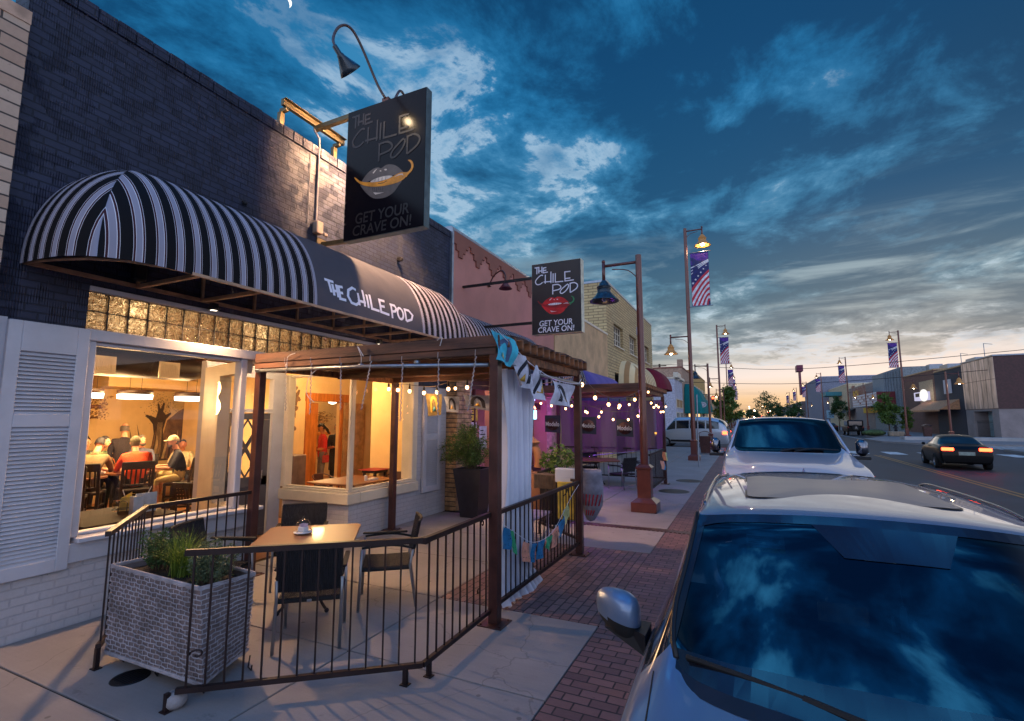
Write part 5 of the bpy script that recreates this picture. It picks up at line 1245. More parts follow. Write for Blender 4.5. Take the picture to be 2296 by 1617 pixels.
for i,(c,y_,z_,lb) in enumerate((('orange',15.55,.98,'orange paper flag on the second patio railing'),('blue',15.35,.72,'blue paper flag low on the second patio railing'),('yell',15.85,.95,'pale yellow paper flag at the end of the second patio railing'),('peach',15.15,.75,'peach paper flag on the second patio railing'))):
    cloth('paper_flag',lb,[(-2.28,y_-.16,z_-.2),(-2.24,y_+.16,z_-.24),(-2.24,y_+.2,z_),(-2.28,y_-.14,z_+.04)],[cmat('paper_'+c,cols[c],.85),cmat('paper_ink',(30,40,60),.9)],'paper flag','paper flags on the second patio railing',papel,4,.02)
def beerart(w,fn):
    w.m=1; w.prism([(.5+.4*math.cos(a*PI/8),.48+.36*math.sin(a*PI/8)) for a in range(16)],fn,.008,.010)
    w.m=2; text(w,'Modelo',fn,.06,.94,.36,.62,.016,.03)
mod=[cmat('penn_blue',(28,34,54),.6),cmat('penn_red',(60,26,26),.6),cmat('penn_white',(170,168,172),.6)]
def mflag(x_,y_,z_,s,lb,rz=0.): cloth('beer_pennant',lb,[(x_,y_,z_-s),(x_+s*1.02,y_-.03,z_-s-.02),(x_+s,y_,z_),(x_,y_,z_+.0)],mod,'pennant','beer pennants hung across the second patio',beerart,6,.004,(0,-1,0))
mflag(-4.65,11.9,2.08,.42,'lettered beer pennant farthest left before the purple shade cloth'); mflag(-3.87,12.4,2.04,.42,'lettered beer pennant in the middle of the purple shade cloth'); mflag(-2.98,12.6,1.98,.42,'lettered beer pennant just left of the first lamp post')
mflag(-5.2,11.6,2.15,.36,'dark beer pennant partly hidden behind the pergola post')
def bold(col2):
    def f(w,fn):
        w.m=1; w.ribbon(sm_([(.25,.15),(.35,.6),(.5,.85),(.7,.6),(.78,.15)]),.13,fn,.004); w.m=2; w.prism([(.35,.2),(.65,.2),(.55,.45)],fn,.004,.005)
    return f
bm_=[cmat('flag_greyblue',(150,156,176),.7),cmat('flag_navy',(30,32,50),.7),cmat('flag_gold',(206,160,60),.7)]
bt_=[cmat('flag_teal',(56,130,140),.7),cmat('flag_sand',(196,160,84),.7),cmat('flag_navy',(30,32,50),.7)]
cloth('pennant','teal and gold pennant hanging in front of the white shutter',[(-5.05,7.3,2.04),(-4.76,7.28,2.06),(-4.78,7.3,2.42),(-5.12,7.3,2.44)],[cmat('flag_brown',(116,96,50),.7),cmat('flag_gold',(206,160,60),.7),bt_[0]],'pennant','printed pennants under the first pergola',bold(0),6,.015,(0,-1,0))
cloth('pennant','grey pennant with black letter stroke before the brick pillar',[(-4.68,7.3,2.12),(-4.41,7.28,2.10),(-4.43,7.3,2.37),(-4.72,7.3,2.38)],bm_,'pennant','printed pennants under the first pergola',bold(0),6,.02,(0,-1,0))
cloth('pennant','wide pale pennant with bold dark lettering left of the pergola post',[(-4.30,7.3,2.2),(-3.8,7.28,2.12),(-3.8,7.3,2.38),(-4.33,7.3,2.4)],bm_,'pennant','printed pennants under the first pergola',bold(0),6,.03,(0,-1,0))
cloth('beach_flag','bright turquoise and yellow printed flag draped over the pergola corner',[(-2.22,4.33,2.58),(-2.2,4.72,2.54),(-2.2,4.80,2.80),(-2.26,4.40,2.90)],[cmat('flag_turq',(64,186,214),.7),cmat('flag_sky',(70,96,136),.7),cmat('flag_sandy',(214,196,120),.7)],'flag','printed flags along the street side beam',bold(0),8,.04)
w_=[(4.86,5.20,2.70,2.36),(5.30,5.62,2.62,2.24),(5.9,6.75,2.50,2.18)]
for i,(ya,yb,zt_,zb2) in enumerate(w_):
    cloth('printed_flag',('white printed flag hanging left of the curtain top under the beam','narrow white flag with script hanging beside the curtain','wide crumpled white flag with dark stripes past the curtain')[i],[(-2.2,ya,zb2),(-2.2,yb-.05,zb2-.03),(-2.22,yb,zt_-.04),(-2.22,ya,zt_)],bm_ if i<3 else bt_,'flag','printed flags along the street side beam',bold(0),8,.045)
for o in D.objects:
    if o.name.startswith('printed_flag'): o.data.materials[0]=cmat('flag_white',(206,208,226),.7)
w=MB(); w.tube(sm3([(-2.22,4.4,2.88),(-2.2,4.85,2.72),(-2.2,5.3,2.6),(-2.2,6.0,2.5),(-2.2,6.9,2.5),(-2.25,7.3,2.6)]),.005,5); tag(w.build('flag_string','wht'),'white cord carrying the printed flags under the street side beam','string')
# =============== shade cloth of the second patio ===============
sh,t,out=newmat('purple_shade'); b=t.N('BsdfPrincipled',{'Base Color':c4(rgb(112,72,112)),'Roughness':.8}); tl=t.N('BsdfTranslucent',{0:c4(rgb(140,84,134))}); tp=t.N('BsdfTransparent')
mx=t.N('MixShader',{0:.45,1:b.outputs[0],2:tl.outputs[0]}); mx2=t.N('MixShader',{0:.22,1:mx.outputs[0],2:tp.outputs[0]}); t.l.new(mx2.outputs[0],out.inputs[0])
w=MB(); n=40
def shf(u,v): 
    x_=-5.75+u*(3.45); zt_=2.58; zb_=1.0 if True else 0
    zb_=.78+.28*u; return (x_,16.14+.07*math.sin(u*22+v)*(1-v*.3)+.06*math.sin(u*9+v*5)+.04*math.sin(u*41+v*3),zb_+(zt_-zb_)*v+.02*math.sin(u*7))
for i in range(n):
    for j in range(10): w.add([shf(i/n,j/10),shf((i+1)/n,j/10),shf((i+1)/n,(j+1)/10),shf(i/n,(j+1)/10)],[(0,1,2,3)])
def sh2(u,v):
    y_=14.9+1.25*u; return (-2.36+.05*math.sin(u*16),y_+.25*(1-v)*u,1.12+1.4*v*(1-.0*u))
for i in range(14):
    for j in range(8): w.add([sh2(i/14,j/8),sh2((i+1)/14,j/8),sh2((i+1)/14,(j+1)/8),sh2(i/14,(j+1)/8)],[(0,1,2,3)])
tag(w.build('shade_cloth',sh,smooth=True),'translucent purple mesh shade cloth around the end of the second patio','shade cloth')
w=MB(); w.tube([(-4.6,16.05,.80),(-2.38,16.12,1.06)],.016,8); tag(w.build('shade_rail','galv'),'thin metal bar weighting the bottom hem of the purple shade cloth','bar')
# =============== string lights ===============
bulbm=None
def string_lights(label,path,nb,drop=.07,s=1.,skip=0):
    global bulbm
    o=thing('string_lights',label,'string lights',path[0],'festoon string lights over the patios'); p=sm3(path,8)
    w=MB(); w.tube(p,.0055,5); w.build('wire',cmat('wire_tan',(120,100,84)),o)
    for i in range(nb):
        q=p[int((i+.5)/nb*(len(p)-1))]+Vector((0,0,-drop))
        if bulbm is None:
            m_=MB(); m_.sph((0,0,-.045),.030,10,8,(1,1,1.2)); bulbm=m_.build('bulb','bulb'); bulbm.parent=o; bb=bulbm
            m_=MB(); m_.lathe([(.008,.09),(.014,.05),(.019,.03),(.019,-.012),(.012,-.016)],(0,0,0),8); so=m_.build('socket','black'); so.parent=bulbm; 
        else:
            bb=bulbm.copy(); C.objects.link(bb); bb.parent=o; so=bulbm.children[0].copy(); C.objects.link(so); so.parent=bb
        bb.location=q-Vector(path[0])-Vector((0,0,0)); bb.scale=(s,s,s)
    return o
string_lights('string of warm bulbs in front of the right window and pillar under the first pergola',[(-6.0,7.3,2.66),(-5.6,7.3,2.62),(-5.0,7.3,2.56),(-4.5,7.32,2.64),(-3.6,7.34,2.62)],8)
string_lights('upper string of warm bulbs sagging from pergola corner to the first lamp post',[(-2.33,7.4,2.72),(-2.30,8.4,2.46),(-2.2,9.6,2.38),(-2.07,11.1,2.62)],5,.09)
string_lights('middle string of bulbs stretching over the second patio in front of the shade',[(-4.9,11.2,2.62),(-4.1,11.6,2.42),(-3.3,11.9,2.3),(-2.4,12.3,2.55)],9,.12,.85)
string_lights('low string of bulbs in front of the purple shade and pennants',[(-4.6,12.4,2.75),(-3.9,12.4,2.45),(-3.2,12.4,2.2),(-2.5,12.45,2.2),(-2.3,12.6,2.5)],8,.16,.9)
string_lights('cluster of bulbs on the street side of the second pergola',[(-2.22,12.8,2.9),(-2.2,13.4,2.45),(-2.2,14.2,2.5),(-2.2,15.0,2.3),(-2.2,16.0,2.55)],8,.10,.85)
string_lights('single sagging string with few bulbs behind the printed flags',[(-5.8,9.0,2.75),(-4.6,9.2,2.66),(-3.4,8.4,2.62),(-2.5,7.6,2.66)],5,.05)
lamp_light('string_glow',(-5.0,7.2,2.35),16,(1,.6,.3),.25,parent=PG); lamp_light('string_glow',(-3.3,12.4,2.2),12,(1,.6,.34),.3,parent=PG2)
# purple neon at the pink shop doorway
ne=thing('neon_sign','small bright blue and pink neon sign beside the purple lit pilaster','neon sign',(-5.85,14.0,2.4))
w=MB(); w.tube(sm3([(-5.83,13.75,2.35),(-5.83,13.8,2.62),(-5.83,13.95,2.7),(-5.83,14.05,2.55)]),.02,6); w.build('neon_tube',emat('neon_blue',(.25,.25,1),14),ne)
w=MB(); w.tube(sm3([(-5.83,13.8,2.3),(-5.83,13.95,2.38),(-5.83,14.12,2.3)]),.02,6); w.build('neon_tube',emat('neon_orange',(1,.35,.12),12),ne)
w=MB(); w.bbox(-5.86,-5.82,13.78,14.22,1.98,2.25,.02); w.build('neon_panel',emat('neon_cyan',(.25,.75,1),5),ne)
lamp_light('light',(-5.3,14.2,2.2),70,(.45,.08,1),.15,parent=ne); lamp_light('light',(-5.6,10.9,2.4),10,(.5,.12,1),.15,parent=ne)
lamp_light('light',(-4.2,15.0,2.6),16,(.80,.30,.9),.3,parent=PG2)
# posters in pink shop window
for i,(y_,z_,hh_,c,lb) in enumerate(((10.35,1.1,.7,(206,60,66),'red poster in the shop window behind the feathery bush'),(10.85,1.0,.9,(216,210,206),'white poster with dark print in the shop window'),(10.9,1.95,.4,(214,190,60),'small yellow notice above the white poster in the shop window'),(11.4,1.2,.6,(196,196,206),'pale notice at the right of the shop window'))):
    w=MB(); w.m=0; w.box(-6.285,-6.28,y_,y_+.4,z_,z_+hh_); w.m=1
    for k in range(5): w.box(-6.279,-6.277,y_+.05,y_+.12+.05*((k*3)%5),z_+.07+k*hh_/6,z_+.10+k*hh_/6)
    tag(w.build('window_poster',[cmat('poster%d'%i if False else 'poster_'+('red','white','yellow','pale')[i],c,.6),'black']),lb,'poster','notices in the pink shop window')

# added spots with made-up fixtures under the awning, to warm the patio floor
for i,y_ in enumerate((3.9,7.0)):
    w=MB(); w.lathe([(.05,.06),(.06,.0),(.055,-.03),(.05,.0),(.001,.01)],(-5.93,y_,3.36),16); o=w.build('added_awning_light','black',None,False,(-5.93,y_,3.36)); tag(o,('small black added downlight under the awning above the left window','small black added downlight under the awning above the right window')[i],'added light','added downlights under the striped awning')
    w=MB(); w.lathe([(.001,-.02),(.045,-.02),(.045,-.012),(.001,-.012)],(-5.93,y_,3.36),14); w.build('lens','drum',o)
    lamp_light('light',(-5.93,y_,3.31),300,(1,.56,.26),.07,'SPOT',o,R(150),(-4.5,y_-.3,0),.7)
# =============== vehicles ===============
def paint(name,c,metal=.6,rough=.28,coat=1.):
    m,t,out=newmat(name); oc=t.N('TexCoord').outputs['Object']
    fl=t.N('TexNoise',{'Vector':oc,'Scale':900.,'Detail':1.}).outputs[0]; lo=t.N('TexNoise',{'Vector':oc,'Scale':1.2,'Detail':4.}).outputs[0]
    col=t.N('VectorMath',{0:c,'Scale':t.M('ADD',.82,t.M('ADD',t.M('MULTIPLY',fl,.22),t.M('MULTIPLY',lo,.14)))},operation='SCALE').outputs[0]
    b=t.N('BsdfPrincipled',{'Base Color':col,'Metallic':metal,'Roughness':rough,'Coat Weight':coat,'Coat Roughness':.03,'Specular IOR Level':.5 if coat>.5 else .15}); t.l.new(b.outputs[0],out.inputs[0]); M[name]=m; return m
paint('paint_silver',rgb(116,136,166),.5,.36); paint('paint_white',rgb(180,184,202),.2,.35); paint('paint_black',rgb(10,10,14),.0,.35,.12); paint('paint_van',rgb(186,194,206),.4,.3)
M['glass_car']=glassmat('car_glass_tint',(.05,.12,.18),1.5,.0,.045)
M['glass_dark']=pmat('car_glass_dark',(.012,.02,.03),.06,0,.05,spec=.9,coat=.6)
M['frit']=pmat('glass_border',(.010,.012,.02),.12,0,.02,spec=.6,coat=.5)
M['tail']=emat('tail_light',(1,.05,.015),14.)
M['darkchrome']=pmat('smoked_chrome',rgb(120,122,132),.2,1.,.02)
M['amber']=emat('amber_light',(1,.42,.05),8.)
def car_shell(root,rows,mats,cls,creases=(),sub=2,place=None):
    """rows: list of lists of (x,y,z) for x>=0, centre last. cls(i,j)->material key. One mesh per key."""
    nc=len(rows[0]); full=[]
    for r in rows: full.append([(-p[0],p[1],p[2]) for p in r]+[p for p in r[:-1][::-1]])
    N=2*nc-1; vs=[p for r in full for p in r]; fs=[];keys=[];order=[]
    for i in range(len(rows)-1):
        for k in range(N-1):
            j=k if k<nc-1 else N-2-k
            kk=cls(i,j); 
            if kk is None: continue
            if kk not in order: order.append(kk)
            fs.append((i*N+k,i*N+k+1,(i+1)*N+k+1,(i+1)*N+k)); keys.append(order.index(kk))
    me=D.meshes.new('t'); me.from_pydata(vs,[],fs); me.polygons.foreach_set('material_index',keys)
    for k in order: me.materials.append(M[mats[k][1]])
    me.update()
    at=me.attributes.new('crease_edge','FLOAT','EDGE')
    cr={}
    for (i,j,i2,j2,v) in creases:
        for (a,b_) in((i*N+j,i2*N+j2),(i*N+N-1-j,i2*N+N-1-j2)): cr[tuple(sorted((a,b_)))]=v
    for e in me.edges:
        k=tuple(sorted(e.vertices)); at.data[e.index].value=cr.get(k,0.)
    o=D.objects.new('t',me); C.objects.link(o); md=o.modifiers.new('s','SUBSURF'); md.levels=sub; md.render_levels=sub
    dg=bpy.context.evaluated_depsgraph_get(); m2=D.meshes.new_from_object(o.evaluated_get(dg)); D.objects.remove(o)
    pv=[tuple(v.co) for v in m2.vertices]; out={}
    groups={}
    for p in m2.polygons: groups.setdefault((p.material_index,(1 if p.center.x>0 else -1) if order[p.material_index]=='sg' else 0),[]).append(tuple(p.vertices))
    nrm=[tuple(v.normal) for v in m2.vertices]
    for (gi,_sd),fl in groups.items():
        nm,mt=mats[order[gi]]; used=sorted({a for f in fl for a in f}); mp={a:i for i,a in enumerate(used)}
        mm=D.meshes.new(nm); mm.from_pydata([pv[a] for a in used],[],[tuple(mp[a] for a in f) for f in fl]); mm.materials.append(M[mt]); mm.polygons.foreach_set('use_smooth',[True]*len(mm.polygons)); mm.update()
        try: mm.normals_split_custom_set_from_vertices([nrm[a] for a in used])
        except Exception: pass
        ob=D.objects.new(nm,mm); C.objects.link(ob); ob.parent=root; out[order[gi]]=ob
    D.meshes.remove(m2)
    for nm_,r_,dy,mt_c in (('grille',full[0],.05,'black'),('tailgate',full[-1],-.04,mats['body'][1])):
        cz=sum(p[2] for p in r_)/len(r_); q=[(p[0]*.97,p[1]+dy,cz+(p[2]-cz)*.96) for p in r_]; cy=sum(p[1] for p in q)/len(q)
        w=MB(); w.add(q+[(0,cy,cz)],[(k,(k+1)%len(q),len(q)) for k in range(len(q))]); c_=w.build(nm_,mt_c); c_.parent=root
        if nm_=='grille':
            x_=max(p[0] for p in q)*.62; z0_=min(p[2] for p in q); z1_=max(p[2] for p in q)
            for k in range(4): w=MB(); zz=z0_+(z1_-z0_)*(.42+.13*k); w.box(-x_,x_,cy-.045,cy-.02,zz,zz+.02); s__=w.build('grille_bar','chrome'); s__.parent=c_
    return out
def lp_(mb,root,name,mat,smooth=False):   # local-space part
    o=mb.build(name,mat,None,smooth); o.parent=root; return o
def wheel(root,x,y,r,wd=.22):
    s=1 if x>0 else -1
    w=MB(); n=24
    def ring(rad,xx): return [(xx,y+rad*math.cos(2*PI*k/n),r+rad*math.sin(2*PI*k/n)) for k in range(n)]
    def disc(mb,prof):
        rg=[ring(a,x+s*b_) for a,b_ in prof]; vs=[p for q in rg for p in q]; fs=[]
        for i in range(len(rg)-1):
            for k in range(n): fs.append((i*n+k,i*n+(k+1)%n,(i+1)*n+(k+1)%n,(i+1)*n+k))
        mb.add(vs,fs)
    disc(w,[(r*.66,-wd),(r*.98,-wd),(r,-wd+.02),(r,-.02),(r*.97,0),(r*.68,.004),(r*.66,-.02)]); o=lp_(w,root,'wheel','rubber',True)
    w=MB(); disc(w,[(r*.67,-.0),(r*.62,-.02),(r*.60,-.06),(.001,-.06)])
    for k in range(5):
        a=2*PI*k/5; c,s2=math.cos(a),math.sin(a); w.add([(x-s*.02,y+c*r*.1-s2*.03,r+s2*r*.1+c*.03),(x-s*.02,y+c*r*.1+s2*.03,r+s2*r*.1-c*.03),(x-s*.01,y+c*r*.62+s2*.02,r+s2*r*.62-c*.02),(x-s*.01,y+c*r*.62-s2*.02,r+s2*r*.62+c*.02)],[(0,1,2,3)])
    w.lathe([(.001,0)],(0,0,0),3) if False else None
    q=w.build('rim','alu',None,True); q.parent=o; return o
WS=[(3,5,4,5,1),(3,5,3,6,1),(3,6,3,7,1),(3,7,3,8,1),(4,5,4,6,.9),(4,6,4,7,.9),(4,7,4,8,.9)]
def std_cls(i,j,nr):
    if i==3 and j>=5: return 'ws'
    if i==nr-3 and j>=5: return 'rg'
    if 3<=i<=nr-3 and j==4: return 'sg'
    if i<3 and j>=4: return 'hood'
    if 4<=i<nr-3 and j>=5: return 'roof'
    return 'body'
# ---- silver crossover in the foreground, facing the camera ----
SV=thing('silver_crossover','silver crossover parked nose toward the camera with sunroof and roof rails','car',(.465,.78,-.15),'cars on the street')
rows=[[(.60,.22,.30),(.68,.20,.42),(.72,.16,.60),(.72,.14,.76),(.66,.10,.84),(.54,.06,.86),(.38,.03,.87),(.2,.0,.88),(0,0,.88)],
[(.84,.40,.25),(.88,.40,.42),(.90,.38,.68),(.88,.36,.90),(.80,.34,.98),(.64,.30,1.0),(.44,.28,1.01),(.22,.26,1.02),(0,.26,1.02)],
[(.88,.85,.25),(.92,.85,.42),(.94,.85,.70),(.93,.85,.96),(.85,.84,1.06),(.66,.82,1.075),(.45,.80,1.09),(.22,.79,1.10),(0,.79,1.10)],
[(.86,1.32,.24),(.92,1.32,.42),(.95,1.34,.72),(.93,1.36,1.02),(.865,1.40,1.12),(.765,1.40,1.145),(.52,1.24,1.155),(.26,1.15,1.16),(0,1.12,1.16)],
[(.86,1.98,.22),(.92,1.98,.42),(.95,1.98,.74),(.93,1.98,1.05),(.87,1.97,1.15),(.645,2.06,1.655),(.45,2.00,1.69),(.22,1.97,1.71),(0,1.96,1.715)],
[(.86,2.75,.22),(.92,2.75,.42),(.95,2.75,.74),(.93,2.75,1.06),(.87,2.75,1.16),(.66,2.80,1.68),(.47,2.78,1.715),(.23,2.76,1.735),(0,2.75,1.74)],
[(.86,3.55,.22),(.92,3.55,.42),(.95,3.55,.75),(.93,3.55,1.07),(.87,3.55,1.17),(.65,3.58,1.66),(.46,3.57,1.70),(.23,3.56,1.72),(0,3.55,1.725)],
[(.85,4.12,.25),(.91,4.12,.42),(.93,4.12,.75),(.91,4.12,1.07),(.85,4.12,1.17),(.58,4.12,1.60),(.42,4.14,1.64),(.21,4.16,1.66),(0,4.17,1.665)],
[(.78,4.48,.3),(.85,4.5,.42),(.88,4.52,.76),(.85,4.52,1.03),(.78,4.52,1.10),(.64,4.50,1.13),(.45,4.52,1.15),(.22,4.53,1.15),(0,4.53,1.15)],
[(.70,4.60,.35),(.77,4.62,.45),(.80,4.64,.6),(.78,4.65,.78),(.70,4.65,.83),(.55,4.66,.84),(.4,4.67,.84),(.2,4.68,.84),(0,4.68,.84)]]
def _sx(i,j,p):
    x_,y_,z_=p
    k=1.05 if j<=4 else (1.115 if i>=3 else 1.07)
    if i>=6: y_={6:3.85,7:4.80,8:5.12,9:5.25}[i]+(y_-{6:3.55,7:4.12,8:4.5,9:4.65}[i])
    return (x_*k,y_,z_)
rows=[[_sx(i,j,p) for j,p in enumerate(r)] for i,r in enumerate(rows)]
mats={'ws':('windshield','glass_car'),'rg':('rear_glass','glass_dark'),'sg':('side_glass','glass_dark'),'hood':('hood','paint_silver'),'roof':('roof','paint_silver'),'body':('body','paint_silver')}
cr=WS+[(2,4,3,4,.6),(0,4,1,4,.5),(1,4,2,4,.6),(3,4,4,4,.8),(4,4,5,4,.8),(5,4,6,4,.8),(6,4,7,4,.8),(4,5,5,5,.7),(5,5,6,5,.7),(6,5,7,5,.7)]
sh_=car_shell(SV,rows,mats,lambda i,j:std_cls(i,j,9),cr,3)
from mathutils.bvhtree import BVHTree
_wm=sh_['ws'].data; _bvh=BVHTree.FromPolygons([v.co for v in _wm.vertices],[tuple(p.vertices) for p in _wm.polygons])
_rm=sh_['roof'].data; _rbvh=BVHTree.FromPolygons([v.co for v in _rm.vertices],[tuple(p.vertices) for p in _rm.polygons])
def ws_pt(u,v,off=0.):
    p=ws_pt0(u,v); n=Vector((0,-.63,.777)); h,nn,_,_=_bvh.ray_cast(p+n*.4,-n)
    if h is None: h,nn,_,_=_bvh.find_nearest(p)
    return h+n*off
def ws_pt0(u,v,off=0.):
    """bilinear point on the windscreen: u -1..1 across, v 0 base..1 top"""
    au=abs(u)
    def cur(a): # rows 3/4, interpolate cols 8..5
        c=[rows[a][8],rows[a][7],rows[a][6],rows[a][5]]; xs=[p[0] for p in c]; x_=au*xs[-1]
        for k in range(3):
            if x_<=xs[k+1]+1e-9: f=(x_-xs[k])/(xs[k+1]-xs[k]); return Vector((x_,c[k][1]+(c[k+1][1]-c[k][1])*f,c[k][2]+(c[k+1][2]-c[k][2])*f))
        return Vector(c[3])
    p=cur(3).lerp(cur(4),v); p.z+=.045*math.sin(v*PI)*(1-.2*au); p.y-=.03*math.sin(v*PI)
    return Vector((p.x*(1 if u>=0 else -1),p.y-off*.6,p.z+off*.8))
# black ceramic border, wide at the mirror mount, inside the glass
w=MB()
def strip(f0,f1,n,off):
    for i in range(n):
        a,b_=i/n,(i+1)/n; w.add([tuple(ws_pt(*f0(a),off)),tuple(ws_pt(*f0(b_),off)),tuple(ws_pt(*f1(b_),off)),tuple(ws_pt(*f1(a),off))],[(0,1,2,3)])
OFF=.0022
strip(lambda t_:(-.995+1.99*t_,.99),lambda t_:(-.995+1.99*t_,.93),30,OFF)
strip(lambda t_:(-.995,.02+.97*t_),lambda t_:(-.93+.0*t_,.02+.97*t_),20,OFF+.0004); strip(lambda t_:(.995,.02+.97*t_),lambda t_:(.93,.02+.97*t_),20,OFF+.0004)
strip(lambda t_:(-.98+1.96*t_,.01),lambda t_:(-.98+1.96*t_,.13+.05*math.sin(t_*PI)),30,OFF+.0008)
strip(lambda t_:(-.30+.72*t_,.93),lambda t_:(-.16+.46*t_,.74),12,OFF+.0012)
strip(lambda t_:(-.99+.26*t_,.93),lambda t_:(-.99+.26*t_,.93-.05*(1-t_)**2),6,OFF+.0016)
lp_(w,SV,'glass_border','frit')
w=MB(); w.add([tuple(ws_pt(-.07,.74,.002)),tuple(ws_pt(.07,.74,.002)),tuple(ws_pt(.03,.80,.002)),tuple(ws_pt(-.02,.80,.002))],[(0,1,2,3)]); lp_(w,SV,'sensor_cover',cmat('sensor_grey',(120,140,150),.3))
# interior
w=MB()
w.add([(-.8,1.30,1.04),(.8,1.30,1.04),(.72,1.95,1.06),(-.72,1.95,1.06),(-.8,2.02,.7),(.8,2.02,.7),(-.8,1.30,.7),(.8,1.30,.7)],[(0,1,2,3),(3,2,5,4),(0,3,4,6),(1,7,5,2)])
w.box(-.84,.84,1.9,4.3,.42,.46)
lp_(w,SV,'dashboard',cmat('dash_dark',(30,32,38),.8))
for sx in(-.38,.38):
    w=MB(); w.bbox(sx-.25,sx+.25,2.35,2.85,.55,.75,.06); w.bbox(sx-.25,sx+.25,2.78,2.92,.7,1.32,.06); w.bbox(sx-.12,sx+.12,2.80,2.9,1.34,1.52,.04); lp_(w,SV,'seat',cmat('seat_grey',(56,60,66),.85))
for sx in(-.34,.34):
    w=MB(); w.add([(sx-.21,1.86,1.52),(sx+.21,1.86,1.52),(sx+.22,2.02,1.63),(sx-.22,2.02,1.63),(sx-.21,1.87,1.51),(sx+.21,1.87,1.51),(sx+.22,2.03,1.62),(sx-.22,2.03,1.62)],[(0,1,2,3),(7,6,5,4),(0,4,5,1),(1,5,6,2),(2,6,7,3),(3,7,4,0)]); v_=lp_(w,SV,'sun_visor',cmat('visor_grey',(104,120,130),.8))
    if sx<0:
        w=MB(); L=lambda u,v,d:(sx-.13+.15*u,1.90+.05*(1-v)-d*.5,1.552+.038*(1-v)+d*.8)
        L=lambda u,v,d:(sx-.15+.16*(1-u),1.875+.085*(1-v)-d*.6,1.531+.058*(1-v)+.004+d*.8)
        w.m=0; w.prism([(0,0),(1,0),(1,1),(0,1)],L,.0,.001); w.m=1; w.prism([(0,.76),(1,.76),(1,1),(0,1)],L,.0012,.002); w.m=2; text(w,'WARNING',L,.30,.92,.80,.96,.003,.01); w.prism([(.12,.80),(.2,.80),(.16,.96)],L,.0025,.003)
        for k in range(5): w.prism([(.45,.12+k*.12),(.95,.12+k*.12),(.95,.15+k*.12),(.45,.15+k*.12)],L,.0025,.003)
        w.prism([(.08,.15),(.18,.4),(.1,.55),(.26,.5),(.32,.3),(.24,.2)],L,.0025,.003)
        q=w.build('warning_sticker',[cmat('stk_white',(220,226,222),.7),cmat('stk_yellow',(226,196,110),.7),'black']); q.parent=v_
w=MB(); w.bbox(-.12,.12,1.98,2.01,1.44,1.52,.02); w.tube([(0,2.0,1.52),(0,1.93,1.63)],.012); lp_(w,SV,'rear_view_mirror','black')
w=MB()   # cactus shaped air freshener hanging from the mirror
w.tube([(.10,1.96,1.45),(.105,1.95,1.36)],.0012,4)
cx,cz=.105,1.25
w.prism([(cx-.012,cz-.10),(cx+.012,cz-.10),(cx+.014,cz+.0),(cx+.04,cz+.0),(cx+.045,cz+.04),(cx+.032,cz+.05),(cx+.028,cz+.02),(cx+.014,cz+.02),(cx+.012,cz+.09),(cx,cz+.105),(cx-.012,cz+.09),(cx-.014,cz+.01),(cx-.03,cz+.01),(cx-.034,cz+.055),(cx-.046,cz+.05),(cx-.044,cz-.01),(cx-.014,cz-.012)],lambda u,v,d:(u,1.95+d,v),0,.004)
w.prism([(cx-.006,cz+.108),(cx+.006,cz+.108),(cx,cz+.122)],lambda u,v,d:(u,1.95+d,v),0,.004)
tag(w.build('air_freshener',cmat('cactus_pale',(190,212,214),.6),None,loc=(0,0,0)),'pale cactus shaped air freshener hanging inside the silver crossover windshield','air freshener'); D.objects['air_freshener'].location=SV.location
# sunroof, rails, fin, A pillar trims, cowl, wipers
w=MB()
def roof_z(x_,y_):
    h,nn,_,_=_rbvh.ray_cast(Vector((x_,y_,3)),Vector((0,0,-1)))
    return h.z if h is not None else 1.6
def roof_patch(mb,x0,x1,y0,y1,off,rad=.07,n=16,m=8):
    pts=[]
    for cx_,cy_,a0 in((x1-rad,y0+rad,-90),(x1-rad,y1-rad,0),(x0+rad,y1-rad,90),(x0+rad,y0+rad,180)):
        for k in range(5): a=R(a0+k*22.5); pts.append((cx_+rad*math.cos(a),cy_+rad*math.sin(a)))
    c=((x0+x1)/2,(y0+y1)/2); vs=[]; R_=len(pts)
    for s_ in range(m+1):
        f=s_/m
        for p in pts: X=c[0]+(p[0]-c[0])*f; Y=c[1]+(p[1]-c[1])*f; vs.append((X,Y,roof_z(X,Y)+off))
    fs=[]
    for s_ in range(m):
        for k in range(R_): fs.append((s_*R_+k,s_*R_+(k+1)%R_,(s_+1)*R_+(k+1)%R_,(s_+1)*R_+k))
    mb.add(vs,fs)
w=MB(); roof_patch(w,-.49,.49,2.36,3.50,.004,.10); lp_(w,SV,'sunroof_seal','black',True)
w=MB(); roof_patch(w,-.478,.478,2.372,3.488,.0065,.09); lp_(w,SV,'sunroof',pmat('sunroof_glass',rgb(40,58,88),.30,0,.05,2.,spec=.4),True)
for x_ in(-.36,-.12,.12,.36):
    w=MB(); w.tube([(x_,3.85+.05*k,roof_z(x_,3.85+.05*k)+.004) for k in range(17)],.012,6); lp_(w,SV,'roof_rib','paint_silver',True)
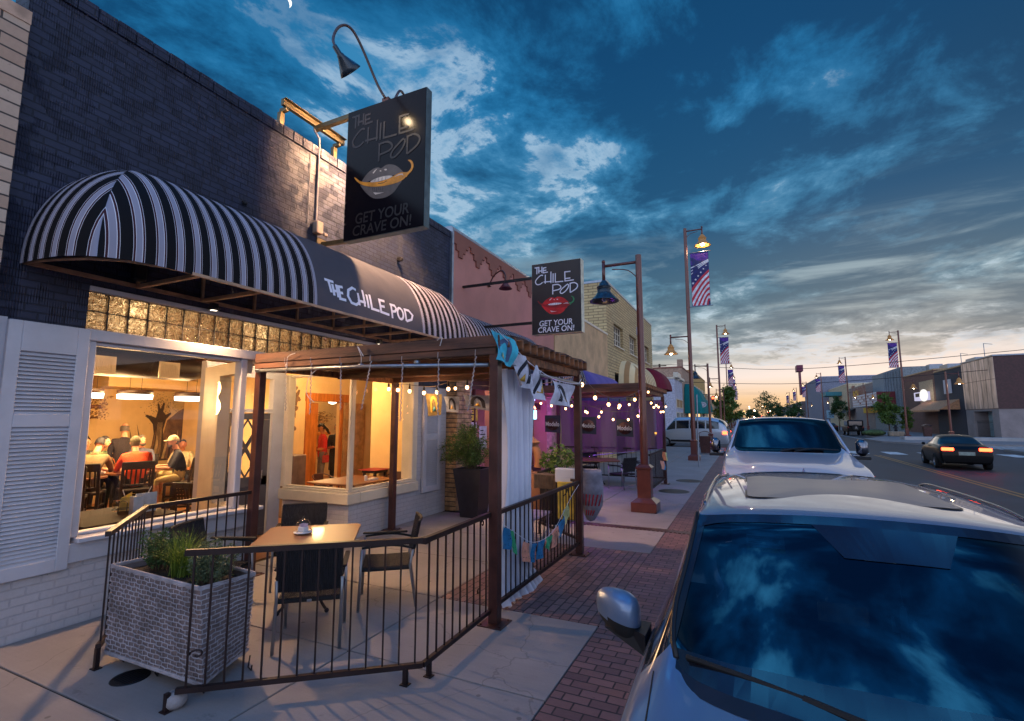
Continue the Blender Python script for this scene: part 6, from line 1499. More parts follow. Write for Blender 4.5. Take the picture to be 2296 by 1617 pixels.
for s_ in(-1,1):
    w=MB(); w.tube(sm3([(s_*(.70-.012*max(0,k-4)),2.3+.3*k,roof_z(s_*(.70-.012*max(0,k-4)),2.3+.3*k)+(.016 if 0<k<8 else .0)) for k in range(9)]),.009,8); lp_(w,SV,'roof_rail','darkchrome',True)
    w=MB(); w.tube([tuple(ws_pt(s_*1.0,v/8,.003)) for v in range(9)],.012,6); lp_(w,SV,'pillar_trim','black',True)
    w=MB(); sd_=[]
    _bm=sh_['hood'].data; _bt=BVHTree.FromPolygons([v.co for v in _bm.vertices],[tuple(p.vertices) for p in _bm.polygons])
    for k in range(16):
        yy=.42+k*.062; h,nn,_,_=_bt.ray_cast(Vector((s_*(.80+.045*k/15),yy,3)),Vector((0,0,-1)))
        if h is not None: sd_.append((h.x,h.y,h.z+.0005))
    if len(sd_)>2: w.tube(sd_,.0035,5); lp_(w,SV,'hood_gap','rubber')
w=MB(); 
for (y_,hh_,ww) in((4.0,.0,.035),):
    z_=roof_z(0,4.6); w.add([(-.03,4.66,z_-.01),(.03,4.66,z_-.01),(.035,4.40,z_+.0),(-.035,4.40,z_+.0),(0,4.65,z_+.09),(0,4.58,z_+.085)],[(0,1,4),(0,4,5,3),(1,2,5,4),(2,3,5)])
lp_(w,SV,'antenna_fin','paint_silver')
w=MB()
for s_ in range(24):
    a,b_=-.97+1.94*s_/24,-.97+1.94*(s_+1)/24; p=[ws_pt(a,.03,.003),ws_pt(b_,.03,.003)]
    w.add([tuple(p[0]),tuple(p[1]),(p[1].x,p[1].y-.07,p[1].z-.022),(p[0].x,p[0].y-.07,p[0].z-.022)],[(0,1,2,3)])
lp_(w,SV,'cowl',cmat('cowl_dark',(22,28,44),.5))
for (u0,u1) in((-.86,.06),(-.02,.86)):
    w=MB(); a=ws_pt(u0,.10,.022); b_=ws_pt(u1,.015,.02); pth=[a.lerp(b_,k/8)+Vector((0,0,.012*math.sin(k/8*PI))) for k in range(9)]
    w.tube(pth,.010,6); w.tube([p_+Vector((0,.012,-.012)) for p_ in pth],.008,4); w.tube([pth[4],Vector(ws_pt(u1*.97,.0,.03)),Vector(ws_pt(u1,-.0,.015))],.013,6); lp_(w,SV,'wiper','rubber')
for s_ in(-1,1):
    w=MB(); w.sph((0,0,0),1,28,18)
    for i in range(len(w.v)):   # swept shell: blunt domed front, flat glass side, deeper toward the car
        X,Y,Z=w.v[i]; sg=lambda v,e:(abs(v)**e)*(1 if v>=0 else -1)
        X,Y,Z=sg(X,.75),sg(Y,.9),sg(Z,.75); hgt=.108*(1-.22*(X+1)/2)
        w.v[i]=(s_*(1.12+X*.125),1.93+(Y*.10 if Y<0 else Y*.035)*(1-.35*max(0,X))+.035*X,1.165+Z*hgt+.012*X-(.03*(1-X) if Z<0 else 0)*abs(Z))
    w2=MB(); w2.v=list(w.v); keepf=[]
    for f in w.f:
        zc_=sum(w.v[a][2] for a in f)/len(f)
        (w2.f if zc_<1.125 else keepf).append(f)
    w2.mi=[0]*len(w2.f); w.f=keepf; w.mi=[0]*len(keepf)
    mr=lp_(w,SV,'wing_mirror','paint_silver',True); q=w2.build('mirror_underside','rubber',None,True); q.parent=mr
    w=MB(); w.sph((s_*1.12,1.962,1.16),.085,16,10,(1.3,.2,.9)); q=w.build('mirror_glass','glass_dark',None,True); q.parent=mr
    w=MB(); w.add([(s_*.96,1.80,1.10),(s_*.96,1.98,1.10),(s_*1.06,1.96,1.11),(s_*1.06,1.86,1.11),(s_*.96,1.80,1.0),(s_*.96,1.98,1.0),(s_*1.20,1.96,1.075),(s_*1.18,1.88,1.075)],[(0,1,2,3),(7,6,5,4),(0,4,5,1),(1,5,6,2),(2,6,7,3),(3,7,4,0)]); q=w.build('mirror_arm','black',None); q.parent=mr
    for y_ in(.98,3.9): wheel(SV,s_*1.0,y_,.37)
    w=MB(); w.add([(s_*.62,.10,.80),(s_*.84,.38,.84),(s_*.84,.42,.92),(s_*.62,.14,.89)],[(0,1,2,3)]); lp_(w,SV,'headlight','chrome')
# ---- pickup behind it ----
TK=thing('white_pickup','pale silver white pickup with two chrome mirrors parked behind the crossover','pickup truck',(.53,6.95,-.15),'cars on the street')
rowsT=[[(.75,.10,.45),(.85,.08,.6),(.9,.05,.9),(.9,.04,1.2),(.86,.03,1.40),(.7,.02,1.47),(.45,.0,1.50),(.22,0,1.51),(0,0,1.51)],
[(.95,.35,.4),(1.0,.35,.6),(1.01,.33,.95),(1.0,.32,1.3),(.92,.32,1.50),(.72,.28,1.52),(.5,.25,1.56),(.25,.24,1.58),(0,.24,1.57)],
[(.96,.85,.4),(1.01,.85,.6),(1.02,.85,.95),(1.0,.85,1.35),(.93,.84,1.545),(.74,.82,1.56),(.5,.8,1.605),(.25,.79,1.62),(0,.79,1.61)],
[(.96,1.5,.4),(1.01,1.5,.6),(1.02,1.52,.95),(1.0,1.55,1.42),(.95,1.62,1.60),(.86,1.62,1.64),(.6,1.48,1.655),(.3,1.41,1.66),(0,1.39,1.66)],
[(.96,2.3,.4),(1.01,2.3,.6),(1.02,2.3,.95),(1.0,2.3,1.45),(.95,2.3,1.64),(.70,2.36,2.12),(.5,2.33,2.15),(.25,2.31,2.165),(0,2.30,2.17)],
[(.96,3.0,.4),(1.01,3.0,.6),(1.02,3.0,.95),(1.0,3.0,1.46),(.95,3.0,1.65),(.71,3.0,2.14),(.5,3.0,2.17),(.25,3.0,2.185),(0,3.0,2.19)],
[(.96,3.7,.4),(1.01,3.7,.6),(1.02,3.7,.95),(1.0,3.7,1.46),(.95,3.7,1.65),(.69,3.65,2.10),(.5,3.65,2.13),(.25,3.65,2.145),(0,3.65,2.15)],
[(.96,3.85,.4),(1.01,3.85,.6),(1.02,3.85,.95),(1.0,3.85,1.40),(.95,3.85,1.45),(.8,3.85,1.40),(.5,3.85,1.40),(.25,3.85,1.40),(0,3.85,1.40)],
[(.95,5.9,.45),(1.0,5.9,.6),(1.01,5.9,.95),(1.0,5.9,1.38),(.95,5.9,1.42),(.8,5.9,1.38),(.5,5.9,1.38),(.25,5.9,1.38),(0,5.9,1.38)]]
mt={k:(v[0],v[1].replace('silver','white')) for k,v in mats.items()}; mt['rg']=('rear_glass','glass_dark')
crT=WS+[(2,4,3,4,.7),(0,4,1,4,.6),(1,4,2,4,.7),(3,4,4,4,.8),(4,4,5,4,.8),(5,4,6,4,.8),(4,5,5,5,.6),(5,5,6,5,.6),(6,4,7,4,1),(6,5,6,6,1),(6,6,6,7,1),(6,7,6,8,1),(7,4,8,4,1)]
car_shell(TK,rowsT,mt,lambda i,j:('ws' if i==3 and j>=5 else 'rg' if i==6 and j>=5 else 'sg' if 3<=i<=5 and j==4 else 'hood' if i<3 and j>=4 else 'roof' if i in(4,5) and j>=5 else 'body'),crT,3)
w=MB(); w.bbox(-.83,.83,1.75,2.2,1.2,1.60,.05); lp_(w,TK,'dashboard',M['dash_dark'])
for sx in(-.42,.42): w=MB(); w.bbox(sx-.25,sx+.25,2.7,2.9,1.0,1.75,.06); w.bbox(sx-.12,sx+.12,2.75,2.88,1.77,1.98,.04); lp_(w,TK,'seat',M['seat_grey'])
for s_ in(-1,1):
    w=MB(); w.bbox(s_*1.03,s_*1.20,1.90,2.03,1.60,1.84,.05); w.bbox(s_*.95,s_*1.1,1.95,2.01,1.58,1.62,.01); m_=lp_(w,TK,'wing_mirror','darkchrome',True)
    w=MB(); w.bbox(s_*1.05,s_*1.18,2.032,2.038,1.64,1.82,.002); q=w.build('mirror_glass','black'); q.parent=m_
    w=MB(); w.bbox(s_*.98,s_*1.22,1.88,2.03,1.55,1.595,.01); q=w.build('mirror_foot','black'); q.parent=m_
    w=MB(); w.tube([(s_*(.875-.02*k),1.60+.093*k,1.655+.058*k) for k in range(9)],.022,6); lp_(w,TK,'pillar_trim','paint_white',True)
    for y_ in(1.0,4.8): wheel(TK,s_*1.025,y_,.42,.26)
    w=MB(); w.tube([(s_*.1,1.47,1.69),(s_*.1+.28,1.46,1.72),(s_*.1+.62,1.52,1.70)],.01,6); w.tube([(s_*.1,1.42,1.67),(s_*.1+.2,1.46,1.71)],.012,6); lp_(w,TK,'wiper','black')
w=MB(); w.add([(.30,3.1,2.185),(.38,3.1,2.185),(.38,2.88,2.18),(.30,2.88,2.18),(.34,3.05,2.25),(.34,2.98,2.25)],[(0,1,4),(0,4,5,3),(1,2,5,4),(2,3,5)]); lp_(w,TK,'antenna_fin','black')
w=MB(); w.bbox(-.10,.10,2.1,2.14,1.94,2.02,.02); lp_(w,TK,'rear_view_mirror','black')
# ---- black sedan driving away ----
def sedan(name,label,pm,tail,loc,rz,grp=None):
    o=thing(name,label,'car',loc,grp)
    r_=[[(.6,.22,.3),(.68,.2,.4),(.72,.16,.52),(.72,.12,.62),(.66,.09,.68),(.5,.05,.7),(.38,.03,.71),(.2,0,.72),(0,0,.72)],
    [(.84,.45,.22),(.88,.45,.38),(.90,.43,.58),(.88,.42,.74),(.80,.4,.80),(.62,.38,.82),(.44,.36,.84),(.22,.35,.85),(0,.35,.85)],
    [(.87,.9,.22),(.90,.9,.38),(.92,.9,.6),(.90,.9,.8),(.82,.9,.88),(.64,.9,.90),(.45,.88,.92),(.22,.87,.93),(0,.87,.93)],
    [(.86,1.4,.22),(.9,1.4,.38),(.92,1.4,.62),(.91,1.4,.86),(.85,1.45,.94),(.74,1.45,.97),(.5,1.33,.98),(.25,1.27,.985),(0,1.25,.985)],
    [(.86,2.2,.22),(.9,2.2,.38),(.92,2.2,.62),(.91,2.2,.88),(.85,2.15,.95),(.58,2.25,1.38),(.42,2.2,1.41),(.21,2.17,1.425),(0,2.16,1.43)],
    [(.86,2.9,.22),(.9,2.9,.38),(.92,2.9,.62),(.91,2.9,.90),(.85,2.9,.96),(.59,2.9,1.40),(.42,2.9,1.43),(.21,2.9,1.445),(0,2.9,1.45)],
    [(.86,3.45,.22),(.9,3.45,.38),(.92,3.45,.62),(.91,3.45,.91),(.85,3.5,.97),(.56,3.4,1.35),(.4,3.42,1.38),(.2,3.43,1.39),(0,3.44,1.395)],
    [(.84,4.05,.24),(.89,4.05,.38),(.91,4.05,.64),(.88,4.05,.92),(.80,4.05,.98),(.68,4.05,1.01),(.48,4.08,1.03),(.24,4.1,1.03),(0,4.1,1.03)],
    [(.78,4.5,.26),(.84,4.52,.4),(.87,4.54,.66),(.85,4.54,.88),(.77,4.52,.97),(.62,4.52,.99),(.45,4.52,1.0),(.22,4.53,1.0),(0,4.53,1.0)],
    [(.72,4.62,.28),(.78,4.64,.4),(.81,4.65,.55),(.79,4.65,.72),(.7,4.65,.76),(.55,4.66,.78),(.4,4.66,.78),(.2,4.67,.78),(0,4.67,.78)],
    [(.70,4.60,.26),(.74,4.61,.30),(.75,4.62,.32),(.72,4.62,.33),(.64,4.63,.34),(.5,4.63,.34),(.4,4.63,.34),(.2,4.64,.34),(0,4.64,.34)]]
    mt_={k:(v[0],v[1].replace('paint_silver',pm).replace('glass_car','glass_dark')) for k,v in mats.items()}
    car_shell(o,r_,mt_,lambda i,j:('ws' if i==3 and j>=5 else 'rg' if i==6 and j>=5 else 'sg' if 3<=i<=6 and j==4 else 'hood' if i<3 and j>=4 else 'roof' if i in(4,5) and j>=5 else 'body'),WS,2)
    for s_ in(-1,1):
        for y_ in(.95,3.68): wheel(o,s_*.925,y_,.33)
        w=MB(); w.bbox(s_*.40,s_*.80,4.60,4.665,.80,.93,.015); lp_(w,o,'tail_light','tail' if tail else 'art_red' ) if tail else lp_(w,o,'tail_light',cmat('tail_off',(140,20,24),.3))
        w=MB(); w.bbox(s_*.92,s_*1.05,1.85,1.95,.93,1.05,.03); lp_(w,o,'wing_mirror',pm)
        w=MB(); w.bbox(s_*.45,s_*.78,.10,.2,.60,.70,.02); lp_(w,o,'headlight','chrome')
    w=MB(); w.bbox(-.26,.26,4.64,4.668,.62,.76,.004); lp_(w,o,'number_plate',cmat('plate_grey',(150,160,150),.5))
    o.rotation_euler=(0,0,rz); return o
sedan('black_sedan','black sedan with red glowing tail lights driving away on the right','paint_black',True,(8.75,31.6,-.15),R(180-6),'cars on the street')
sedan('parked_sedan','dark small sedan parked far down the right kerb ahead of the off-road car','paint_black',False,(13.2,104,-.15),R(180),'cars on the street')
sedan('parked_sedan','silver small sedan far off on the right kerb','paint_van',False,(13.2,118,-.15),R(180),'cars on the street')
# ---- van crossing the side street ----
VN=thing('silver_van','silver passenger van with red tail light crossing behind the street lamps','van',(-6.55,40.9,-.15),'cars on the street')
rv=[[(.6,.12,.35),(.7,.1,.45),(.78,.08,.7),(.78,.08,.9),(.74,.08,1.0),(.6,.06,1.05),(.4,.04,1.08),(.2,.02,1.1),(0,0,1.1)],
[(.9,.45,.3),(.95,.45,.45),(.97,.45,.8),(.96,.45,1.0),(.9,.45,1.1),(.7,.42,1.15),(.46,.4,1.18),(.23,.38,1.2),(0,.38,1.2)],
[(.93,.8,.3),(.97,.8,.45),(.99,.8,.8),(.98,.8,1.1),(.93,.8,1.2),(.75,.78,1.24),(.5,.75,1.27),(.25,.72,1.29),(0,.72,1.29)],
[(.93,1.0,.3),(.97,1.0,.45),(.99,1.0,.8),(.98,1.0,1.15),(.94,1.02,1.25),(.84,1.02,1.30),(.56,.92,1.33),(.28,.88,1.35),(0,.86,1.35)],
[(.93,1.7,.3),(.97,1.7,.45),(.99,1.7,.8),(.98,1.7,1.18),(.94,1.7,1.28),(.78,1.72,2.1),(.52,1.7,2.2),(.26,1.68,2.23),(0,1.67,2.24)],
[(.93,3.0,.3),(.97,3.0,.45),(.99,3.0,.8),(.98,3.0,1.18),(.94,3.0,1.28),(.80,3.0,2.15),(.52,3.0,2.26),(.26,3.0,2.29),(0,3.0,2.3)],
[(.93,5.2,.3),(.97,5.2,.45),(.99,5.2,.8),(.98,5.2,1.18),(.94,5.2,1.28),(.78,5.15,2.12),(.52,5.15,2.22),(.26,5.15,2.25),(0,5.15,2.26)],
[(.92,5.45,.35),(.96,5.45,.45),(.98,5.47,.8),(.97,5.47,1.18),(.93,5.45,1.28),(.8,5.40,1.34),(.5,5.42,1.36),(.25,5.42,1.36),(0,5.43,1.36)],
[(.85,5.5,.35),(.88,5.5,.4),(.9,5.5,.5),(.88,5.5,.6),(.8,5.5,.62),(.6,5.5,.64),(.4,5.5,.64),(.2,5.5,.64),(0,5.5,.64)]]
mt_={k:(v[0],v[1].replace('paint_silver','paint_van').replace('glass_car','glass_dark')) for k,v in mats.items()}
car_shell(VN,rv,mt_,lambda i,j:('ws' if i==3 and j>=5 else 'rg' if i==6 and j>=5 else 'sg' if 3<=i<=5 and j==4 else 'hood' if i<3 and j>=4 else 'roof' if i in(4,5) and j>=5 else 'body'),WS,2)
for s_ in(-1,1):
    for y_ in(1.0,4.3): wheel(VN,s_*.985,y_,.38,.25)
    w=MB(); w.bbox(s_*.955,s_*1.0,5.1,5.42,1.0,1.22,.015); lp_(w,VN,'tail_light','tail'); w=MB(); w.bbox(s_*.80,s_*.93,.16,.4,.95,1.08,.02); lp_(w,VN,'marker_light','amber')
    w=MB(); w.box(s_*.99,s_*1.005,1.4,3.6,.42,.56); lp_(w,VN,'side_skirt','black')
    for yy in(1.75,2.75,3.9): w=MB(); w.add([(s_*.965,yy,1.29),(s_*.965,yy+.09,1.29),(s_*.80,yy+.09,2.08),(s_*.80,yy,2.08)],[(0,1,2,3)]); lp_(w,VN,'window_pillar','paint_van')
VN.rotation_euler=(0,0,R(-90-6))
# ---- jeep far right ----
TK.scale=(.90,1,1)
JP=thing('off_road_car','dark boxy off-road car with spare wheel on the back, parked by the right kerb','car',(12.6,76,-.15),'cars on the street')
w=MB(); w.bbox(-.9,.9,0,3.9,.5,1.15,.06); w.bbox(-.85,.85,0,2.6,1.15,1.95,.08); lp_(w,JP,'body','paint_black')
w=MB(); w.bbox(-.7,.7,-.012,.02,1.25,1.8,.02); w.bbox(-.862,-.85,.2,1.1,1.25,1.8,.01); w.bbox(-.862,-.85,1.25,2.3,1.25,1.8,.01); lp_(w,JP,'window','glass_dark')
w=MB(); 
n=20
for (ra,rb,ya,yb,mn) in((.38,.36,-.25,-.05,'rubber'),):
    vs=[(0+.0+ra*math.cos(2*PI*k/n),ya,1.0+ra*math.sin(2*PI*k/n)) for k in range(n)]+[(ra*math.cos(2*PI*k/n),yb,1.0+ra*math.sin(2*PI*k/n)) for k in range(n)]
    w.add(vs,[tuple(range(n)),tuple(range(n,2*n))[::-1]]+[(k,(k+1)%n,n+(k+1)%n,n+k) for k in range(n)])
sp=lp_(w,JP,'spare_wheel','rubber'); w=MB()
for k in range(5): a=2*PI*k/5+.3; w.add([(.03*math.cos(a+1.57),-.26,1+.03*math.sin(a+1.57)),(.03*math.cos(a-1.57),-.26,1+.03*math.sin(a-1.57)),(.24*math.cos(a)+.03*math.cos(a-1.57),-.26,1+.24*math.sin(a)),(.24*math.cos(a)+.03*math.cos(a+1.57),-.26,1+.24*math.sin(a))],[(0,1,2,3)])
q=w.build('rim','alu'); q.parent=sp
for s_ in(-1,1):
    for y_ in(.6,3.2): wheel(JP,s_*.92,y_,.40,.24)
    w=MB(); w.bbox(s_*.72,s_*.86,-.03,.0,.95,1.12,.01); lp_(w,JP,'tail_light',cmat('tail_off',(140,20,24),.3))
# =============== far left buildings ===============
def block(name,label,x0,x1,y0,y1,h,wm,cop=None,wins=(),face='x1',shop=None,base=0):
    """simple masonry block; windows on the street face as recessed dark panes with frames"""
    o=thing(name,label,'building',((x0+x1)/2,(y0+y1)/2,0)); xs=x1 if face=='x1' else x0; s=1 if face=='x1' else -1
    w=MB(); w.box(x0,x1,y0,y1,base,h); w.build('wall',wm,o)
    if cop: w=MB(); w.bbox(x0-.06,x1+.06,y0-.06,y1+.06,h,h+.18,.02); w.build('coping',cop,o)
    for (ya,yb,za,zb,wmt) in wins:
        w=MB(); t_=.08
        w.box(xs,xs+s*.06,ya-t_,yb+t_,za-t_,za); w.box(xs,xs+s*.06,ya-t_,yb+t_,zb,zb+t_); w.box(xs,xs+s*.06,ya-t_,ya,za,zb); w.box(xs,xs+s*.06,yb,yb+t_,za,zb)
        if yb-ya>1.6: w.box(xs,xs+s*.05,(ya+yb)/2-.04,(ya+yb)/2+.04,za,zb)
        f=w.build('window','trimc' if wmt!='dark' else 'black',o); w=MB(); w.box(xs+s*.004,xs+s*.02,ya,yb,za,zb); w.build('pane',wmt if wmt!='dark' else 'pane_dark',f)
    return o
litw=pmat('pane_lit',rgb(210,160,100),.3,0,.3,1.5,emis=(1,.60,.26),es=1.3)
M['pane_lit']=litw
paneb=pmat('pane_blue',rgb(96,112,132),.15,.4,.2,2.); M['pane_blue']=paneb
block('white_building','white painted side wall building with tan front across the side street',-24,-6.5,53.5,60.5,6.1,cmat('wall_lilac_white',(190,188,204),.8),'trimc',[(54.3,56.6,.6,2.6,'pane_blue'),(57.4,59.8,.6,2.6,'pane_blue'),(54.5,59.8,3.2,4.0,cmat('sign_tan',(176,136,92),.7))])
w=MB(); w.bbox(-6.6,-6.1,53.4,56,6.2,6.75,.04); w.bbox(-6.6,-6.2,57,60.3,6.2,6.5,.04); tag(w.build('parapet_blocks','trimc'),'raised cream parapet blocks on top of the white corner building','parapet')
block('brown_building','higher plain tan building with stepped top behind the white one',-24,-6.5,60.6,73,7.9,cmat('wall_tan_far',(176,142,120),.85),'pinktrim',[(62,64,.5,2.6,'pane_blue'),(66,71,.4,2.6,'pane_lit')])
w=MB(); w.box(-7,-6.4,60.6,61.4,8.0,8.9); tag(w.build('chimney_stub',M['wall_tan_far']),'square stub rising at the near corner of the tan building roof','parapet')
simple_awning('teal_awning','large teal barrel awning with white oval badge on the left side street corner','plain_teal',61.5,70.5,2.2,2.6,3.6,2.0,X=-6.45)
w=MB(); w.m=0; w.prism([(.55*math.cos(a*PI/10),.34*math.sin(a*PI/10)) for a in range(20)],lambda u,v,d:(-4.6+u*1.0,62.2-d,3.6+v),0,.03); w.m=1; w.ribbon([(.38*math.cos(a*PI/10),.2*math.sin(a*PI/10)) for a in range(20)],.03,lambda u,v,d:(-4.6+u,62.16-d,3.6+v),0,True)
tag(w.build('oval_badge',['trimw','black']),'white oval badge on the near end of the teal awning','sign')
block('yellow_building','yellow ochre two storey building with cornice beyond the teal awnings',-24,-6.4,73.2,96,8.6,cmat('wall_ochre',(204,164,96),.85),cmat('corn_ochre',(176,134,80),.8),[(75+i*3.4,76.6+i*3.4,4.6,6.6,'pane_blue') for i in range(6)]+[(75,82,.5,2.8,'pane_lit'),(84,94,.5,2.8,'pane_blue')])
simple_awning('teal_awning','second teal awning farther along the left side','plain_teal',75,88,1.6,3.0,2.2,1.4,X=-6.3)
block('cream_building','low cream shop block beyond the ochre building',-24,-6.3,96.2,122,6.2,'tan','trimc',[(99+i*5,102+i*5,.5,2.8,'pane_lit') for i in range(4)])
block('grey_building','low grey brown shop block far down the left side',-24,-6.2,122.2,170,5.2,cmat('wall_grey_brown',(150,136,128),.85),'trimc',[(126+i*8,130+i*8,.5,2.8,'pane_blue') for i in range(5)])
# =============== right side of the street ===============
RX=22.5
CB=thing('concrete_building','corner building with dark red panelled upper wall and concrete base on the right','building',(40,72,0))
w=MB(); w.box(RX,70,64.4,72.5,2.95,8.15); w.build('upper_wall',cmat('upper_red',(78,44,44),.5),CB)
w=MB(); w.box(RX-.02,RX,64.42,72.48,3.0,8.1); w.build('metal_panel',pmat('metal_panels',rgb(206,184,172),.34,.4,.3,.8,stretch=(1,1.6,.4)),CB)
w=MB(); w.box(RX-.04,RX-.02,64.42,72.5,5.9,5.93)
for i in range(7): w.box(RX-.03,RX-.021,65.4+i*1.1,65.43+i*1.1,3.0,8.1)
w.build('panel_seam','joint',CB)
w=MB(); w.box(RX+.02,70,64.45,66.0,0,2.95); w.box(RX+.02,70,70.4,72.5,0,2.95); w.box(RX+1.2,69,66,70.4,0,2.95); w.box(RX+.02,RX+1.2,66,70.4,2.75,2.95); w.build('base_wall',concrete('base_concrete',rgb(150,136,134),streak=False),CB)
w=MB(); w.bbox(RX-.08,70.1,64.3,72.6,8.15,8.3,.02); w.build('coping','galv',CB)
w=MB(); w.box(RX+1.1,RX+1.2,66.3,70.1,.1,2.7); w.build('roller_shutter',cmat('shutter_pale',(150,172,178),.5),CB)
w=MB(); w.tube([(RX+.2,66.05,1.6),(RX+.2,70.35,1.6)],.02,6); w.tube([(RX+.2,66.05,.15),(RX+.2,70.35,.15)],.02,6)
for i in range(18): w.tube([(RX+.2,66.1+i*.245,.1),(RX+.2,66.1+i*.245,1.8)],.012,5)
w.build('fence','black',CB)
NB=block('navy_shop','dark navy two storey shop front with square white sign board above a tan awning',RX,50,72.6,81.6,7.9,cmat('wall_navy_far',(50,52,64),.7),cmat('cop_tan',(196,160,120),.7),[(73.2,75.4,.5,2.8,'pane_lit'),(75.8,79.6,.5,2.8,'pane_lit')])
w=MB(); w.bbox(RX-.12,RX-.03,75.8,78.2,5.0,6.7,.01); tag(w.build('sign_board','trimw'),'blank white square sign board on the navy shop','sign')
AWT=thing('shop_awning','tan sloping shop awning over the lit windows of the navy shop','awning',(RX,80,3))
w=MB(); w.add([(RX,74,4.25),(RX,86.5,4.25),(RX-1.9,86.5,3.05),(RX-1.9,74,3.05),(RX,74,3.05),(RX,86.5,3.05)],[(0,1,2,3),(0,3,4),(1,5,2)]); w.box(RX-1.91,RX-1.9,74,86.5,2.85,3.05); w.build('cloth',cmat('awn_tan',(196,140,100),.7),AWT)
BB=block('brown_brick_shops','brown brick two storey shops with cream panel and glowing sign',RX,50,81.7,96.2,8.3,'farbrick',cmat('cop_tan',(196,160,120),.7),[(90.0,91.2,4.9,6.9,'pane_blue'),(94.2,95.4,4.9,6.9,'pane_blue'),(88.5,93.2,.7,3.0,'pane_lit'),(93.6,94.8,.5,3.2,cmat('poster_yellow',(214,190,60),.6)),(82.4,86.8,.4,2.8,'pane_lit')])
w=MB(); w.bbox(RX-.05,RX,82.2,87.9,3.3,7.1,.01); w.build('cream_panel',cmat('panel_tan',(186,160,128),.8),BB)
sg=thing('lit_shop_sign','glowing white and violet shop sign with round end on the brown brick front','sign',(RX-.6,84,5))
w=MB(); w.bbox(RX-.7,RX-.1,83.4,88,4.45,5.6,.03); w.build('sign_box',emat('sign_violet',(.75,.72,1),.7),sg)
w=MB(); w.box(RX-.74,RX-.71,84.4,87.2,4.95,5.45); w.build('lettering','black',sg)
w=MB(); w.lathe([(.001,.12),(.9,.1),(.95,0),(.9,-.1),(.001,-.12)],(0,0,0),24); 
for i in range(len(w.v)): X,Y,Z=w.v[i]; w.v[i]=(RX-1.0+Z,82.6+Y*1.5,5.05+X*.85)
w.build('round_sign',emat('sign_white',(1,.97,.92),1.0),sg)
TH=thing('theatre_building','tall grey ribbed theatre with lettered marquee and yellow boards','building',(35,105,0))
w=MB(); w.box(RX,50,96.4,116,0,10.1); w.build('wall',cmat('wall_theatre',(140,146,150),.8),TH)
w=MB()
for i in range(6): w.bbox(RX-.25,RX,97+i*1.7,97.9+i*1.7,3.5,9.9,.05)
w.build('rib',cmat('rib_grey',(120,128,136),.8),TH)
w=MB(); w.bbox(RX-2.6,RX-.02,100,121,4.2,6.4,.03); w.build('marquee',cmat('marquee_white',(206,206,214),.5),TH)
w=MB()
for k in range(4): w.box(RX-2.64,RX-2.6,100.2,120.8,4.55+k*.5,4.60+k*.5)
for k in range(9): w.box(RX-2.66,RX-2.641,103+k*1.7,103.8+k*1.7,4.72+.5*(k%3),4.98+.5*(k%3))
w.box(RX-2.7,RX+0,99.85,99.98,4.2,6.4); w.build('marquee_lettering',cmat('art_red_far',(120,36,44),.5),TH)
w=MB(); text(w,'Totah',lambda u,v,d:(RX-2.5-d,122-u*13,6.45+v*2.1),0,1,0,1,.0,.03,.25); w.build('neon_name',cmat('name_red',(110,40,48),.5),TH)
w=MB(); w.box(RX-.2,RX-.02,112,125,3.1,4.15); w.build('yellow_board',cmat('board_yellow',(230,180,30),.6),TH)
block('grey_shops','grey two storey block with balcony sign behind the theatre',RX,50,116.2,140,8.9,cmat('wall_greige',(150,134,128),.85),'trimc',[(118,120,4.8,6.6,'pane_blue'),(126,128,4.8,6.6,'pane_blue'),(119,123,.5,2.8,'pane_lit'),(129,133,.3,3.1,cmat('door_redwood',(150,72,44),.6))])
w=MB(); w.box(RX-.5,RX-.35,127,133,6.3,8.0); tag(w.build('yellow_sign',cmat('board_yellow',(230,180,30),.6)),'square yellow sign hanging before the theatre marquee','sign')
w=MB(); w.add([(RX,134,4.3),(RX,146,4.3),(RX-2.6,146,3.0),(RX-2.6,134,3.0)],[(0,1,2,3)]); tag(w.build('black_awning','black'),'plain black sloping awning beside the reddish door on the right','awning')
block('tan_shop','tan two storey shop with teal corner canopy on the right',RX,50,140.2,172,10.2,cmat('wall_tan2',(206,184,152),.85),'trimc',[(150+i*5,152.5+i*5,3.6,6.0,'pane_blue') for i in range(4)])
w=MB(); w.box(RX-3.5,RX,150,160,7.8,8.8); tag(w.build('teal_canopy',cmat('teal_flat',(60,130,140),.6)),'teal flat canopy above the small tree on the right','canopy')
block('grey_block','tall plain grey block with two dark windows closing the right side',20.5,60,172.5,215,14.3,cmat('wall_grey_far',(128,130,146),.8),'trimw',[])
w=MB(); w.box(24.5,27.5,172.40,172.48,7.5,10.3); w.box(24.5,27.5,172.40,172.48,3.2,6.0); tag(w.build('dark_windows','pane_dark'),'two stacked dark windows on the end wall of the plain grey block','windows')
w=MB(); w.m=0; w.bbox(20.8,26.2,165,165.3,2.1,4.3,.03); w.m=1; text(w,'TUXEDO',lambda u,v,d:(21.2+u*4.6,164.97-d,2.4+v*.9),0,1,0,1,.01,.02); w.box(21.2,25.8,164.95,164.96,3.6,3.75)
tag(w.build('shop_sign',[cmat('sign_paleblue',(150,190,214),.5,emis=None),cmat('sign_ink',(50,70,110),.6)]),'pale blue TUXEDO sign low on the right beyond the parked off-road car','sign')
block('far_shops','low brown far shops past the grey block',19.5,60,216,330,8.5,cmat('wall_far_brown',(134,116,116),.9),None,[(222+i*12,228+i*12,1,3.5,'pane_lit') for i in range(8)],'x0')
w=MB(); w.box(18.4,18.9,206,210,10.5,19); w.box(17.6,19.6,205,211,19,21.2); tag(w.build('vertical_sign',cmat('vert_sign',(120,40,70),.5)),'tall vertical red sign sticking out before the grey block','sign')
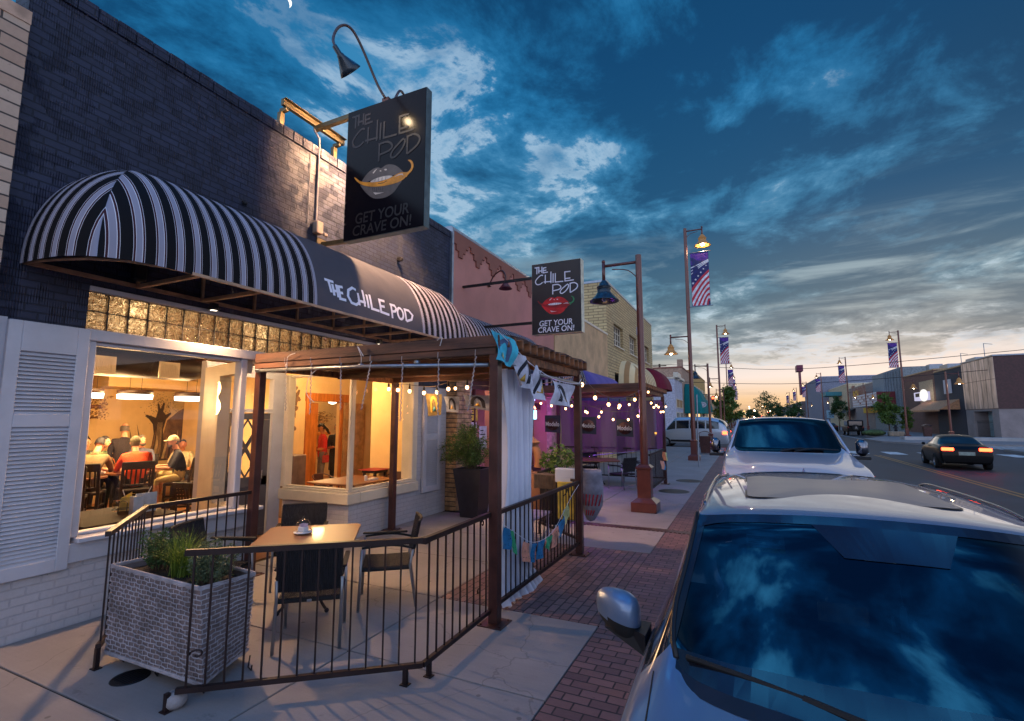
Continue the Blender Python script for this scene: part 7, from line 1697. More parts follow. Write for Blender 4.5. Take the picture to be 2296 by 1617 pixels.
# trees
def tree(label,x,y,h,cr,cz,trunk_h,n,leaf,seed,squash=1.0,shape='round',size=.22,grp='street trees'):
    random.seed(seed); o=thing('street_tree',label,'tree',(x,y,0),grp)
    w=MB(); w.tube([(x,y,0),(x+.05,y,trunk_h*.6),(x,y,trunk_h+cr*.4)],[.09,.07,.04],8)
    for i in range(7):
        a=random.uniform(0,6.28); w.tube([(x,y,trunk_h*.9+i*.06),(x+math.cos(a)*cr*.45,y+math.sin(a)*cr*.45,trunk_h+cr*.5+random.uniform(0,.6)*cr)],[.035,.012],5)
    w.build('trunk','bark',o)
    w=MB(); cl=[]
    for i in range(44):
        a=random.uniform(0,6.28);b_=random.uniform(-1,1);q=random.random()**.4
        if shape=='cone': hz=random.random(); rad=cr*(1-hz*.85)*q; c=(x+math.cos(a)*rad,y+math.sin(a)*rad,trunk_h+hz*(h-trunk_h))
        else:
            s_=math.sqrt(max(0,1-b_*b_)); c=(x+math.cos(a)*s_*cr*q,y+math.sin(a)*s_*cr*q,cz+b_*q*(h-cz)*squash)
        cl.append((c,random.uniform(.16,.34)*cr))
    for i in range(n):
        c,r_=random.choice(cl); p=(c[0]+random.gauss(0,r_*.5),c[1]+random.gauss(0,r_*.5),c[2]+random.gauss(0,r_*.45)); w.leaves([p],size,.6)
    w.build('crown',leaf,o); return o
tree('full green tree beyond the van on the left pavement',-1.9,74,6.0,1.9,3.3,1.6,5200,'leaf',1,shape='cone',size=.26)
tree('second green tree just left of the full one, behind the lamp posts',-3.3,78,4.6,1.3,3.0,1.5,1800,'leaf',2,size=.26)
tree('round green tree in front of the theatre marquee on the right',15.2,72,4.9,1.25,3.0,1.5,3600,'leaf',3,size=.22)
tree('narrow egg shaped green tree beside the tall bannered lamp on the right',17.0,72.5,3.5,.62,2.1,.8,2600,'leaf',4,size=.18)
tree('bushy tree before the black awning on the right',14.3,100,5.6,1.3,3.8,2.0,2600,'leafd',5,size=.26)
tree('small tree in the distance left of the parked off-road car',11.6,150,6.5,2.2,4.0,1.8,1700,'leafd',6,size=.42)
tree('distant tree near the vertical red sign',9.5,190,7.0,2.8,4.4,2,1500,'leafd',7,size=.55)
tree('bare looking round tree at the end of the street',8.0,230,13,4.4,8.0,4,1500,'leafd',8,size=.6)
tree('far dark tree at the street end',3.0,260,7,3.4,4.0,2,1300,'leafd',10,size=.7)
w=MB(); w.sph((13.4,70.5,.35),1,14,8,(1.2,.9,.38)); hb=w.build('low_hedge',pmat('hedge',rgb(74,92,52),.9,0,.4,4.,1.,9.),smooth=True); tag(hb,'low clipped hedge mound on the far corner','hedge')
HY=thing('stone_fountain','small rough stone base with dark hydrant between the trees','fountain',(15.4,70,0)); w=MB(); w.bbox(14.7,16.1,69.5,70.6,0,.55,.08); w.build('stone_base',cmat('stone_tan',(160,140,120),.9,bump=.5),HY); w=MB(); w.lathe([(.14,.55),(.16,.7),(.12,.75),(.12,1.1),(.16,1.15),(.05,1.3),(.001,1.3)],(15.4,70,0),14); w.tube([(15.15,70,.95),(15.65,70,.95)],.06,8); w.build('hydrant','black',HY)
# bins, sign pole
def trash(label,x,y,s=1.):
    o=thing('trash_bin',label,'trash bin',(x,y,0),'street trash bins'); w=MB(); a,b_=.24*s,.31*s
    w.add([(x-a,y-a,.06),(x+a,y-a,.06),(x+a,y+a,.06),(x-a,y+a,.06),(x-b_,y-b_,1.0*s),(x+b_,y-b_,1.0*s),(x+b_,y+b_,1.0*s),(x-b_,y+b_,1.0*s)],[(0,3,2,1),(4,5,6,7),(0,1,5,4),(1,2,6,5),(2,3,7,6),(3,0,4,7)])
    for k in range(10):
        z=.12+k*.085*s; f=a+(b_-a)*(z/s); w.box(x-f-.012,x+f+.012,y-f-.012,y+f+.012,z,z+.045)
    w.build('bin_body','steel',o)
    w=MB(); pts=[(x-.36*s+.72*s*k/10,y,1.12*s+.14*s*math.sin(PI*k/10)) for k in range(11)]
    for i in range(10): a_,c=pts[i],pts[i+1]; w.add([(a_[0],y-.34*s,a_[2]),(c[0],y-.34*s,c[2]),(c[0],y+.34*s,c[2]),(a_[0],y+.34*s,a_[2]),(a_[0],y-.34*s,a_[2]+.03),(c[0],y-.34*s,c[2]+.03),(c[0],y+.34*s,c[2]+.03),(a_[0],y+.34*s,a_[2]+.03)],[(0,3,2,1),(4,5,6,7),(0,1,5,4),(2,3,7,6)])
    for q in(-.3,.3): w.tube([(x+q*s,y,.98*s),(x+q*s*1.1,y,1.16*s)],.015,6)
    w.build('canopy','steel',o)
trash('brown slatted trash bin with curved canopy beyond the tall bannered lamp post',-2.15,30.6)
trash('dark trash bin with curved canopy on the far right corner',16.8,64.5,1.1)
w=MB(); w.tube([(-1.86,22.3,0),(-1.83,22.3,3.0)],.03,8); tag(w.build('sign_pole','galv'),'thin bare galvanised sign pole on the brick border in front of the trash bin','pole')
UP=thing('utility_pole','thin wooden utility pole with crossarm behind the white building','utility pole',(-11.5,66,0)); w=MB(); w.tube([(-9.2,62,0),(-9.2,62,8.6)],.12,8); w.box(-10,-8.4,61.95,62.05,8.3,8.42); w.build('mast','bark',UP)
for i,p in enumerate((((-18,62,7.7),(-9.2,62,8.5),(5,60,7.2),(24,58,8.1)),((-9.2,62,6.5),(6,64,5.9),(24,66,7.0)))):
    w=MB(); w.tube(sm3(p,8),.028,5); tag(w.build('overhead_wire','black'),('upper overhead cable crossing the street','lower overhead cable crossing the street')[i],'cable','overhead cables')
# distant traffic signals
for i,(x_,y_,c) in enumerate(((-4.5,84,'tail'),(-3.6,84,'amber'))):
    w=MB(); w.bbox(x_-.2,x_+.2,y_-.15,y_+.15,4.4,5.5,.03); w.m=1; w.sph((x_,y_-.18,5.2 if i==0 else 4.7),.16,8,6); w.m=0; w.tube([(x_,y_,5.5),(x_,y_,5.8),(-6,y_,5.8)],.05,6); w.tube([(-6,y_,0),(-6,y_,5.9)],.08,6) if i==0 else None
    tag(w.build('traffic_signal',['black',c]),('red traffic signal beyond the left lamp posts','amber traffic signal beyond the left lamp posts')[i],'traffic signal')
# lights of the far street
random.seed(4)
for i in range(26):
    x_=random.uniform(-2,14); y_=random.uniform(230,420); z_=random.choice([2.5,3.5,5.5,6.5,8]) ; w=MB()
    w.sph((x_,y_,z_),random.uniform(.12,.26),8,6); o=w.build('street_light',random.choice(['drum','amber','bulbdim','drum','tail']) ); tag(o,'tiny glowing light point at the far end of the street','distant light','tiny glowing lights at the far end of the street')
    w=MB(); w.tube([(x_,y_,-.1),(x_,y_,z_)],.06,5); w.build('mast','black',o)

for i,(x_,y_,z_,a,b_,c,lb) in enumerate(((26,77,7.9,1.2,1.4,1.3,'boxy roof unit on the navy shop'),(27,86,8.3,2.2,1.5,1.0,'wide low roof unit on the brown brick shops'),(25.5,92,8.3,.8,.8,1.6,'narrow roof vent on the brown brick shops'),(29,69,8.15,1.5,1.2,.8,'low roof unit on the concrete corner building'),(26,120,8.9,1.6,1.6,1.5,'square roof unit on the grey two storey block'))):
    w=MB(); w.bbox(x_-a,x_+a,y_-b_,y_+b_,z_+.1,z_+c,.05); w.box(x_-a*.6,x_+a*.6,y_-b_-.02,y_-b_,z_+.3,z_+c*.8); tag(w.build('roof_unit','galv'),lb,'roof unit')
for y_,h_ in ((68.2,9.9),(74.5,9.6)):
    w=MB(); w.tube([(23.2,y_,8.2),(23.2,y_,h_)],.035,6); w.tube([(23.2,y_,h_),(23.2,y_-2,h_-.35)],.025,5); tag(w.build('roof_mast','galv'),'thin mast with a strut on the %s roof edge'%('concrete building' if y_<70 else 'navy shop'),'mast')
# =============== dining room furniture ===============
def bar_chair(label):
    o=thing('bar_chair',label,'chair',(0,0,0),'dark wooden high dining chairs'); w_,d_=.22,.2
    for sx in(-1,1):
        w=MB(); w.tube([(sx*w_,d_,0),(sx*w_,d_,.70)],.02,square=True); lp_(w,o,'leg','chairwd')
        w=MB(); w.tube([(sx*w_,-d_-.05,0),(sx*w_,-d_,.72),(sx*w_,-d_-.08,1.22)],.022,square=True); lp_(w,o,'leg','chairwd')
    w=MB(); w.bbox(-w_-.02,w_+.02,-d_-.02,d_+.03,.70,.75,.01); lp_(w,o,'seat','chairwd')
    w=MB()
    for z in(.22,.42): w.box(-w_,w_,d_-.012,d_+.012,z,z+.04); w.box(-w_,w_,-d_-.045,-d_-.02,z,z+.04); w.box(-w_-.012,-w_+.012,-d_-.03,d_,z+.06,z+.1); w.box(w_-.012,w_+.012,-d_-.03,d_,z+.06,z+.1)
    lp_(w,o,'stretcher','chairwd')
    w=MB(); w.bbox(-w_-.02,w_+.02,-d_-.10,-d_-.06,1.10,1.24,.01); w.bbox(-w_,w_,-d_-.03,-d_+.0,.80,.84,.005)
    for k in range(6): x_=-w_+.05+k*.069; w.tube([(x_,-d_-.02,.84),(x_,-d_-.075,1.11)],.012,square=True)
    lp_(w,o,'backrest','chairwd'); return o
def round_tbl(label,x,y,z=.98,r=.5):
    o=thing('high_table',label,'table',(x,y,0)); w=MB(); w.lathe([(.001,z-.03),(r,z-.03),(r,z),(.001,z)],(x,y,0),28); w.build('tabletop','tablewd',o)
    w=MB(); w.lathe([(.28,0.012),(.28,.04),(.05,.08),(.05,z-.04),(.2,z-.03)],(x,y,0),16); w.build('pedestal','chairwd',o)
T1=(-10.95,5.72)
round_tbl('high dark round table between the diners in the left window',T1[0],T1[1])
round_tbl('high round table at the left edge of the dining room',-10.6,4.75,.98,.42)
bc=bar_chair('dark slat backed high chair under the man in orange'); bc.location=(-10.12,5.42,0); bc.rotation_euler=(0,0,face((-10.12,5.42),T1))
dup(bc,(-10.25,6.32,0),face((-10.25,6.32),T1),'dark high chair under the man with the cap and crossed leg')
dup(bc,(-10.35,4.78,0),face((-10.35,4.78),(-11.0,5.3)),'dark high chair under the bowed man in the tan shirt')
dup(bc,(-9.95,4.35,0),R(60),'empty dark high chair left of the man in orange')
dup(bc,(-11.6,6.3,0),face((-11.6,6.3),T1),'high chair of the bearded man behind the table')
dup(bc,(-12.2,7.55,0),R(150),'high chair near the waiter in cream')
dup(bc,(-9.0,5.75,0),R(20),'small empty dark chair low at the window corner',scale=(.8,.8,.72))
w=MB(); w.bbox(-7.5,-6.36,2.95,3.98,.825,.86,.01)
for a in(-7.4,-6.5):
    for b_ in(3.05,3.85): w.box(a-.04,a+.04,b_-.04,b_+.04,.012,.825)
tag(w.build('window_table',cmat('table_dkbrown',(46,26,16),.75,spec=.15)),'dark brown table pushed against the inside of the left window','table')
def small(name,label,cat,fn,mat): w=MB(); fn(w); return tag(w.build(name,mat,smooth=False),label,cat)
small('mason_jar','clear glass jar of water on the window table','jar',lambda w:w.lathe([(.001,.0),(.04,.0),(.045,.02),(.045,.10),(.035,.12),(.038,.13)],(-7.10,3.62,0.861),18),'dome')
small('folded_menu','open yellow folded menu standing on the window table','menu',lambda w:(w.add([(-7.25,3.85,0.865),(-7.05,3.60,0.865),(-7.02,3.62,1.025),(-7.28,3.88,1.055)],[(0,1,2,3)]),w.add([(-7.05,3.60,0.865),(-6.90,3.82,0.865),(-6.86,3.86,1.045),(-7.02,3.62,1.025)],[(0,1,2,3)])),cmat('menu_yellow',(222,184,92),.6))
small('menu_board','pale grey menu board standing at the window table edge','menu',lambda w:(w.box(-6.72,-6.71,3.62,3.86,0.865,1.095),w.box(-6.70,-6.62,3.55,3.66,0.865,1.075)),cmat('menu_grey',(170,176,186),.6))
small('wire_caddy','black wire napkin caddy on the window table','caddy',lambda w:(w.tube([(-6.86,3.52,0.865),(-6.86,3.52,0.995),(-6.84,3.55,1.015),(-6.80,3.58,0.995),(-6.80,3.58,0.865)],.005,6),w.tube([(-6.93,3.5,0.925),(-6.83,3.62,0.925),(-6.75,3.55,0.925),(-6.85,3.44,0.925),(-6.93,3.5,0.925)],.004,6)),'black')
for i,(x_,y_,lb) in enumerate(((-7.16,3.78,'iced tea glass with straw and lemon on the window table, left one'),(-7.05,3.88,'iced tea glass with long white straw nearest the window corner'))):
    o=thing('iced_tea_glass',lb,'glass',(x_,y_,0.861)); w=MB(); w.lathe([(.03,0),(.042,.14),(.040,.14),(.028,.01)],(x_,y_,0.861),16); w.build('glass','dome',o,True)
    w=MB(); w.lathe([(.001,.008),(.027,.01),(.036,.11),(.001,.112)],(x_,y_,0.861),16); w.build('iced_tea',cmat('tea',(150,84,30),.2),o,True)
    w=MB(); w.tube([(x_,y_,0.895),(x_+(-.09,.10)[i],y_+(-.03,.04)[i],1.095+.04*i)],.005,6); w.build('straw','porcelain',o)
    w=MB(); w.lathe([(.001,-.004),(.028,-.004),(.028,.004),(.001,.004)],(0,0,0),14)
    for q in range(len(w.v)): X,Y,Z=w.v[q]; w.v[q]=(x_+.01+Z,y_+X,1.015+Y)
    w.build('lemon_slice',cmat('lemon',(236,208,80),.5),o)
small('drink_glass','tall brown drink with straw on the round table','glass',lambda w:(w.lathe([(.001,0),(.035,0),(.045,.17),(.001,.17)],(-10.75,5.42,.985),14),w.tube([(-10.75,5.42,1.1),(-10.80,5.38,1.25)],.006,6)),cmat('tea',(150,84,30),.2))
small('plate_stack','crumpled napkins and plates on the round table','plates',lambda w:(w.lathe([(.001,0),(.12,.01),(.12,.02),(.001,.02)],(-10.9,5.62,.985),18),w.sph((-10.78,5.2,1.01),.06,10,6,(1.3,1,.6))),'porcelain')
# pendants
for i,(x_,y_,r_,lb) in enumerate(((-10.5,5.5,.28,'drum pendant light in the middle of the dining room ceiling'),(-10.5,6.56,.30,'drum pendant light near the window corner, right of the middle one'),(-10.6,4.82,.20,'drum pendant light at the left edge by the shutter'))):
    o=thing('pendant_light',lb,'pendant light',(x_,y_,2.5),'drum pendants in the dining room')
    w=MB(); w.lathe([(r_,.03),(r_,.11),(r_*.98,.115),(.02,.12)],(x_,y_,2.42),28); w.build('drum_cap',cmat('drum_brown',(60,38,26),.5),o,True)
    w=MB(); w.lathe([(.001,-.05),(r_*.97,-.05),(r_*.99,.03),(.001,.035)],(x_,y_,2.42),28); w.build('diffuser','drum',o,True)
    w=MB()
    for q in(-.1,.1): w.tube([(x_,y_+q,2.54),(x_,y_+q,3.49)],.004,5)
    w.build('cord','black',o)
    lamp_light('light',(x_,y_,2.25),(190,165,115)[i],(1,.60,.25),.25,parent=o)
lamp_light('dining_uplight',(-10.0,4.9,2.6),75,(1,.60,.26),.3,parent=RB); lamp_light('dining_light',(-8.2,3.4,2.9),40,(1,.66,.34),.3,parent=RB)
lamp_light('window_room_light',(-8.2,8.3,2.9),150,(1,.62,.28),.25,parent=RB); lamp_light('back_room_light',(-11.4,11.0,2.7),150,(1,.64,.28),.2,parent=RB)
lamp_light('transom_light',(-6.7,5.0,3.25),26,(1,.66,.3),.15,parent=RB); lamp_light('transom_light',(-6.7,3.4,3.25),26,(1,.66,.3),.15,parent=RB); lamp_light('transom_light',(-6.7,7.2,3.25),20,(1,.66,.3),.15,parent=RB)
o=thing('round_ceiling_light','small glowing ceiling lamp in the back room doorway','ceiling light',(-11.5,11.5,2.45)); w=MB(); w.sph((-11.5,11.5,2.5),.12,14,8,(1,1,.5)); w.build('diffuser','drum',o,True); w=MB(); w.tube([(-11.5,11.5,2.55),(-11.5,11.5,3.2)],.01,6); w.build('rod','black',o)
w=MB(); w.box(-13.28,-13.2,5,6.2,2.0,2.04); w.bbox(-13.9,-13.0,4.6,6.2,2.22,2.30,.02); random.seed(8)
w.m=1; w.leaves([(random.uniform(-13.4,-12.9),random.uniform(4.7,6.3),random.uniform(2.0,2.5)) for _ in range(900)],.07,.5); tag(w.build('garland_shelf',[cmat('shelf_brown',(110,60,34),.6),cmat('garland',(140,104,60),.8)]),'wooden shelf with dried garland high at the left of the dining room','shelf')
w=MB(); w.lathe([(.3,1.55),(.32,1.75),(.2,1.95),(.05,1.95)],(-12.9,11.9,0),12); random.seed(12); w.m=1; w.leaves([(-12.9+random.gauss(0,.14),11.9+random.gauss(0,.4),2.05+random.gauss(0,.11)) for _ in range(700)],.09,.5); w.m=2; w.bbox(-13.2,-12.6,11.2,12.6,1.45,1.56,.02)
tag(w.build('plant_display',['orange','garland','orange']),'dried flower display on a shelf in the back room','display')
w=MB(); w.bbox(-8.7,-8.3,7.3,7.66,.012,1.26,.02); tag(w.build('host_stand',cmat('podium_grey',(120,98,84),.5)),'grey brown waste cabinet at the left of the right window','cabinet')
# right room table, chairs, stool
o=thing('dining_table','brown wooden table with metal chairs just inside the right window','table',(-7.3,8.0,0)); w=MB(); w.bbox(-7.95,-6.75,7.35,8.65,.72,.755,.01); w.build('tabletop','tablewd',o); w=MB(); w.tube([(-7.35,8.0,.012),(-7.35,8.0,.72)],.04,8); w.bbox(-7.65,-7.05,7.7,8.3,.012,.04,.01); w.build('pedestal','black',o)
def bent_chair(label,x,y,rz):
    c=thing('metal_chair',label,'chair',(0,0,0),'grey metal chairs in the right room')
    w=MB(); w.bbox(-.2,.2,-.2,.2,.44,.46,.008); lp_(w,c,'seat','steel')
    w=MB(); w.tube(sm3([(-.22,.15,.66),(-.23,-.1,.74),(-.12,-.24,.80),(.12,-.24,.80),(.23,-.1,.74),(.22,.15,.66)]),.012,8); w.tube([(-.22,.15,.66),(-.2,.18,.45)],.011,6); w.tube([(.22,.15,.66),(.2,.18,.45)],.011,6)
    w.add([(-.12,-.235,.80),(.12,-.235,.80),(.12,-.205,.46),(-.12,-.205,.46)],[(0,1,2,3)]); lp_(w,c,'backrest','steel')
    for a in(-.18,.18):
        for b_ in(-.18,.18): w=MB(); w.tube([(a,b_,.44),(a*1.2,b_*1.2,.012)],.011,6); lp_(w,c,'leg','steel')
    c.location=(x,y,0); c.rotation_euler=(0,0,rz); return c
mc=bent_chair('grey bent metal chair with its back to the right window',-7.0,7.05,R(0)); dup(mc,(-8.2,8.1,0),R(-95),'grey metal chair on the far side of the window table'); dup(mc,(-7.1,8.95,0),R(180),'grey metal chair by the right end of the window table')
w=MB(); w.bbox(-7.05,-6.9,8.05,8.25,.757,.79,.004); w.lathe([(.03,0),(.035,.09),(.02,.11)],(-7.0,7.98,.757),10); tag(w.build('condiments','porcelain'),'salt shaker and folded napkins on the table in the right window','condiments')
w=MB(); w.bbox(-7.9,-7.5,8.85,9.3,.78,.84,.02)
for a in(-7.85,-7.55):
    for b_ in(8.9,9.25): w.box(a-.025,a+.025,b_-.025,b_+.025,.012,.78)
w.m=1; w.bbox(-7.95,-7.45,8.8,9.34,.84,.86,.01); tag(w.build('bar_stool',['chairwd',cmat('seat_red',(150,40,44),.5)]),'dark stool with red seat at the back of the right room','stool')
# =============== people ===============
def limb_color(pt,bones):
    best=None
    for a,b_,ra,k in bones:
        ab=b_-a; t_=max(0,min(1,(pt-a).dot(ab)/max(1e-9,ab.length_squared))); d=(pt-(a+ab*t_)).length-ra
        if best is None or d<best[0]: best=(d,k)
    return best[1]
def person(label,loc,rz,J,top,bot,skin=(214,150,112),hair=(40,28,22),shoe=(60,50,44),bare_arm=True,bare_leg=False,cap=None,hairstyle='short',beard=False,apron=False,scale=1.0,fat=1.0,long_sleeve=False):
    """J: overrides of joint positions in body space (x right, y forward, z up)"""
    P={'pel':(0,0,.95),'wai':(0,.0,1.10),'che':(0,.0,1.30),'nec':(0,.0,1.46),'hea':(0,.03,1.60),
       'shL':(-.17,0,1.40),'elL':(-.22,.0,1.12),'haL':(-.23,.06,.88),'shR':(.17,0,1.40),'elR':(.22,.0,1.12),'haR':(.23,.06,.88),
       'hiL':(-.09,0,.92),'knL':(-.10,.03,.50),'anL':(-.10,0,.09),'toL':(-.11,.16,.05),'hiR':(.09,0,.92),'knR':(.10,.03,.50),'anR':(.10,0,.09),'toR':(.11,.16,.05)}
    P.update(J); P={k:Vector(v) for k,v in P.items() if isinstance(v,tuple)}
    def wr(s): d=(P['ha'+s]-P['el'+s]).normalized(); return P['ha'+s]-d*.0
    E=[('pel','wai'),('wai','che'),('che','nec'),('nec','hea'),('che','shL'),('shL','elL'),('elL','haL'),('che','shR'),('shR','elR'),('elR','haR'),('pel','hiL'),('hiL','knL'),('knL','anL'),('anL','toL'),('pel','hiR'),('hiR','knR'),('knR','anR'),('anR','toR')]
    rad={'pel':(.15,.13),'wai':(.145*fat,.12*fat),'che':(.165*fat,.125*fat),'nec':(.055,.055),'hea':(.06,.06),'sh':(.072,.07),'el':(.046,.044),'ha':(.030,.026),'hi':(.095,.095),'kn':(.062,.062),'an':(.042,.042),'to':(.038,.03)}
    keys=list(P); me=D.meshes.new('p'); me.from_pydata([tuple(P[k]) for k in keys],[(keys.index(a),keys.index(b_)) for a,b_ in E],[])
    o=D.objects.new('p',me); C.objects.link(o); md=o.modifiers.new('s','SKIN'); md.use_smooth_shade=True
    for i,k in enumerate(keys):
        r_=rad.get(k) or rad[k[:2]]; sv=me.skin_vertices[0].data[i]; sv.radius=r_; sv.use_root=(k=='pel')
    sb=o.modifiers.new('b','SUBSURF'); sb.levels=2; sb.render_levels=2
    dg=bpy.context.evaluated_depsgraph_get(); m2=D.meshes.new_from_object(o.evaluated_get(dg)); D.objects.remove(o)
    V=[tuple(v.co) for v in m2.vertices]; F=[tuple(p.vertices) for p in m2.polygons]; D.meshes.remove(m2)
    sk,tp,bt,sh2=0,1,2,3
    bones=[(P['pel'],P['wai'],.10,tp),(P['wai'],P['che'],.12,tp),(P['che'],P['nec']-Vector((0,0,.05)),.09,tp),(P['nec'],P['hea'],.05,sk)]
    for s in 'LR':
        mid=P['sh'+s].lerp(P['el'+s],.85 if not long_sleeve else 1.); bones+=[(P['che'],P['sh'+s],.08,tp),(P['sh'+s],mid,.07,tp),(P['el'+s],P['ha'+s],.04,tp if long_sleeve else sk)]
        if not long_sleeve: bones.append((mid,P['el'+s],.046,sk))
        kn=P['kn'+s]; an=P['an'+s]
        bones+=[(P['hi'+s],kn,.09,bt),(kn,an.lerp(kn,.0),.045,sk if bare_leg else bt),(an,P['to'+s],.06,sh2)]
    mi=[]
    for f in F:
        c=sum((Vector(V[a]) for a in f),Vector((0,0,0)))/len(f); mi.append(limb_color(c,bones))
    # head: ellipsoid with brow, nose, chin, ears; five fingers on each hand; all in the one body mesh
    hd=P['hea']; hdir=(hd-P['nec']).normalized(); yaw=J.get('yaw',0)
    q=Matrix.Rotation(yaw,3,'Z')@Matrix.Rotation(J.get('nod',0),3,'X')
    o_=len(V); mbh=MB(); mbh.sph((0,0,0),1,20,14)
    for (X,Y,Z) in mbh.v:
        r_=Vector((X*.073,Y*.092,Z*.112)); 
        if Z<-.3: r_.x*=1-.25*(-Z-.3); r_.y=r_.y*(1-.12*(-Z-.3))+.012
        if Y>.85 and abs(Z+.05)<.35 and abs(X)<.3: r_.y+=.018*(1-abs(Z+.05)/.35)
        if Y>.5 and .0<Z<.3 and .2<abs(X)<.55: r_.y-=.007
        V.append(tuple(hd+Vector((0,.01,.045))+q@r_))
    for f in mbh.f: F.append(tuple(a+o_ for a in f)); mi.append(sk)
    ex=MB()
    for s_ in(-1,1):
        ex.sph((s_*.074,-.005,.0),.02,8,6,(.5,.9,1.3)); 
    ex.sph((0,.098,-.012),.014,8,6,(.8,1.1,1.2)); o_=len(V)
    for v in ex.v: V.append(tuple(hd+Vector((0,.01,.045))+q@Vector(v)))
    for f in ex.f: F.append(tuple(a+o_ for a in f)); mi.append(sk)
    ft=MB()
    for s in 'LR':
        h=P['ha'+s]; d=(h-P['el'+s]).normalized(); side=Vector((1,0,0)) if abs(d.x)<.8 else Vector((0,0,1)); side=(side-d*side.dot(d)).normalized(); nv=d.cross(side)
        sg_=1 if s=='R' else -1
        for k in range(4):
            b_=h+d*.045+side*(-.026+.0175*k); l=(.06,.07,.066,.052)[k]; ft.tube([b_-d*.05,b_,b_+d*l*.5+nv*.010,b_+d*l*.85+nv*.032],[.012,.0095,.0085,.006],6)
        ft.tube([h+d*.0,h+d*.03-side*.034*sg_,h+d*.062-side*.038*sg_+nv*.02],[.013,.011,.008],6)
    o_=len(V); V+= [tuple(v) for v in ft.v]
    for f in ft.f: F.append(tuple(a+o_ for a in f)); mi.append(sk)
    root=thing('person',label,'person',loc); bm=D.meshes.new('body'); bm.from_pydata(V,[],F)
    for m_ in (cmat('skin_%d_%d'%(skin[0],skin[1]) if False else 'skin_'+{214:'light',176:'tan',150:'brown'}[skin[0]],skin,.55),top,bot,cmat('shoe_brown' if shoe[0]<100 else 'shoe_tan',shoe,.6)): bm.materials.append(m_)
    bm.polygons.foreach_set('material_index',mi); bm.polygons.foreach_set('use_smooth',[True]*len(bm.polygons)); bm.update()
    b=D.objects.new('body',bm); C.objects.link(b); b.parent=root
    hc=hd+Vector((0,.01,.045))
    w=MB(); hm=cmat('hair_%s'%('dark' if sum(hair)<200 else 'fair'),hair,.7,noise=.3)
    for s_ in(-1,1): w.sph(tuple(hc+q@Vector((s_*.027,.083,.012))),.0085,8,6)
    w.add([tuple(hc+q@Vector(v)) for v in((-.022,.090,-.052),(.022,.090,-.052),(.018,.088,-.060),(-.018,.088,-.060))],[(0,1,2,3)])
    e_=w.build('eyes_and_mouth',cmat('eye_dark',(40,22,20),.3)); e_.parent=root
    w=MB(); u=MB(); u.sph((0,0,0),1,20,14)
    keep=[]
    for (X,Y,Z) in u.v:
        k=1.09; r_=Vector((X*.073*k,Y*.092*k,Z*.112*k)); w.v.append(tuple(hc+q@r_)); keep.append((Z>.55 and hairstyle!='bald') or (Y<.25 and Z>-.45 and (hairstyle!='bald' or Z<.62)) or (Z>.35 and Y<.75 and hairstyle!='bald'))
    for f in u.f:
        if all(keep[a] for a in f): w.f.append(f); w.mi.append(0)
    if hairstyle=='bun': w.sph(tuple(hc+q@Vector((0,-.08,.10))),.045,12,8)
    if hairstyle=='long':
        for k in range(7): a=-.07+k*.023; w.tube([tuple(hc+q@Vector((a,-.07,.02))),tuple(hc+q@Vector((a*1.2,-.095,-.12))),tuple(hc+q@Vector((a*1.1,-.08,-.24)))],[.02,.022,.008],6)
    if beard: 
        w.sph(tuple(hc+q@Vector((0,.052,-.078))),.05,12,8,(1.1,.85,.8))
    h_=w.build('hair',hm,smooth=True); h_.parent=root
    if cap:
        w=MB(); 
        u=MB(); u.sph((0,0,0),1,20,12)
        for (X,Y,Z) in u.v: w.v.append(tuple(hc+q@Vector((X*.086,Y*.104,.02+max(Z,-.05)*.115))))
        for f in u.f: w.f.append(f); w.mi.append(0)
        w.prism([(-.07,.07),(.07,.07),(.06,.15),(.03,.175),(-.03,.175),(-.06,.15)],lambda a,b_,d:tuple(hc+q@Vector((a,b_,.03+d-b_*.08))),0,.008); c_=w.build('cap',cap,smooth=True); c_.parent=root
    if apron:
        w=MB(); w.add([(-.16,.15,1.2),(.16,.15,1.2),(.2,.16,.55),(-.2,.16,.55),(-.19,.0,.55),(.19,.0,.55),(-.17,-.02,1.05),(.17,-.02,1.05)],[(0,1,2,3),(0,3,4,6),(1,7,5,2)]); a_=w.build('apron',bot); a_.parent=root
    root.rotation_euler=(0,0,rz); root.scale=(scale,)*3; return root
def sit(h=.75,lean=.0,knee=.42,foot=.28):
    return {'pel':(0,0,h+.11),'wai':(0,.02+lean*.1,h+.27),'che':(0,.03+lean*.3,h+.46),'nec':(0,.03+lean*.5,h+.62),'hea':(0,.06+lean*.7,h+.75),
     'shL':(-.18,.02+lean*.4,h+.55),'shR':(.18,.02+lean*.4,h+.55),'elL':(-.25,.14+lean*.4,h+.30),'elR':(.25,.14+lean*.4,h+.30),'haL':(-.16,.38+lean*.4,h+.27),'haR':(.16,.38+lean*.4,h+.27),
     'hiL':(-.10,.04,h+.10),'hiR':(.10,.04,h+.10),'knL':(-.13,knee,h+.07),'knR':(.13,knee,h+.07),'anL':(-.12,knee-.04,foot),'anR':(.12,knee-.04,foot),'toL':(-.13,knee+.11,foot-.04),'toR':(.13,knee+.11,foot-.04)}
def shift(J,dy): return {k:((v[0],v[1]+dy,v[2]) if isinstance(v,tuple) else v) for k,v in J.items()}
cl=lambda n,c:cmat('cloth_'+n,c,.85,noise=.16,bump=.9,bscale=9.,scale=7.)
J=sit(.75,.35); person('man in bright orange polo seated with his back to the window',(-10.12,5.42,0),face((-10.12,5.42),T1),J,cl('orange',(238,84,36)),cl('darkjean',(34,34,44)),hair=(96,84,72),cap=cl('olive_cap',(92,84,60)),fat=1.22,hairstyle='short')
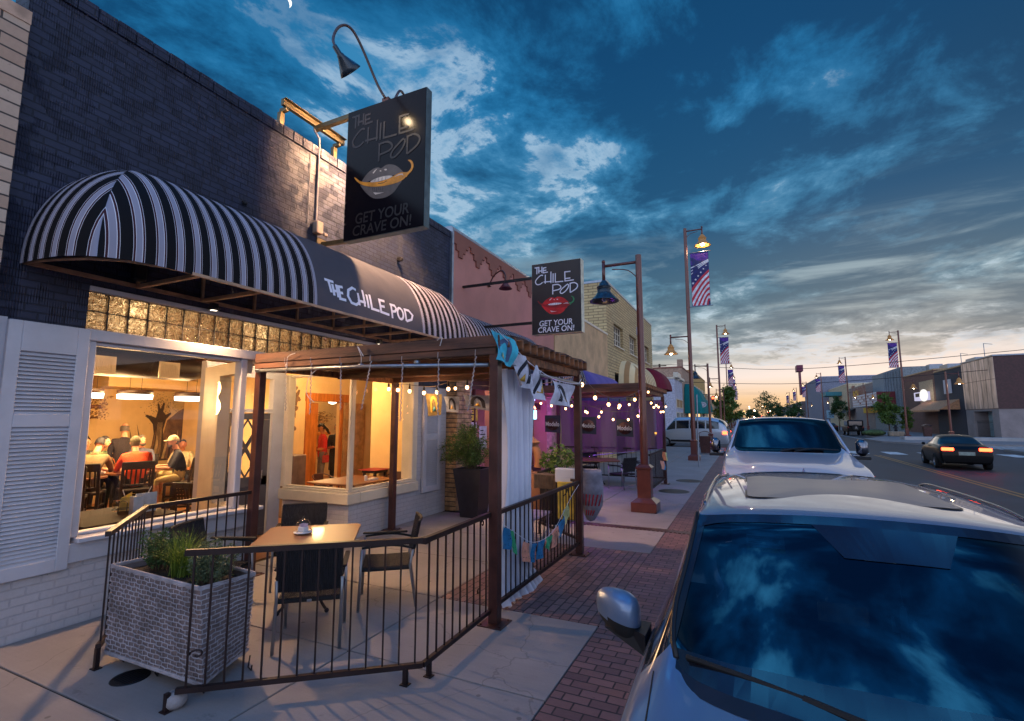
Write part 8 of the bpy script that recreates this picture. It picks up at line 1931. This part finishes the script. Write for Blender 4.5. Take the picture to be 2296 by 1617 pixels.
J=sit(.75,.75); J['nod']=-.7; J['haL']=(-.06,.56,1.08); J['haR']=(.06,.56,1.08); person('man in tan shirt bowed over his hands at the left of the table',(-10.35,4.78,0),face((-10.35,4.78),(-11.0,5.3)),J,cl('tan',(132,110,74)),cl('khaki',(120,100,70)),skin=(214,150,112),hair=(30,24,24))
J=sit(.75,.15); J['knR']=(.24,.34,.92); J['anR']=(.40,.30,.52); J['toR']=(.50,.40,.46); J['haL']=(-.20,.45,1.06); J['haR']=(.02,.42,1.08); J['yaw']=.5
person('bearded man in dark T shirt, cap and plaid shorts seated with one leg out',(-10.25,6.32,0),face((-10.25,6.32),(-10.75,5.3)),J,cl('navytee',(34,34,46)),cl('plaid',(186,164,110)),cap=cl('pale_cap',(190,172,136)),beard=True,bare_leg=True,hair=(120,84,50),shoe=(196,170,130),fat=1.15)
J={'haL':(-.10,.30,1.12),'haR':(.10,.30,1.12),'nod':-.2}; person('balding man in dark shirt standing with his back to the window',(-12.1,6.2,0),R(70),J,cl('darkshirt',(52,42,44)),cl('darkjean',(34,34,44)),hairstyle='bald',hair=(96,70,48),scale=1.08,long_sleeve=True,fat=1.1)
J=sit(.75,.1); J['yaw']=.9; person('fair bearded man in grey shirt turned to the left behind the table',(-11.6,6.30,0),face((-11.6,6.3),T1),J,cl('greyshirt',(84,84,100)),cl('darkjean',(34,34,44)),beard=True,hair=(176,120,70))
J=sit(.60,.15); person('young waiter in cream shirt with a badge facing the window',(-12.2,7.5,0),R(-120),J,cl('cream',(226,206,160)),cl('darkjean',(34,34,44)),skin=(176,112,72),hair=(26,20,20))
J=sit(.72,.1); person('woman with dark bun and grey top at the far left of the dining room',(-12.3,5.6,0),R(-110),J,cl('greytop',(74,72,80)),cl('darkjean',(34,34,44)),hairstyle='bun',hair=(26,20,20))
J=sit(.75,.2); person('diner in green striped shirt half hidden behind the bowed man',(-11.5,5.35,0),face((-11.5,5.35),T1),J,cl('green',(120,136,96)),cl('darkjean',(34,34,44)),hair=(60,44,30))
J={'haL':(-.05,.30,1.05),'haR':(.12,.28,1.08),'nod':-.55}; person('woman in red top and grey skirt with a bag in the lit doorway',(-10.7,10.40,0),R(150),J,cl('red',(206,44,50)),cl('greyskirt',(110,104,108)),hairstyle='long',hair=(30,22,22),bare_leg=True,skin=(176,112,72),scale=1.06)
J={'haL':(-.12,.32,1.15),'haR':(.14,.3,1.15)}; person('person in black shirt and apron facing the woman in red',(-10.5,10.72,0),R(-120),J,cl('black',(30,28,32)),cl('black',(30,28,32)),apron=True,skin=(176,112,72),scale=1.06)
w=MB(); w.bbox(-10.52,-10.44,10.22,10.42,.80,1.0,.02); w.tube([(-10.48,10.24,1.0),(-10.48,10.32,1.14),(-10.48,10.40,1.0)],.008,6); tag(w.build('handbag',cl('redbag',(190,60,64))),'small red handbag carried by the woman in the doorway','bag')
# passenger asleep low behind the pickup windscreen
J=sit(.75,-.2); pz=person('person with bare reddish head low behind the pickup windshield',(.22,9.75,-.15+.22),R(180),J,cl('black',(30,28,32)),cl('black',(30,28,32)),hairstyle='bald',hair=(150,100,80),skin=(150,92,72))
# =============== moon ===============
MOON=(-910,718,954)
mo=MB(); n=20; pts=[(11*math.sin(PI*k/n-PI/2),11*math.cos(PI*k/n-PI/2)) for k in range(n+1)]; pts+=[(11*math.sin(PI/2-PI*k/n),11*.45*math.cos(PI/2-PI*k/n)) for k in range(1,n)]
base=Vector(MOON); dd=(base-Vector((0,0,2))).normalized(); qq=dd.to_track_quat('-Z','Y').to_matrix(); ro=Matrix.Rotation(R(-60),3,'Z')
mo.prism([(a,b_) for a,b_ in pts],lambda u,v,d_:tuple(base+qq@(ro@Vector((u,v,0)))+dd*d_),0,2)
tag(mo.build('crescent_moon',emat('moon_glow',(1,.96,.88),1.6)),'small bright crescent moon at the top of the sky','moon')

# added downlight to warm the entry and table, then an added unseen street lamp
w=MB(); w.lathe([(.07,0),(.09,0),(.09,.01),(.001,.012)],(-6.85,5.55,2.905),16); o=w.build('added_entry_light','drum'); tag(o,'small round added downlight in the ceiling of the recessed entry','added light')
lamp_light('light',(-6.85,5.5,2.86),55,(1,.66,.36),.06,parent=o)
short_lamp('added short street lamp, unseen behind the viewpoint, lit for warm fill',-2.05,-3.6,-1,True,45)  # lamp added out of view to warm the wall and pavement
